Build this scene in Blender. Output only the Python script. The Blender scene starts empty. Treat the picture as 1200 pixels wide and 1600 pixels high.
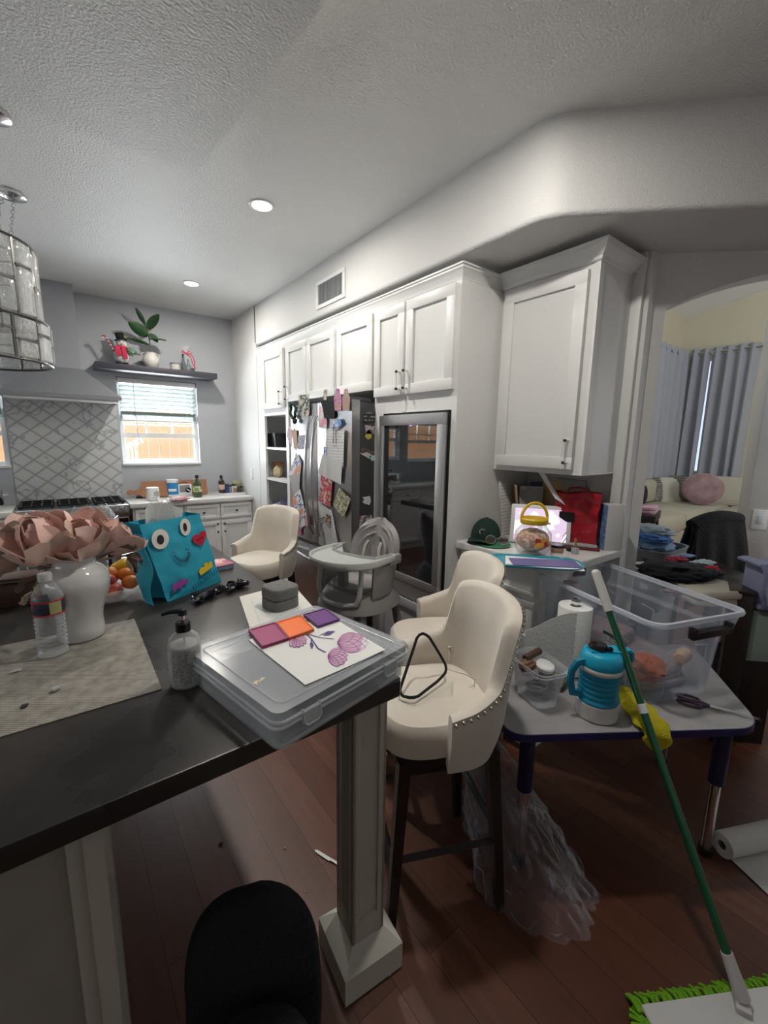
import bpy, bmesh, math, random
from mathutils import Vector, Matrix, Euler, noise
R = math.radians
PI = math.pi
sc = bpy.context.scene
COL = sc.collection

# ------------------------------------------------------------------ camera
CAM_H, F_PX = 1.5, 668.24
PITCH, ROLL, YAW = R(9.578), R(.930), R(37.376)
fw = Vector((math.sin(YAW)*math.cos(PITCH), math.cos(YAW)*math.cos(PITCH), -math.sin(PITCH)))
rt0 = Vector((math.cos(YAW), -math.sin(YAW), 0)); up0 = rt0.cross(fw)
RT = rt0*math.cos(ROLL) + up0*math.sin(ROLL)
UP = up0*math.cos(ROLL) - rt0*math.sin(ROLL)
camd = bpy.data.cameras.new('camera'); cam = bpy.data.objects.new('camera', camd); COL.objects.link(cam)
camd.sensor_fit = 'VERTICAL'; camd.sensor_height = 24; camd.sensor_width = 18
camd.lens = F_PX/1600*24; camd.clip_start = .02; camd.clip_end = 200
mw = Matrix((RT, UP, -fw)).transposed().to_4x4(); mw.translation = (0, 0, CAM_H)
cam.matrix_world = mw
sc.camera = cam
O = Vector((0, 0, CAM_H))
def ray(px, py): return (fw*F_PX + RT*(px-600) - UP*(py-800))/F_PX
# measuring aids: where the line of sight through a photo point meets a real surface
def ptz(px, py, z): d = ray(px, py); return O + d*((z-CAM_H)/d.z)
def ptx(px, py, x): d = ray(px, py); return O + d*(x/d.x)
def pty(px, py, y): d = ray(px, py); return O + d*(y/d.y)
def ptd(px, py, dep): return O + ray(px, py)*dep

# ------------------------------------------------------------------ world, sun, large lights
w = bpy.data.worlds.new('world'); sc.world = w; w.use_nodes = True
bg = w.node_tree.nodes['Background']
bg.inputs[0].default_value = (.72, .88, 1, 1); bg.inputs[1].default_value = 1.6
sc.view_settings.view_transform = 'Standard'; sc.view_settings.look = 'None'
sc.view_settings.exposure = 0.10; sc.view_settings.gamma = 1.0; sc.view_settings.use_curve_mapping = False
def light(name, kind, loc, energy, color=(1, 1, 1), rot=None, aim=None, **k):
    l = bpy.data.lights.new(name, kind); l.energy = energy; l.color = color
    for a, b in k.items(): setattr(l, a, b)
    o = bpy.data.objects.new(name, l); COL.objects.link(o); o.location = loc
    if aim is not None: o.rotation_euler = (Vector(aim)-Vector(loc)).to_track_quat('-Z', 'Y').to_euler()
    if rot: o.rotation_euler = rot
    return o
light('sun', 'SUN', (0, -4, 9), 4.0, (1, .95, .86), aim=(.8, 1.2, 0), angle=R(1))
light('daylight_far_window', 'AREA', (.855, 5.02, 1.55), 48, (.88, .96, 1), aim=(.855, 3, 2.0), shape='RECTANGLE', size=.7, size_y=.8)
light('daylight_stove_window', 'AREA', (-1.0, 5.02, 1.90), 46, (.88, .96, 1), aim=(-.85, 3, 1.9), shape='RECTANGLE', size=1.3, size_y=.26)
light('fill_left', 'AREA', (-3.15, 1.6, 1.15), 29, (.94, .97, 1), aim=(0, 1.6, 2.0), shape='RECTANGLE', size=2.4, size_y=1.9)  # added fill light; the left wall has no door opening
light('fill_rear', 'AREA', (-.9, -2.95, 1.5), 4, (1, .98, .95), aim=(0, 0, 2.1), shape='RECTANGLE', size=1.8, size_y=1.2)  # added fill light behind the camera; the back wall has no window
light('fill_living_room', 'AREA', (6.0, -1.3, 2.2), 36, (1, .96, .88), aim=(8.2, 2.6, 1.6), shape='RECTANGLE', size=2.0, size_y=1.6)  # unseen area light added to brighten the living room
light('fill_dining', 'AREA', (4.9, -1.15, 1.7), 22, (.95, .98, 1), aim=(4.3, .9, 1.35), shape='RECTANGLE', size=1.0, size_y=1.1)  # added out of view to brighten the wall end; no window there
light('fill_hall', 'AREA', (4.4, 3.0, 2.3), 7, (.95, .97, 1), aim=(4.0, .6, .9), shape='RECTANGLE', size=1.2, size_y=1.0)  # weak unseen area light added to lift the hall

# ------------------------------------------------------------------ materials
MC = {}
def mat(name, col, rough=.5, metal=0, bump=0, bs=60, var=0, vs=8, alpha=1, trans=0, ior=1.45, emit=None, es=0, coat=0, sheen=0, var2=None):
    if name in MC: return MC[name]
    m = bpy.data.materials.new(name); m.use_nodes = True; MC[name] = m
    nt = m.node_tree; p = nt.nodes['Principled BSDF']
    c = (*col, 1)
    p.inputs['Base Color'].default_value = c
    p.inputs['Roughness'].default_value = rough; p.inputs['Metallic'].default_value = metal
    p.inputs['Alpha'].default_value = alpha; p.inputs['Transmission Weight'].default_value = trans
    p.inputs['IOR'].default_value = ior; p.inputs['Coat Weight'].default_value = coat
    p.inputs['Sheen Weight'].default_value = sheen
    if emit: p.inputs['Emission Color'].default_value = (*emit, 1); p.inputs['Emission Strength'].default_value = es
    tc = nt.nodes.new('ShaderNodeTexCoord')
    if var or var2:
        n = nt.nodes.new('ShaderNodeTexNoise'); n.inputs['Scale'].default_value = vs; n.inputs['Detail'].default_value = 4
        nt.links.new(tc.outputs['Object'], n.inputs['Vector'])
        mx = nt.nodes.new('ShaderNodeMix'); mx.data_type = 'RGBA'
        mr = nt.nodes.new('ShaderNodeMapRange'); mr.inputs[1].default_value = .35; mr.inputs[2].default_value = .65
        nt.links.new(n.outputs['Fac'], mr.inputs[0]); nt.links.new(mr.outputs[0], mx.inputs[0])
        mx.inputs[6].default_value = c
        mx.inputs[7].default_value = (*var2, 1) if var2 else (*[max(0, min(1, x*(1-var))) for x in col], 1)
        nt.links.new(mx.outputs[2], p.inputs['Base Color'])
    if bump:
        n = nt.nodes.new('ShaderNodeTexNoise'); n.inputs['Scale'].default_value = bs; n.inputs['Detail'].default_value = 3
        nt.links.new(tc.outputs['Object'], n.inputs['Vector'])
        b = nt.nodes.new('ShaderNodeBump'); b.inputs['Strength'].default_value = bump; b.inputs['Distance'].default_value = .01
        nt.links.new(n.outputs['Fac'], b.inputs['Height']); nt.links.new(b.outputs[0], p.inputs['Normal'])
    return m
def film(name, col, a0, a1, rough=.12, pw=2.0, **k):
    """clear plastic film or sheet: see-through face on, denser and glossier at a glancing angle"""
    if name in MC: return MC[name]
    m = mat(name, col, rough, alpha=a0, **k); nt = m.node_tree; p = nt.nodes['Principled BSDF']
    lw = nt.nodes.new('ShaderNodeLayerWeight'); lw.inputs[0].default_value = .5
    pn = nt.nodes.new('ShaderNodeMath'); pn.operation = 'POWER'; nt.links.new(lw.outputs['Facing'], pn.inputs[0]); pn.inputs[1].default_value = pw
    mr = nt.nodes.new('ShaderNodeMapRange'); mr.inputs[3].default_value = a0; mr.inputs[4].default_value = a1
    nt.links.new(pn.outputs[0], mr.inputs[0]); nt.links.new(mr.outputs[0], p.inputs['Alpha'])
    for l in [l for l in nt.links if l.to_socket == p.inputs['Normal']]: nt.links.new(l.from_socket, lw.inputs['Normal'])
    return m
def nodes(m): return m.node_tree, m.node_tree.nodes['Principled BSDF']
def math_n(nt, op, a, b=None, c=None):
    n = nt.nodes.new('ShaderNodeMath'); n.operation = op
    for i, v in enumerate((a, b, c)):
        if v is None: continue
        if isinstance(v, (int, float)): n.inputs[i].default_value = v
        else: nt.links.new(v, n.inputs[i])
    return n.outputs[0]
def mixc(nt, fac, a, b):
    n = nt.nodes.new('ShaderNodeMix'); n.data_type = 'RGBA'
    for i, v in ((0, fac), (6, a), (7, b)):
        if isinstance(v, (tuple, list)): n.inputs[i].default_value = (*v, 1)
        elif isinstance(v, (int, float)): n.inputs[i].default_value = v
        else: nt.links.new(v, n.inputs[i])
    return n.outputs[2]
def xyz(nt):
    tc = nt.nodes.new('ShaderNodeTexCoord'); s = nt.nodes.new('ShaderNodeSeparateXYZ'); nt.links.new(tc.outputs['Object'], s.inputs[0])
    return tc, s.outputs[0], s.outputs[1], s.outputs[2]

M_wall = mat('wall_paint', (.70, .695, .685), .5, bump=.32, bs=150)
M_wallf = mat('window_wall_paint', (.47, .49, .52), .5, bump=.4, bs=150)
M_ceil = mat('ceiling_paint', (.80, .80, .785), .36, bump=.5, bs=110)
M_cream = mat('living_room_paint', (.64, .57, .43), .6, bump=.2, bs=120)
M_trim = mat('white_trim', (.74, .74, .73), .4)
M_cab = mat('cabinet_paint', (.76, .76, .75), .38, bump=.05, bs=40)
M_cabdark = mat('cabinet_inside', (.52, .50, .50), .6)
M_isl = mat('island_panel_paint', (.35, .33, .295), .5, var=.12, vs=5)
M_post = mat('post_paint', (.52, .49, .43), .45, var=.08, vs=6)
M_black = mat('black_plastic', (.012, .012, .013), .4)
M_blackg = mat('black_gloss', (.01, .01, .012), .12)
M_blackc = mat('black_fabric', (.012, .012, .016), .9, bump=.5, bs=80)
M_chrome = mat('chrome', (.75, .75, .76), .15, 1)
M_steel = mat('brushed_steel', (.52, .52, .53), .28, 1, bump=.05, bs=30)
M_dsteel = mat('dark_steel', (.085, .085, .09), .4, .6)
M_white = mat('white_plastic', (.8, .8, .8), .35)
M_paper = mat('paper', (.82, .82, .80), .8, bump=.1, bs=20)
M_glass = mat('clear_glass', (.95, .98, .98), .04, alpha=.22)
M_clear = mat('clear_plastic', (.78, .82, .88), .15, alpha=.30)
M_rim = mat('clear_rim_plastic', (.82, .85, .9), .25, alpha=.6)
M_clear2 = film('clear_bin_plastic', (.55, .62, .74), .13, .5, .18)
M_cream_f = mat('cream_velvet', (.71, .645, .56), .75, var=.10, vs=5, bump=.15, bs=12, sheen=.4)
M_leg = mat('espresso_wood', (.018, .012, .01), .35)
M_nail = mat('nailhead_nickel', (.62, .60, .57), .25, 1)
M_grayp = mat('grey_plastic', (.27, .27, .268), .45)
M_grayl = mat('light_grey_plastic', (.48, .50, .49), .35)
M_grayf = mat('grey_vinyl', (.34, .32, .32), .6)
M_blue = mat('cyan_paper', (.03, .42, .60), .6, bump=.5, bs=14, var=.1, vs=10)

def wood_floor():
    m = mat('wood_floor', (.2, .07, .04), .38); nt, p = nodes(m)
    tc, x, y, z = xyz(nt)
    cmb = nt.nodes.new('ShaderNodeCombineXYZ'); nt.links.new(y, cmb.inputs[0]); nt.links.new(x, cmb.inputs[1])
    br = nt.nodes.new('ShaderNodeTexBrick'); nt.links.new(cmb.outputs[0], br.inputs['Vector'])
    br.inputs['Scale'].default_value = 1; br.inputs['Brick Width'].default_value = 1.15; br.inputs['Row Height'].default_value = .125
    br.inputs['Mortar Size'].default_value = .0014; br.inputs['Mortar Smooth'].default_value = .2; br.offset = .37
    br.inputs['Color1'].default_value = (0, 0, 0, 1); br.inputs['Color2'].default_value = (1, 1, 1, 1); br.inputs['Mortar'].default_value = (.5, .5, .5, 1)
    mp = nt.nodes.new('ShaderNodeMapping'); mp.inputs['Scale'].default_value = (14, 1.4, 1); nt.links.new(tc.outputs['Object'], mp.inputs[0])
    n = nt.nodes.new('ShaderNodeTexNoise'); n.inputs['Scale'].default_value = 2; n.inputs['Detail'].default_value = 6; nt.links.new(mp.outputs[0], n.inputs['Vector'])
    c1 = mixc(nt, br.outputs['Color'], (.115, .040, .022), (.21, .085, .050))
    c2 = mixc(nt, n.outputs['Fac'], (.07, .024, .014), c1)
    c3 = mixc(nt, br.outputs['Fac'], c2, (.03, .012, .008))
    nt.links.new(c3, p.inputs['Base Color'])
    return m
M_floor = wood_floor()
def tile_mat():
    m = mat('marble_lantern_tile', (.6, .6, .6), .25); nt, p = nodes(m)
    tc, x, y, z = xyz(nt)
    u = math_n(nt, 'MULTIPLY', x, 1/.158); v = math_n(nt, 'MULTIPLY', z, 1/.128)
    def edge(e):
        f = math_n(nt, 'FRACT', e); return math_n(nt, 'ABSOLUTE', math_n(nt, 'SUBTRACT', f, .5))
    a = edge(math_n(nt, 'ADD', u, v)); b = edge(math_n(nt, 'SUBTRACT', u, v))
    mx = math_n(nt, 'MAXIMUM', a, b)          # .5 on a joint
    joint = math_n(nt, 'GREATER_THAN', mx, .468)
    border = math_n(nt, 'SMOOTH_MIN', math_n(nt, 'MULTIPLY', math_n(nt, 'MAXIMUM', math_n(nt, 'SUBTRACT', mx, .33), 0.0), 6), 1, .1)
    n = nt.nodes.new('ShaderNodeTexNoise'); n.inputs['Scale'].default_value = 7; n.inputs['Detail'].default_value = 6; nt.links.new(tc.outputs['Object'], n.inputs['Vector'])
    vein = math_n(nt, 'LESS_THAN', math_n(nt, 'ABSOLUTE', math_n(nt, 'SUBTRACT', n.outputs['Fac'], .40)), .022)
    c = mixc(nt, border, (.60, .61, .60), (.47, .48, .49))
    c = mixc(nt, math_n(nt, 'MULTIPLY', vein, .6), c, (.28, .29, .32))
    c = mixc(nt, joint, c, (.31, .32, .35))
    nt.links.new(c, p.inputs['Base Color'])
    bp = nt.nodes.new('ShaderNodeBump'); bp.inputs['Strength'].default_value = .4; bp.inputs['Distance'].default_value = .004; bp.invert = True
    nt.links.new(mx, bp.inputs['Height']); nt.links.new(bp.outputs[0], p.inputs['Normal'])
    return m
def counter_black():
    m = mat('black_granite', (.02, .02, .022), .22); nt, p = nodes(m)
    tc, x, y, z = xyz(nt)
    n = nt.nodes.new('ShaderNodeTexNoise'); n.inputs['Scale'].default_value = 3.2; n.inputs['Detail'].default_value = 7; nt.links.new(tc.outputs['Object'], n.inputs['Vector'])
    f = nt.nodes.new('ShaderNodeMapRange'); f.inputs[1].default_value = .35; f.inputs[2].default_value = .75; nt.links.new(n.outputs['Fac'], f.inputs[0])
    nt.links.new(mixc(nt, f.outputs[0], (.016, .016, .017), (.062, .053, .046)), p.inputs['Base Color'])  # paler blotches: smudges, with the hazy reflection mixed into the colour
    nt.links.new(math_n(nt, 'ADD', math_n(nt, 'MULTIPLY', n.outputs['Fac'], .42), .10), p.inputs['Roughness'])
    return m
M_granite = counter_black()
def stripes(name, base, line, per=.008, duty=.5, axis=2, brk=90, rough=.6, alpha=1):
    """rows of small print"""
    if name in MC: return MC[name]
    m = mat(name, base, rough, alpha=alpha); nt, p = nodes(m)
    tc, *c = xyz(nt)
    f = math_n(nt, 'FRACT', math_n(nt, 'MULTIPLY', c[axis], 1/per))
    l = math_n(nt, 'LESS_THAN', f, duty)
    n = nt.nodes.new('ShaderNodeTexNoise'); n.inputs['Scale'].default_value = brk; nt.links.new(tc.outputs['Object'], n.inputs['Vector'])
    g = math_n(nt, 'GREATER_THAN', n.outputs['Fac'], .46)
    nt.links.new(mixc(nt, math_n(nt, 'MULTIPLY', l, g), base, line), p.inputs['Base Color'])
    return m
def patches(name, cols, scale=18, rough=.6):
    """a printed picture: irregular colour patches"""
    if name in MC: return MC[name]
    m = mat(name, cols[0], rough); nt, p = nodes(m)
    tc = nt.nodes.new('ShaderNodeTexCoord')
    n = nt.nodes.new('ShaderNodeTexNoise'); n.inputs['Scale'].default_value = scale; n.inputs['Detail'].default_value = 2; nt.links.new(tc.outputs['Object'], n.inputs['Vector'])
    r = nt.nodes.new('ShaderNodeValToRGB'); r.color_ramp.interpolation = 'CONSTANT'
    e = r.color_ramp.elements; e[0].position = 0; e[0].color = (*cols[0], 1); e[1].position = .38; e[1].color = (*cols[1 % len(cols)], 1)
    for i, c in enumerate(cols[2:]):
        q = e.new(.38+.24*(i+1)/max(1, len(cols)-1)); q.color = (*c, 1)
    nt.links.new(n.outputs['Fac'], r.inputs[0]); nt.links.new(r.outputs[0], p.inputs['Base Color'])
    return m
def wood(name, a, b, sc_=(2, 30, 30), rough=.45):
    if name in MC: return MC[name]
    m = mat(name, a, rough); nt, p = nodes(m)
    tc = nt.nodes.new('ShaderNodeTexCoord'); mp = nt.nodes.new('ShaderNodeMapping'); mp.inputs['Scale'].default_value = sc_; nt.links.new(tc.outputs['Object'], mp.inputs[0])
    n = nt.nodes.new('ShaderNodeTexNoise'); n.inputs['Scale'].default_value = 1.5; n.inputs['Detail'].default_value = 5; nt.links.new(mp.outputs[0], n.inputs['Vector'])
    nt.links.new(mixc(nt, n.outputs['Fac'], a, b), p.inputs['Base Color'])
    return m
def weave():
    m = mat('woven_vinyl', (.4, .38, .33), .6); nt, p = nodes(m)
    tc, x, y, z = xyz(nt)
    a = math_n(nt, 'SINE', math_n(nt, 'MULTIPLY', x, 900)); b = math_n(nt, 'SINE', math_n(nt, 'MULTIPLY', y, 620))
    s = math_n(nt, 'MULTIPLY', a, b)
    n = nt.nodes.new('ShaderNodeTexNoise'); n.inputs['Scale'].default_value = 40; nt.links.new(tc.outputs['Object'], n.inputs['Vector'])
    f = math_n(nt, 'ADD', math_n(nt, 'MULTIPLY', s, .45), n.outputs['Fac'])
    mr = nt.nodes.new('ShaderNodeMapRange'); mr.inputs[1].default_value = .1; mr.inputs[2].default_value = .9; nt.links.new(f, mr.inputs[0])
    nt.links.new(mixc(nt, mr.outputs[0], (.15, .138, .118), (.46, .43, .375)), p.inputs['Base Color'])
    bp = nt.nodes.new('ShaderNodeBump'); bp.inputs['Strength'].default_value = .5; bp.inputs['Distance'].default_value = .001
    nt.links.new(s, bp.inputs['Height']); nt.links.new(bp.outputs[0], p.inputs['Normal'])
    return m

# ------------------------------------------------------------------ geometry kit
def T(x=0, y=0, z=0): return Matrix.Translation((x, y, z))
def RX(a): return Matrix.Rotation(a, 4, 'X')
def RY(a): return Matrix.Rotation(a, 4, 'Y')
def RZ(a): return Matrix.Rotation(a, 4, 'Z')
class MB:
    def __init__(s): s.bm = bmesh.new(); s.X = Matrix.Identity(4)
    def _tag(s, vs, mt): bmesh.ops.transform(s.bm, matrix=s.X @ mt, verts=vs)
    def box(s, c, d, rot=None, bev=0, seg=2):
        r = bmesh.ops.create_cube(s.bm, size=1); vs = r['verts']
        bmesh.ops.scale(s.bm, vec=d, verts=vs)
        if bev:
            es = list({e for v in vs for e in v.link_edges})
            rr = bmesh.ops.bevel(s.bm, geom=es, offset=bev, segments=seg, affect='EDGES', profile=.5)
            vs = list({v for f in rr['faces'] for v in f.verts} | {v for v in vs if v.is_valid})
            st = list(vs); seen = set(vs)
            while st:
                v = st.pop()
                for e in v.link_edges:
                    o = e.other_vert(v)
                    if o not in seen: seen.add(o); st.append(o)
            vs = list(seen)
        s._tag(vs, T(*c) @ (rot or Matrix.Identity(4))); return s
    def b2(s, a, b, bev=0):
        return s.box([(a[i]+b[i])/2 for i in range(3)], [abs(b[i]-a[i]) for i in range(3)], None, bev)
    def add(s, verts, faces, mt=None):
        mt = s.X @ (mt or Matrix.Identity(4))
        vs = [s.bm.verts.new(mt @ Vector(v)) for v in verts]
        for f in faces:
            try: s.bm.faces.new([vs[i] for i in f])
            except ValueError: pass
        return s
    def prism(s, poly, z0, z1, mt=None):
        n = len(poly)
        v = [(x, y, z0) for x, y in poly] + [(x, y, z1) for x, y in poly]
        f = [tuple(range(n))[::-1], tuple(range(n, 2*n))] + [(i, (i+1) % n, n+(i+1) % n, n+i) for i in range(n)]
        return s.add(v, f, mt)
    def loft(s, rings, cap=True, closed=True, mt=None):
        n = len(rings[0]); v = [p for r in rings for p in r]; f = []
        for j in range(len(rings)-1):
            for i in range(n if closed else n-1):
                k = (i+1) % n; f.append((j*n+i, j*n+k, (j+1)*n+k, (j+1)*n+i))
        if cap and closed:
            f.append(tuple(range(n))[::-1]); f.append(tuple(range((len(rings)-1)*n, len(rings)*n)))
        return s.add(v, f, mt)
    def lathe(s, prof, c=(0, 0, 0), n=28, mt=None, sx=1, sy=1, cap=True):
        rings = [[(c[0]+max(r, 1e-4)*sx*math.cos(2*PI*i/n), c[1]+max(r, 1e-4)*sy*math.sin(2*PI*i/n), c[2]+z) for i in range(n)] for r, z in prof]
        return s.loft(rings, cap, True, mt)
    def cyl(s, a, b, r0, r1=None, n=16):
        a, b = Vector(a), Vector(b); r1 = r0 if r1 is None else r1; d = b-a
        q = d.to_track_quat('Z', 'Y').to_matrix().to_4x4()
        return s.lathe([(r0, 0), (r1, d.length)], n=n, mt=T(*a) @ q)
    def tube(s, pts, r, n=8, closed=False, flat=1):
        pts = [Vector(p) for p in pts]; m = len(pts); rings = []
        up = Vector((0, 0, 1))
        for i, p in enumerate(pts):
            a = pts[(i-1) % m] if (closed or i > 0) else p; b = pts[(i+1) % m] if (closed or i < m-1) else p
            t = (b-a).normalized() if (b-a).length > 1e-9 else Vector((0, 0, 1))
            if i == 0: u = t.cross(up if abs(t.z) < .9 else Vector((1, 0, 0))).normalized()
            else: u = (u - t*u.dot(t)).normalized()
            v = t.cross(u); rr = r[i] if isinstance(r, (list, tuple)) else r
            rings.append([tuple(p + u*(rr*math.cos(2*PI*k/n)) + v*(rr*flat*math.sin(2*PI*k/n))) for k in range(n)])
        if closed: rings.append(rings[0])
        return s.loft(rings, not closed)
    def grid(s, fn, nu, nv, thick=0, closeu=False, mt=None):
        P = [[Vector(fn(i/(nu-1) if not closeu else i/nu, j/(nv-1))) for j in range(nv)] for i in range(nu)]
        v = [tuple(P[i][j]) for i in range(nu) for j in range(nv)]; f = []
        iu = nu if closeu else nu-1
        for i in range(iu):
            for j in range(nv-1):
                k = (i+1) % nu; f.append((i*nv+j, k*nv+j, k*nv+j+1, i*nv+j+1))
        if thick:
            N = []
            for i in range(nu):
                for j in range(nv):
                    a = P[(i+1) % nu if closeu else min(i+1, nu-1)][j]-P[(i-1) % nu if closeu else max(i-1, 0)][j]
                    b = P[i][min(j+1, nv-1)]-P[i][max(j-1, 0)]
                    c = a.cross(b); N.append(c.normalized() if c.length > 1e-12 else Vector((0, 0, 1)))
            o = len(v); v += [tuple(Vector(v[q])-N[q]*thick) for q in range(o)]
            f += [tuple(o+q for q in ff[::-1]) for ff in f]
            def side(q, w): f.append((q, q+o, w+o, w))
            if not closeu:
                for j in range(nv-1): side(j+1, j); side((nu-1)*nv+j, (nu-1)*nv+j+1)
            for i in range(iu):
                k = (i+1) % nu; side(i*nv, k*nv); side(k*nv+nv-1, i*nv+nv-1)
        return s.add(v, f, mt)
    def ell(s, c, r, rot=None, n=20, m=12, fn=None):
        rings = []
        for j in range(m+1):
            a = -PI/2+PI*j/m; rr = max(math.cos(a), 1e-3)
            rings.append([(r[0]*rr*math.cos(2*PI*i/n), r[1]*rr*math.sin(2*PI*i/n), r[2]*math.sin(a)) for i in range(n)])
        if fn: rings = [[fn(Vector(p)) for p in q] for q in rings]
        return s.loft(rings, True, True, T(*c) @ (rot or Matrix.Identity(4)))
    def pillow(s, poly, z0, z1, r, mt=None, seg=4):
        """solid prism with rounded top and bottom rims, inset towards its centre"""
        cx = sum(p[0] for p in poly)/len(poly); cy = sum(p[1] for p in poly)/len(poly); rings = []
        def ring(k, z):
            out = []
            for x, y in poly:
                dx, dy = x-cx, y-cy; l = math.hypot(dx, dy); q = (l-k)/l; out.append((cx+dx*q, cy+dy*q, z))
            return out
        for i in range(seg+1):
            a = PI/2*i/seg; rings.append(ring(r*(1-math.sin(a)), z0+r*(1-math.cos(a))))
        for i in range(seg+1):
            a = PI/2*i/seg; rings.append(ring(r*(1-math.cos(a)), z1-r*(1-math.sin(a))))
        return s.loft(rings, True, True, mt)
    def build(s, name, m, parent=None, smooth=35):
        bmesh.ops.recalc_face_normals(s.bm, faces=s.bm.faces[:])
        me = bpy.data.meshes.new(name); s.bm.to_mesh(me); s.bm.free()
        if smooth: me.shade_smooth(); me.set_sharp_from_angle(angle=R(smooth))
        for q in (m if isinstance(m, list) else [m]): me.materials.append(q)
        o = bpy.data.objects.new(name, me); COL.objects.link(o)
        if parent: o.parent = parent
        return o
def rrect(w, d, r, n=5, cx=0, cy=0):
    out = []
    for qx, qy, a0 in ((1, 1, 0), (-1, 1, 90), (-1, -1, 180), (1, -1, 270)):
        for i in range(n+1):
            a = R(a0+90*i/n); out.append((cx+qx*(w/2-r)+r*math.cos(a), cy+qy*(d/2-r)+r*math.sin(a)))
    return out
def thing(name, label, cat, loc=(0, 0, 0), rz=0, group=None):
    o = bpy.data.objects.new(name, None); COL.objects.link(o); o.location = loc; o.rotation_euler = (0, 0, rz)
    o.empty_display_size = .05
    o['label'] = label; o['category'] = cat
    if group: o['group'] = group
    return o
def tag(o, label, cat, group=None, loc=None, rz=None, kind=None):
    o['label'] = label; o['category'] = cat
    if group: o['group'] = group
    if kind: o['kind'] = kind
    if loc is not None: o.location = loc
    if rz is not None: o.rotation_euler = (0, 0, rz)
    return o
def struct(name, mb, m, smooth=35):
    o = mb.build(name, m, None, smooth); o['kind'] = 'structure'; return o
def part(name, mb, m, parent, label=None, smooth=35):
    o = mb.build(name, m, parent, smooth)
    if label: o['label'] = label
    return o
def dup(root, loc=None, rz=None, label=None, group=None):
    def cp(o, par):
        c = o.copy(); COL.objects.link(c); c.parent = par
        for ch in list(o.children): cp(ch, c)
        return c
    r = cp(root, None)
    if loc is not None: r.location = loc
    if rz is not None: r.rotation_euler = (0, 0, rz)
    if label: r['label'] = label
    if group: r['group'] = group
    return r
def textmesh(name, s, size, depth, m, parent, mt):
    cu = bpy.data.curves.new(name, 'FONT'); cu.body = s; cu.size = size; cu.extrude = depth/2; cu.align_x = 'CENTER'; cu.align_y = 'CENTER'
    t = bpy.data.objects.new('tmp', cu); COL.objects.link(t)
    dg = bpy.context.evaluated_depsgraph_get(); dg.update()
    me = bpy.data.meshes.new_from_object(t.evaluated_get(dg)); bpy.data.objects.remove(t); me.transform(mt)
    me.materials.clear(); me.materials.append(m)
    o = bpy.data.objects.new(name, me); COL.objects.link(o)
    if parent: o.parent = parent
    return o
def crumple(mb, c, r, seed, amp=.25, f=3.0, n=28, m=18, rot=None, flat=None):
    rnd = Vector((seed*7.1, seed*3.3, seed*1.7)); mr = min(r)
    def fn(p):
        q = Vector((p.x/r[0], p.y/r[1], p.z/r[2]))
        d = noise.noise(q*f+rnd)*.9 + (abs(noise.noise(q*f*2.3+rnd))-.25)*.9
        p2 = p*(1+amp*d)
        if flat is not None and p2.z < flat: p2.z = flat
        return tuple(p2)
    return mb.ell(c, r, rot, n, m, fn)
def folded(mb, w, d, h, layers, seed, mt=None):
    """a loosely folded garment: wavy stacked layers rolling over at one end"""
    rnd = random.Random(seed)
    for k in range(layers):
        z = h*(k+.5)/layers; ww = w*(1-.12*rnd.random()); dd = d*(1-.15*rnd.random()); ox = (rnd.random()-.5)*w*.1; s_ = rnd.random()*9
        poly = rrect(ww, dd, min(ww, dd)*.25, 5, ox, 0); th = h/layers*.62; rings = []
        for q in range(7):
            a = -PI/2+PI*q/6; k2 = 1-.05*(1-math.cos(a)); zz = z+th*math.sin(a)
            rings.append([(x*k2, y*k2, zz+.012*noise.noise(Vector((x*14+s_, y*14, k)))) for x, y in poly])
        mb.loft(rings, True, True, mt)
    return mb
print('kit ok')

# ================================================================== THE ROOM
ZC = 2.72; ZS = 2.366; XW = 1.6; YF = 4.8; XB = 2.24; YN0, YN1 = .98, 4.14; Z45 = 3.25
# floor and ceilings
m = MB(); m.b2((-3.2, -3.0, -.08), (9.2, 5.4, 0)); struct('floor', m, M_floor)
m = MB(); m.b2((-3.3, -3.1, ZC), (3.4, 5.0, ZC+.12)); struct('ceiling', m, M_ceil)
# lowered ceiling section above the front of the island
a = ptz(308, 272, 2.60); b = ptz(500, 15, 2.60); b = a+(b-a)*3.2
m = MB(); m.prism([(a.x, a.y), (-3.15, a.y-.03), (-3.15, -2.95), (b.x, -2.95), (b.x, b.y)], 2.60, ZC+.01)
struct('ceiling_dropped_section', m, M_ceil)
def wall_xz(name, x0, x1, y0, y1, z0, z1, holes, m_):
    """a wall running along x with rectangular holes (x0,x1,z0,z1)"""
    m = MB(); xs = sorted({x0, x1, *[h[0] for h in holes], *[h[1] for h in holes]})
    for a, b in zip(xs, xs[1:]):
        hs = [h for h in holes if h[0] <= a+1e-6 and h[1] >= b-1e-6]
        z = z0
        for h in sorted(hs, key=lambda q: q[2]): m.b2((a, y0, z), (b, y1, h[2])); z = h[3]
        m.b2((a, y0, z), (b, y1, z1))
    return struct(name, m, m_, 0)
W1 = (.505, 1.21, 1.235, 2.04); W2 = (-.80, -.315, 1.235, 2.04); W4 = (-1.70, -.955, 1.20, 2.04)
wall_xz('wall_far', -3.2, 1.74, YF, YF+.14, 0, ZC, [W1, W2, W4], M_wallf)
m = MB(); m.b2((-3.3, -3.0, 0), (-3.2, 4.94, ZC)); struct('wall_left', m, M_wall)
m = MB(); m.b2((-3.3, -3.1, 0), (5.4, -3.0, ZC)); struct('wall_back', m, M_wall)
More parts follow.
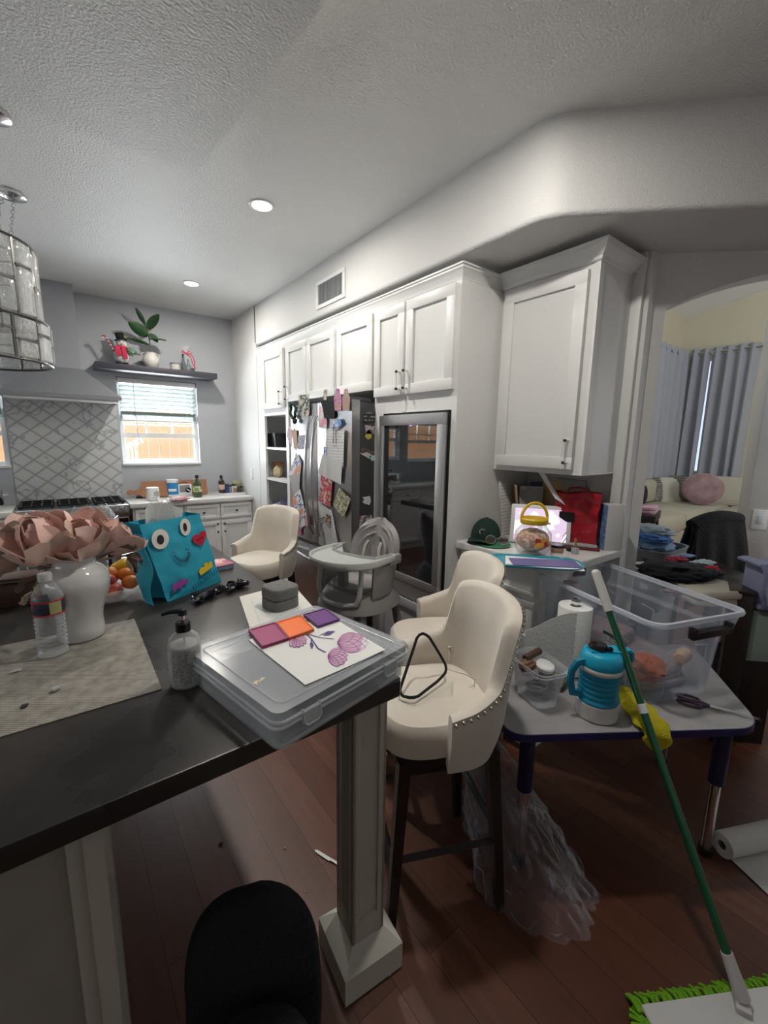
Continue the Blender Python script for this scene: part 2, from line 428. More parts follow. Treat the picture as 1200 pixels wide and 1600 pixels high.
# the wall stub between the window wall and the cabinet niche
m = MB(); m.b2((XW, YN1, 0), (XB+.12, YF+.14, ZC)); struct('wall_right', m, M_wall)
m = MB(); m.b2((XB, YN0, 0), (XB+.12, YN1, ZC)); struct('wall_niche', m, M_wall)
# soffit over the cabinets: straight along the niche, rounded, then turning away at 45 degrees
def soffit_poly(inset=0):
    c = Vector((1.62, 1.10)); rr = .22; pts = [(XW, YN1+.02)]
    d = math.tan(R(22.5))*rr
    p0 = Vector((XW, 1.085+d)); n = 10
    cen = Vector((XW+rr, p0.y))
    for i in range(n+1):
        a = PI+R(45)*i/n; pts.append((cen.x+rr*math.cos(a), cen.y+rr*math.sin(a)))
    e = Vector(pts[-1]); pts.append((e.x+2.2, e.y-2.2)); pts.append((e.x+2.9, e.y-1.5)); pts.append((XB+.1, YN0+.05)); pts.append((XB+.1, YN1+.02))
    return pts
sp = soffit_poly(); m = MB()
n = len(sp); rings = []
cen = (2.3, 1.2)
def off(poly, k):           # push the visible (front) outline inward for the rounded lower arris
    out = []
    for i, (x, y) in enumerate(poly):
        if i <= n-4:
            a = Vector(poly[max(i-1, 0)]); b = Vector(poly[min(i+1, n-4)]); t = (b-a).normalized(); nn = Vector((-t.y, t.x)); out.append((x+nn.x*k, y+nn.y*k))
        else: out.append((x, y))
    return out
for i in range(6):
    a = PI/2*i/5; k = .022*(1-math.sin(a)); rings.append([(x, y, ZS+.022*(1-math.cos(a))) for x, y in off(sp, k)])
rings.append([(x, y, ZC+.02) for x, y in sp]); m.loft(rings)
struct('wall_soffit', m, M_wall, 50)
# angled wall with the arched opening (local x runs along the wall away from the niche corner)
P0 = Vector((2.27, .98, 0)); ANG = -45
def arch_wall():
    m = MB(); L = 3.4; TH = .13; s0 = .10; s1 = 1.50; zs = 2.125; rise = .17
    hf = (s1-s0)/2; rad = (hf*hf+rise*rise)/(2*rise); cz = zs+rise-rad; cx = (s0+s1)/2; N = 24
    arc = [(cx+rad*math.sin(a), cz+rad*math.cos(a)) for a in [(-1+2*i/N)*math.asin(hf/rad) for i in range(N+1)]]
    M4 = T(*P0) @ RZ(R(ANG))
    def slab(poly): # poly in (s,z)
        k = len(poly); v = [(s, 0, z) for s, z in poly]+[(s, TH, z) for s, z in poly]
        m.add(v, [tuple(range(k)), tuple(range(k, 2*k))[::-1]]+[(i, (i+1) % k, k+(i+1) % k, k+i) for i in range(k)], M4)
    slab([(0, 0), (s0, 0), (s0, zs), (0, zs)]); slab([(s1, 0), (L, 0), (L, zs), (s1, zs)])
    for i in range(N):
        (xa, za), (xb, zb) = arc[i], arc[i+1]; slab([(xa, za), (xb, zb), (xb, ZS+.1), (xa, ZS+.1)])
    slab([(0, zs), (s0, zs), (s0, ZS+.1), (0, ZS+.1)]); slab([(s1, zs), (L, zs), (L, ZS+.1), (s1, ZS+.1)])
    m.b2((XB-.002, .945, 0), (XB+.14, YN0+.02, ZS+.1))
    bmesh.ops.remove_doubles(m.bm, verts=m.bm.verts[:], dist=1e-4)
    return m
struct('wall_arch', arch_wall(), M_wall, 30)
# ---- windows of the far wall
def window(name, W, inner):
    x0, x1, z0, z1 = W
    root = bpy.data.objects.new(name, None); COL.objects.link(root); root['kind'] = 'structure'
    m = MB(); y0, y1 = YF+.055, YF+.10; t = .035
    m.b2((x0+.001, y0, z0+t), (x0+t, y1, z1-t)); m.b2((x1-t, y0, z0+t), (x1-.001, y1, z1-t)); m.b2((x0+.001, y0-.001, z0+.001), (x1-.001, y1, z0+t)); m.b2((x0+.001, y0-.001, z1-t), (x1-.001, y1, z1-.001))
    zm = z0+(z1-z0)*.335; m.b2((x0+.002, y0-.01, zm-.022), (x1-.002, y1-.002, zm+.022))
    for k in (1, 2): xx = x0+(x1-x0)*k/3; m.b2((xx-.006, y0+.015, zm), (xx+.006, y1-.01, z1))
    m.b2((x0, y0+.015, zm+.10), (x1, y1-.01, zm+.112))
    part('window_frame', m, M_white, root)
    m = MB(); m.b2((x0+t, y0+.02, z0+t), (x1-t, y0+.024, z1-t)); part('window_pane', m, mat('pane_glass', (.9, .97, .97), .02, alpha=.06), root)
    m = MB(); m.b2((x0-.006, YF-.02, z0-.02), (x1+.006, YF-.0005, z0+.004), .003); m.b2((x0+.001, YF-.001, z0+.0005), (x1-.001, YF+.054, z0+.0035)); part('window_sill', m, M_white, root)
    return root
window('window_1', W1, 1); window('window_2', W2, 1); window('window_4', W4, 1)
def blinds(W, label, dropz):
    x0, x1, z0, z1 = W
    root = thing('window_blind', label, 'blind', ((x0+x1)/2, YF+.02, z1), 0, 'window blinds')
    hw = (x1-x0)/2-.012; ms = mat('blind_slat', (.34, .40, .38), .5)
    m = MB(); m.b2((-hw, -.018, -.05), (hw, .03, -.004), .003); part('headrail', m, M_white, root)
    zb = dropz-z1; k = 0; z = -.085
    while z > zb+.075:
        m = MB(); m.box((0, .008, z), (2*hw-.01, .046, .0028), RX(R(-38))); part('slat', m, ms, root); z -= .040; k += 1
    for i in range(7):
        m = MB(); m.box((0, .006, zb+.062-.0065*i), (2*hw-.01, .046, .003), RX(R(-2))); part('slat', m, ms, root)
    m = MB(); m.b2((-hw+.004, -.016, zb), (hw-.004, .03, zb+.016), .003); part('bottom_rail', m, mat('blind_rail', (.62, .66, .66), .5), root)
    for s in (-.72, .72): m = MB(); m.cyl((s*hw, -.012, -.05), (s*hw, -.012, zb), .0012, n=5); part('ladder_cord', m, M_white, root)
    m = MB(); m.tube([(-hw*.64, -.03, -.03), (-hw*.64, -.032, -.3), (-hw*.6, -.034, -.63)], .0028, 6); part('tilt_wand', m, mat('cord_grey', (.25, .26, .26), .5), root)
blinds(W1, 'white slatted blind half raised in the window right of the range hood', 1.635)
blinds(W2, 'white slatted blind half raised in the window left of the range hood', 1.635)
# ---- trims
m = MB(); m.b2((.60, YF-.012, 0), (XW, YF, .09)); struct('baseboard_far', m, M_trim)
m = MB(); m.X = T(*P0) @ RZ(R(ANG)); m.b2((0, -.012, 0), (.10, 0, .09)); struct('baseboard_arch', m, M_trim)
m = MB(); m.b2((XB-.03, .965, .98), (XB+.0, YN0+.035, ZS), .006); struct('trim_1', m, M_trim)
# ---- backsplash of lantern tile behind the range
m = MB(); m.b2((-.30, YF-.014, .90), (.485, YF-.001, 1.90)); struct('wall_backsplash', m, tile_mat())
m = MB(); m.b2((1.92, YN0+.03, .985), (XB-.001, YN0+.04, 1.36));
m = MB(); m.b2((XB-.012, YN0+.01, .985), (XB-.001, 1.51, 1.40)); struct('wall_desk_backsplash', m, mat('subway_tile', (.58, .56, .56), .3))
# ---- outside: paling fence and ground
m = MB(); x = -5.0; k = 0
while x < 5.4:
    h = 1.86+.01*math.sin(k*7); m.b2((x, 7.2, -.3), (x+.135, 7.22, h)); x += .142; k += 1
m.b2((-5, 7.22, .2), (5.4, 7.26, .3)); m.b2((-5, 7.22, 1.5), (5.4, 7.26, 1.6))
o = m.build('wooden_fence', wood('cedar', (.78, .40, .20), (.62, .30, .14), (25, 2, 1.2), .8)); tag(o, 'orange cedar paling fence standing outside beyond the kitchen windows', 'fence')
m = MB(); m.b2((-12, 5.0, -.4), (14, 16, -.3)); struct('ground', m, mat('outdoor_concrete', (.5, .49, .47), .9))
m = MB()
for k in range(4):
    x = .56+.035*k; m.tube([(x, YF+.35, -.3), (x, YF+.35, 1.36+.02*k), (x+.02, YF+.35, 1.41+.02*k), (x+.05, YF+.35, 1.41+.02*k), (x+.07, YF+.35, 1.37+.02*k)], .009, 6)
o = m.build('garden_stakes', M_white); tag(o, 'white cane shaped stakes standing just outside the right kitchen window', 'stakes')
# ---- living room and hall beyond the arch
m = MB(); m.b2((2.36, 3.17, 0), (9.1, 3.29, 5.9)); struct('wall_living_left', m, M_cream)
m = MB(); m.b2((8.98, -3, 0), (9.1, 3.29, 4.9)); struct('wall_living_far', m, M_cream)
m = MB(); v = [(2.36, 3.3, 5.8), (9.1, 3.3, 3.60), (9.1, 1.2, 4.02), (2.36, 1.2, 6.2), (9.1, -3, 4.86), (2.36, -3, 7.0)]
m.add(v+[(x, y, z+.1) for x, y, z in v], [(0, 1, 2, 3), (3, 2, 4, 5), (9, 8, 7, 6), (11, 10, 8, 9), (0, 6, 7, 1), (5, 4, 10, 11)]); struct('ceiling_living', m, M_ceil)
m = MB(); m.b2((5.3, -3.1, 0), (9.1, -3, 7.0)); struct('wall_living_back', m, M_cream)
m = MB(); m.b2((2.36, 1.1, ZC-.02), (2.46, 3.2, 6.5)); struct('wall_living_upper', m, M_cream)
# wall end right of the arch view, holding the light switch
Q0 = ptd(1177, 736, 3.2); m = MB(); m.X = T(Q0.x, Q0.y, 0) @ RZ(R(-52)); m.b2((0, 0, 0), (1.6, .14, 2.55), .012); struct('wall_hall', m, M_wall)
m = MB(); m.X = T(Q0.x, Q0.y, 0) @ RZ(R(-52)); m.b2((-.012, -.012, 0), (1.6, 0, .10)); struct('baseboard_hall', m, mat('red_wood_base', (.2, .06, .03), .5))
r = thing('light_switch', 'white rocker light switch plate on the pale wall end by the arch', 'switch'); r.matrix_world = T(Q0.x, Q0.y, 0) @ RZ(R(-52)) @ T(.085, 0, 1.0)
m = MB(); m.box((0, -.006, -.05), (.10, .012, .15), None, .004); part('plate', m, M_white, r)
m = MB(); m.box((0, -.013, -.05), (.036, .006, .07), None, .002); part('rocker', m, mat('rocker', (.66, .68, .74), .3), r)
q = ptx(397, 730, XW)
r = thing('wall_socket', 'white socket plate on the wall above the far counter corner', 'socket', (XW, 4.36, 1.13))
m = MB(); m.b2((-.008, -.035, -.055), (0, .035, .055), .003); part('plate', m, M_white, r)
m = MB()
for s in (-.022, .022): m.b2((-.0095, -.014, s-.012), (-.007, .014, s+.012), .002)
part('outlet', m, M_trim, r)

# ================================================================== LIGHT FITTINGS
def downlight(x, y, z, label):
    r = thing('recessed_light', label, 'light', (x, y, z), 0, 'recessed ceiling lights')
    m = MB(); m.lathe([(.052, -.001), (.052, -.004), (.062, -.006), (.068, -.003), (.068, .0)], n=28, cap=False); part('trim_ring', m, M_white, r)
    m = MB(); m.lathe([(.0, -.002), (.052, -.002), (.052, -.0035), (0, -.0035)], n=24); part('lens', m, mat('lamp_lens', (1, 1, 1), .5, emit=(1, .97, .90), es=14), r)
    light('downlight_beam', 'AREA', (x, y, z-.012), 13, (1, .95, .87), rot=(0, 0, 0), shape='DISK', size=.10)
A = ptz(409, 321, ZC); B = ptz(299, 443, ZC)
downlight(A.x, A.y, ZC, 'lit recessed ceiling light nearer the camera above the island aisle')
downlight(B.x, B.y, ZC, 'lit recessed ceiling light farther away near the window wall')
downlight(A.x, A.y-1.5, ZC, 'lit recessed ceiling light above the near end of the aisle')
# air vent on the wall above the cabinets
r = thing('air_vent', 'white louvred air vent high on the wall above the cabinets', 'vent', (XW, 2.74, 2.51))
hw, hh = .195, .092
m = MB()
for a_, b_ in (((-.010, -hw, hh-.025), (0, hw, hh)), ((-.010, -hw, -hh), (0, hw, -hh+.025)), ((-.0095, -hw, -hh+.025), (-.0005, -hw+.03, hh-.025)), ((-.0095, hw-.03, -hh+.025), (-.0005, hw, hh-.025))): m.b2(a_, b_, .002)
part('frame', m, M_white, r)
m = MB(); m.b2((-.002, -hw+.02, -hh+.02), (-.0005, hw-.02, hh-.02)); part('dark_backing', m, mat('vent_dark', (.10, .11, .12), .8), r)  # dark sheet stands in for the shade behind the louvres
for i in range(17):
    m = MB(); y = -hw+.04+i*(2*hw-.08)/16; m.box((-.006, y, 0), (.010, .0025, 2*hh-.05), RZ(R(35))); part('louvre', m, mat('vent_louvre', (.5, .52, .54), .5), r)
# crystal chandelier hung from two canopies
pn = ptz(-16, 175, ZC); pf = ptz(17, 303, ZC)
CX, CY = -.245, 2.66
r = thing('crystal_chandelier', 'round two tier crystal chandelier hung by chains over the island', 'chandelier', (CX, CY, 0))
md = mat('antique_iron', (.13, .125, .12), .35, .8); mg = film('crystal', (.86, .88, .87), .14, .9, .04, 1.2, bump=1, bs=28, coat=1)
def chain(p, q):
    m = MB(); p, q = Vector(p), Vector(q); L = (q-p).length; k = int(L/.026); d = (q-p)/k
    for i in range(k):
        c = p+d*(i+.5); ax = Vector((1, 0, 0)) if i % 2 else Vector((0, 1, 0))
        pts = [c+ax*(.0085*math.cos(2*PI*t/10))+d.normalized()*(.0165*math.sin(2*PI*t/10)) for t in range(10)]
        m.tube(pts, .0020, 5, True)
    return m
for k, c in enumerate((pn, pf)):
    x, y = c.x-CX, c.y-CY
    m = MB(); m.lathe([(0, ZC-.0005), (.066, ZC-.0005), (.064, ZC-.014), (.03, ZC-.026), (0, ZC-.028)], (x, y, 0), n=30); part('canopy', m, M_chrome, r)
    for dx in (-.10, .035): m = chain((x+dx*.3, y, ZC-.028), (x*.62+dx, y*.42, 2.315)); o = part('chain', m, M_steel, r); o['kind'] = 'stuff'
for ti, (rr, z1, z0) in enumerate(((.245, 2.31, 2.0), (.270, 1.995, 1.815))):
    h = z1-z0
    for zz in (z1, z0): m = MB(); m.tube([(rr*math.cos(2*PI*k/40), rr*math.sin(2*PI*k/40), zz) for k in range(40)], .0055, 6, True); part('ring', m, md, r)
    nb = 16
    for k in range(nb):
        a = 2*PI*(k+.5*ti)/nb; ca, sa = math.cos(a), math.sin(a)
        m = MB(); m.box((rr*ca, rr*sa, (z0+z1)/2), (.006, .010, h), RZ(a)); part('upright', m, md, r)
        a2 = a+PI/nb; ca, sa = math.cos(a2), math.sin(a2); wd = 2*rr*math.sin(PI/nb)*.80; sp_ = .45 if k % 2 else .66
        m = MB()
        for q0, q1 in ((z0+.010, z0+h*sp_-.005), (z0+h*sp_+.006, z1-.010)): m.box((rr*ca, rr*sa, (q0+q1)/2), (.020, wd, q1-q0), RZ(a2), .008, 2)
        o = part('crystal_panel', m, mg, r); 
        m = MB(); m.box((rr*ca, rr*sa, z0+h*sp_), (.006, wd*1.2, .006), RZ(a2)); part('crossbar', m, md, r)
m = MB(); m.box((0, 0, 2.31), (.49, .010, .008)); m.box((0, 0, 2.31), (.010, .49, .008)); part('spreader', m, md, r)
for k in range(4):
    a = PI/4+PI/2*k; m = MB(); m.cyl((.09*math.cos(a), .09*math.sin(a), 2.31), (.09*math.cos(a), .09*math.sin(a), 2.20), .008, n=8); part('stem', m, md, r)
    m = MB(); m.ell((.09*math.cos(a), .09*math.sin(a), 2.165), (.020, .020, .036)); part('bulb', m, mat('frosted_bulb', (.9, .88, .82), .4), r)

blinds(W4, 'white slatted blind half raised in the window farther left of the range hood', 1.72)

# ================================================================== CABINETRY
def shaker(m, w_, h, th=.02, fr=.055):
    """door panel in local y(width) z(height), front towards -x, centred"""
    m.b2((-th*.45, -w_/2, -h/2), (0, w_/2, h/2))
    m.b2((-th, -w_/2, h/2-fr), (-th*.44, w_/2, h/2), .0015); m.b2((-th, -w_/2, -h/2), (-th*.44, w_/2, -h/2+fr), .0015)
    m.b2((-th, -w_/2, -h/2+fr-.001), (-th*.44, -w_/2+fr, h/2-fr+.001), .0015); m.b2((-th, w_/2-fr, -h/2+fr-.001), (-th*.44, w_/2, h/2-fr+.001), .0015)
    return m
def bar_handle(par, c, L, vert=True):
    m = MB(); d = (0, 0, 1) if vert else (0, 1, 0)
    c = Vector(c); dv = Vector(d)
    m.cyl(c-dv*L/2+Vector((-.026, 0, 0)), c+dv*L/2+Vector((-.026, 0, 0)), .0035, n=8)
    for s in (-1, 1):
        q = c+dv*(s*L*.42); m.cyl(q, q+Vector((-.03, 0, 0)), .006, n=8)
    h = part('handle', m, mat('satin_handle', (.80, .80, .78), .3, .3), par)
    for s in (-1, 1):
        m = MB(); q = c+dv*(s*L*.42)+Vector((-.026, 0, 0)); m.box(q, (.013, .013, .013), None, .003); part('handle_end', m, mat('dark_bronze', (.08, .065, .05), .35, .8), h)
    return h
def door(par, y0, y1, z0, z1, xf, hy=None, hz=None, hl=.12):
    m = MB(); m.X = T(xf, (y0+y1)/2, (z0+z1)/2); shaker(m, abs(y1-y0), z1-z0)
    d = part('door', m, M_cab, par)
    if hy is not None: bar_handle(d, (xf-.02, hy, hz), hl)
    return d
CR = [(0, 0), (.004, 0), (.010, .006), (.012, .018), (.026, .034), (.034, .046), (.040, .050), (.040, .058), (.05, .062), (.05, .070), (0, .070)]
def crown(m, path, z, kp_=1.0):
    """crown moulding swept along an open xy path; outward = left of travel"""
    rings = []
    k = len(path)
    for i in range(k):
        p = Vector(path[i]); a = Vector(path[max(i-1, 0)]); b = Vector(path[min(i+1, k-1)])
        if 0 < i < k-1:
            t0 = (p-a).normalized(); t1 = (b-p).normalized(); n0 = Vector((-t0.y, t0.x)); n1 = Vector((-t1.y, t1.x)); nn = (n0+n1); nn = nn/(nn.dot(n0))
        else:
            t = (b-a).normalized(); nn = Vector((-t.y, t.x))
        rings.append([(p.x+nn.x*u*kp_, p.y+nn.y*u*kp_, z+v) for u, v in CR])
    m.loft(rings)
# tall bookcase unit at the far end of the niche, with open shelves below its door
r = thing('open_shelf_cabinet', 'tall white cabinet with open shelves left of the fridge', 'cabinet')
y0, y1 = 3.45, 4.12
m = MB(); x0, x1 = XW+.0, XB-.004
m.b2((x0, y1-.02, .09), (x1, y1, 2.255)); m.b2((x0, y0, .09), (x1, y0+.02, 2.255)); m.b2((x1-.012, y0, .09), (x1, y1, 2.255)); m.b2((x0, y0, .09), (x1, y1, .13))
m.b2((x0, y0, 2.235), (x1, y1, 2.255)); m.b2((x0, y0, 1.70), (x1, y1, 1.75)); m.b2((x0+.03, y0+.01, 0), (x1, y1-.01, .09))
m.b2((x0-.003, y0-.001, .05), (x0+.018, y0+.05, 2.2545)); m.b2((x0-.003, y1-.15, .05), (x0+.018, y1+.001, 2.2545)); m.b2((x0-.0025, y0+.05, 1.705), (x0+.0175, y1-.15, 1.76)); m.b2((x0-.0025, y0+.05, .05), (x0+.0175, y1-.15, .14))
part('body', m, M_cab, r)
for z in (1.395, 1.105, .64): m = MB(); m.b2((x0+.004, y0+.021, z), (x1-.013, y1-.021, z+.02)); part('shelf', m, M_cab, r)
door(r, 3.50, 3.955, 1.76, 2.245, XW-.004, 3.535, 1.84)
# four-door run above the fridge
r = thing('upper_cabinet', 'white cabinet run of three doors above the fridge', 'cabinet')
m = MB(); m.b2((XW, 2.203, 1.805), (XB-.004, 3.446, 2.255)); part('body', m, M_cab, r)
door(r, 3.085, 3.444, 1.80, 2.245, XW-.001, 3.42, 1.87); door(r, 2.665, 3.072, 1.80, 2.245, XW-.001); door(r, 2.215, 2.628, 1.80, 2.245, XW-.001)
# tall housing round the cooler with a pair of doors on top
r = thing('pantry_cabinet', 'tall white cabinet housing the wine cooler with two doors on top', 'cabinet')
m = MB(); ya, yb = 1.513, 2.20
m.b2((XW, ya, .03), (XB-.004, ya+.02, 2.255)); m.b2((XW, yb-.02, .03), (XB-.004, yb, 2.255)); m.b2((XB-.02, ya+.021, .03), (XB-.004, yb-.021, 2.254))
m.b2((XW+.001, ya+.021, 1.735), (XB-.021, yb-.021, 2.254)); m.b2((XW+.001, ya+.021, .05), (XB-.021, yb-.021, .635))
m.b2((XW-.003, ya-.001, .03), (XW+.016, ya+.035, 2.2545)); m.b2((XW-.003, yb-.09, .03), (XW+.016, yb+.001, 2.2545)); m.b2((XW-.0025, ya+.035, 1.655), (XW+.0155, yb-.09, 1.76)); m.b2((XW-.0025, ya+.035, .60), (XW+.0155, yb-.09, .655))
m.b2((XW-.006, (ya+yb)/2+.045, 1.66), (XW, (ya+yb)/2+.07, 1.745))
part('body', m, M_cab, r)
door(r, 1.912, 2.188, 1.753, 2.243, XW-.004, 1.938, 1.83, .11); door(r, 1.536, 1.894, 1.753, 2.243, XW-.004, 1.878, 1.83, .11)
m = MB(); m.X = T(XW-.003, 1.83, .33); shaker(m, .56, .48); part('drawer_front', m, mat('drawer_grey', (.45, .46, .48), .4), r)
# crown along the tall run and upper desk cabinet
m = MB(); crown(m, [(XB-.01, ya+.012), (XW+.012, ya+.012), (XW+.012, 4.135)], 2.256, .62); o = m.build('crown_moulding', M_cab, None, 25); o.name = 'trim_2'; o['kind'] = 'structure'
XU = 1.907; yu0, yu1 = 1.012, 1.510
r = thing('desk_wall_cabinet', 'white single door wall cabinet hanging over the desk counter', 'cabinet')
m = MB(); m.b2((XU, yu0, 1.358), (XB-.004, yu1, 2.262)); m.b2((XU-.006, yu0-.004, 1.352), (XB-.006, yu1-.001, 1.3575)); m.b2((XU-.004, yu0-.003, 1.358), (XU+.03, yu0+.018, 2.262)); part('body', m, M_cab, r)
door(r, 1.052, 1.482, 1.378, 2.238, XU-.005, 1.078, 1.46, .12)
m = MB(); crown(m, [(XB+.02, yu0), (XU-.002, yu0), (XU-.002, yu1)], 2.262); o = m.build('crown_moulding', M_cab, None, 25); o.name = 'trim_3'; o['kind'] = 'structure'
# desk base cabinet and worktop
r = thing('desk_base_cabinet', 'white base cabinet under the cluttered desk counter', 'cabinet')
m = MB(); m.b2((1.675, 1.03, .09), (XB-.004, 1.510, .945)); m.b2((1.73, 1.05, 0), (XB-.004, 1.510, .09)); part('body', m, M_cab, r)
m = MB(); m.X = T(1.674, 1.27, .87); shaker(m, .44, .13, .016, .02); d = part('drawer', m, M_cab, r)
m = MB(); m.cyl((1.658, 1.27, .87), (1.636, 1.27, .87), .011, .014, 12); part('knob', m, M_chrome, d)
m = MB(); m.X = T(1.674, 1.155, .46); shaker(m, .215, .64, .018, .035); part('door', m, M_cab, r)
m = MB(); m.X = T(1.674, 1.385, .46); shaker(m, .215, .64, .018, .035); part('door', m, M_cab, r)
m = MB(); m.pillow([(1.63, 1.508), (2.235, 1.508), (2.235, .965), (2.20, .92), (1.66, .92), (1.63, .95)], .945, .985, .008)
DESK = tag(m.build('desk_worktop', mat('white_quartz', (.70, .70, .68), .25, var=.06, vs=4)), 'white desk worktop cluttered with a tablet, books and bags', 'worktop')
# ---- kitchen run on the far wall
YC = 4.36
def base_run(x0, x1, label, cols, wide=False):
    r = thing('base_cabinet', label, 'cabinet', group='base cabinets on the window wall')
    m = MB(); m.b2((x0, YC+.03, .09), (x1, YF-.004, .86)); m.b2((x0, YC+.09, 0), (x1, YF-.004, .09)); part('body', m, M_cab, r)
    n_ = cols; w_ = (x1-x0-.02)/n_
    for i in range(n_):
        c = x0+.01+w_*(i+.5)
        m = MB(); m.X = T(c, YC+.028, .765) @ RZ(R(90)); shaker(m, w_-.012, .145, .018, .03); d = part('drawer', m, M_cab, r)
        m = MB(); m.cyl((c, YC+.012, .765), (c, YC-.012, .765), .008, .011, 10); part('knob', m, M_dsteel, d)
        m = MB(); m.X = T(c, YC+.028, .39) @ RZ(R(90)); shaker(m, w_-.012, .56, .018, .045); d = part('door', m, M_cab, r)
        s = 1 if i % 2 == 0 else -1
        for z in (.64, .56): m = MB(); m.cyl((c+s*(w_/2-.035), YC+.012, z), (c+s*(w_/2-.035), YC-.012, z), .007, .009, 10); part('knob', m, M_dsteel, d)
    return r
base_run(.505, .93, 'white base cabinet right beside the range, partly behind the blue bag', 1)
base_run(.935, 1.598, 'white two door base cabinet in the far corner under the bottles', 2)
base_run(-1.40, -.335, 'white base cabinet left of the range under the steel pot', 2)
mq = MC['white_quartz']
m = MB(); m.b2((.485, YC-.01, .86), (1.598, YF-.002, .90), .004); m.b2((.62, YF-.02, .9), (1.598, YF-.002, .905)); tag(m.build('kitchen_worktop', mq), 'white worktop under the right window holding bottles and a cutting board', 'worktop', 'white worktops on the window wall')
m = MB(); m.b2((-1.40, YC-.01, .86), (-.312, YF-.002, .90), .004); tag(m.build('kitchen_worktop', mq), 'white worktop left of the range with a steel pot on it', 'worktop', 'white worktops on the window wall')
# ---- range
r = thing('gas_range', 'stainless steel gas range with black grates below the hood', 'range', (.087, 4.56, 0))
m = MB(); m.b2((-.385, -.19, .04), (.385, .225, .895)); part('body', m, M_steel, r)
m = MB(); m.b2((-.387, -.235, .80), (.387, -.185, .905), .006); cp = part('control_panel', m, M_steel, r)
for x in (-.315, -.23, .20, .275, .345):
    m = MB(); m.cyl((x, -.235, .868), (x, -.285, .875), .022, .018, 16); m.box((x, -.287, .876), (.008, .008, .034)); part('knob', m, M_chrome, cp)
m = MB(); m.b2((-.375, -.22, .20), (.375, -.19, .79), .004); d = part('oven_door', m, M_steel, r)
m = MB(); m.b2((-.30, -.223, .27), (.30, -.219, .66)); part('oven_window', m, M_blackg, d)
m = MB(); m.b2((-.374, -.224, .665), (.374, -.218, .785)); part('oven_trim', m, M_blackg, d)
m = MB(); m.cyl((-.33, -.262, .72), (.33, -.262, .72), .012, n=12); m.cyl((-.30, -.262, .72), (-.30, -.22, .72), .008); m.cyl((.30, -.262, .72), (.30, -.22, .72), .008); part('handle', m, M_chrome, d)
m = MB(); m.b2((-.375, -.185, .895), (.375, .22, .905), .003); part('cooktop', m, M_dsteel, r)
for gx in (-.25, 0, .25):
    m = MB()
    for i in range(4): x = gx-.10+.0667*i; m.b2((x-.005, -.17, .915), (x+.005, .205, .932))
    for yy in (-.17, -.05, .08, .20): m.b2((gx-.115, yy-.005, .915), (gx+.115, yy+.005, .932))
    for sx in (-.10, .10):
        for yy in (-.165, .2): m.b2((gx+sx-.006, yy-.006, .9), (gx+sx+.006, yy+.006, .918))
    part('grate', m, M_black, r)
for bx in (-.25, .25):
    for by in (-.09, .11): m = MB(); m.lathe([(0, .904), (.035, .904), (.035, .913), (.02, .917), (0, .917)], (bx, by, 0)); part('burner', m, M_dsteel, r)
# ---- range hood
r = thing('range_hood', 'grey pyramid range hood with a chimney up to the ceiling', 'hood')
m = MB(); hx0, hx1 = -.30, .485
base = [(hx0, 4.33), (hx1, 4.33), (hx1, YF-.002), (hx0, YF-.002)]; top = [(-.045, 4.56), (.235, 4.56), (.235, YF-.002), (-.045, YF-.002)]
def r3(p, z): return [(x, y, z) for x, y in p]
m.loft([r3(base, 1.79), r3(base, 1.822), r3(top, 2.05)])
part('canopy', m, mat('hood_paint', (.25, .26, .28), .42, .25), r)
m = MB(); m.b2((-.04, 4.565, 2.03), (.23, YF-.002, ZC-.001)); part('chimney', m, mat('hood_chimney_paint', (.33, .34, .37), .45), r)
m = MB(); m.b2((hx0+.02, 4.345, 1.770), (hx1-.02, 4.40, 1.792), .004); m.b2((hx0+.03, 4.4, 1.784), (hx1-.03, YF-.03, 1.792)); part('lip_trim', m, mat('hood_lip', (.72, .74, .72), .35), r)
# ---- floating shelf
m = MB(); sl = pty(147, 562, 4.62); m.b2((.335, 4.56, 2.075), (1.355, YF-.002, 2.128), .002); tag(m.build('wall_shelf', mat('charcoal_wood', (.055, .055, .07), .5)), 'dark charcoal floating shelf above the right kitchen window', 'shelf')

# ================================================================== ISLAND
ZI = .95; IX1, IY0, IY1 = .60, .70, 3.05
m = MB(); m.pillow([(-2.0, IY0), (IX1-.01, IY0), (IX1, IY0+.01), (IX1, IY1), (-2.0, IY1)][::1], ZI-.042, ZI, .005, None, 2)
tag(m.build('island_countertop', M_granite), 'black stone island countertop with smudges and painted-in haze, covered in clutter', 'countertop')
r = thing('island_cabinet', 'greige panelled island base under the black countertop', 'cabinet')
xi = .018; m = MB(); m.b2((-1.95, IY0+.06, 0), (xi-.015, IY1-.05, ZI-.043)); part('body', m, M_isl, r)
m = MB()
for a_, b_ in (((xi-.040, IY0+.042, .0), (xi, IY0+.06, ZI-.044)), ((xi-.015, IY0+.042, 0), (xi, IY0+.11, ZI-.044))): m.b2(a_, b_, .003)
m2 = MB(); m2.b2((xi-.015, IY1-.14, 0), (xi, IY1-.05, ZI-.044), .003); part('corner_trim', m2, M_post, r)
m.b2((xi-.062, IY0+.05, .0), (xi-.038, IY0+.06, ZI-.044), .003)
part('corner_trim', m, M_post, r)
m = MB(); m.b2((-1.95, IY0+.046, 0), (xi-.06, IY0+.06, .12), .003); m.b2((xi-.015, IY0+.11, 0), (xi-.002, IY1-.14, .12), .003); part('skirting', m, M_isl, r)
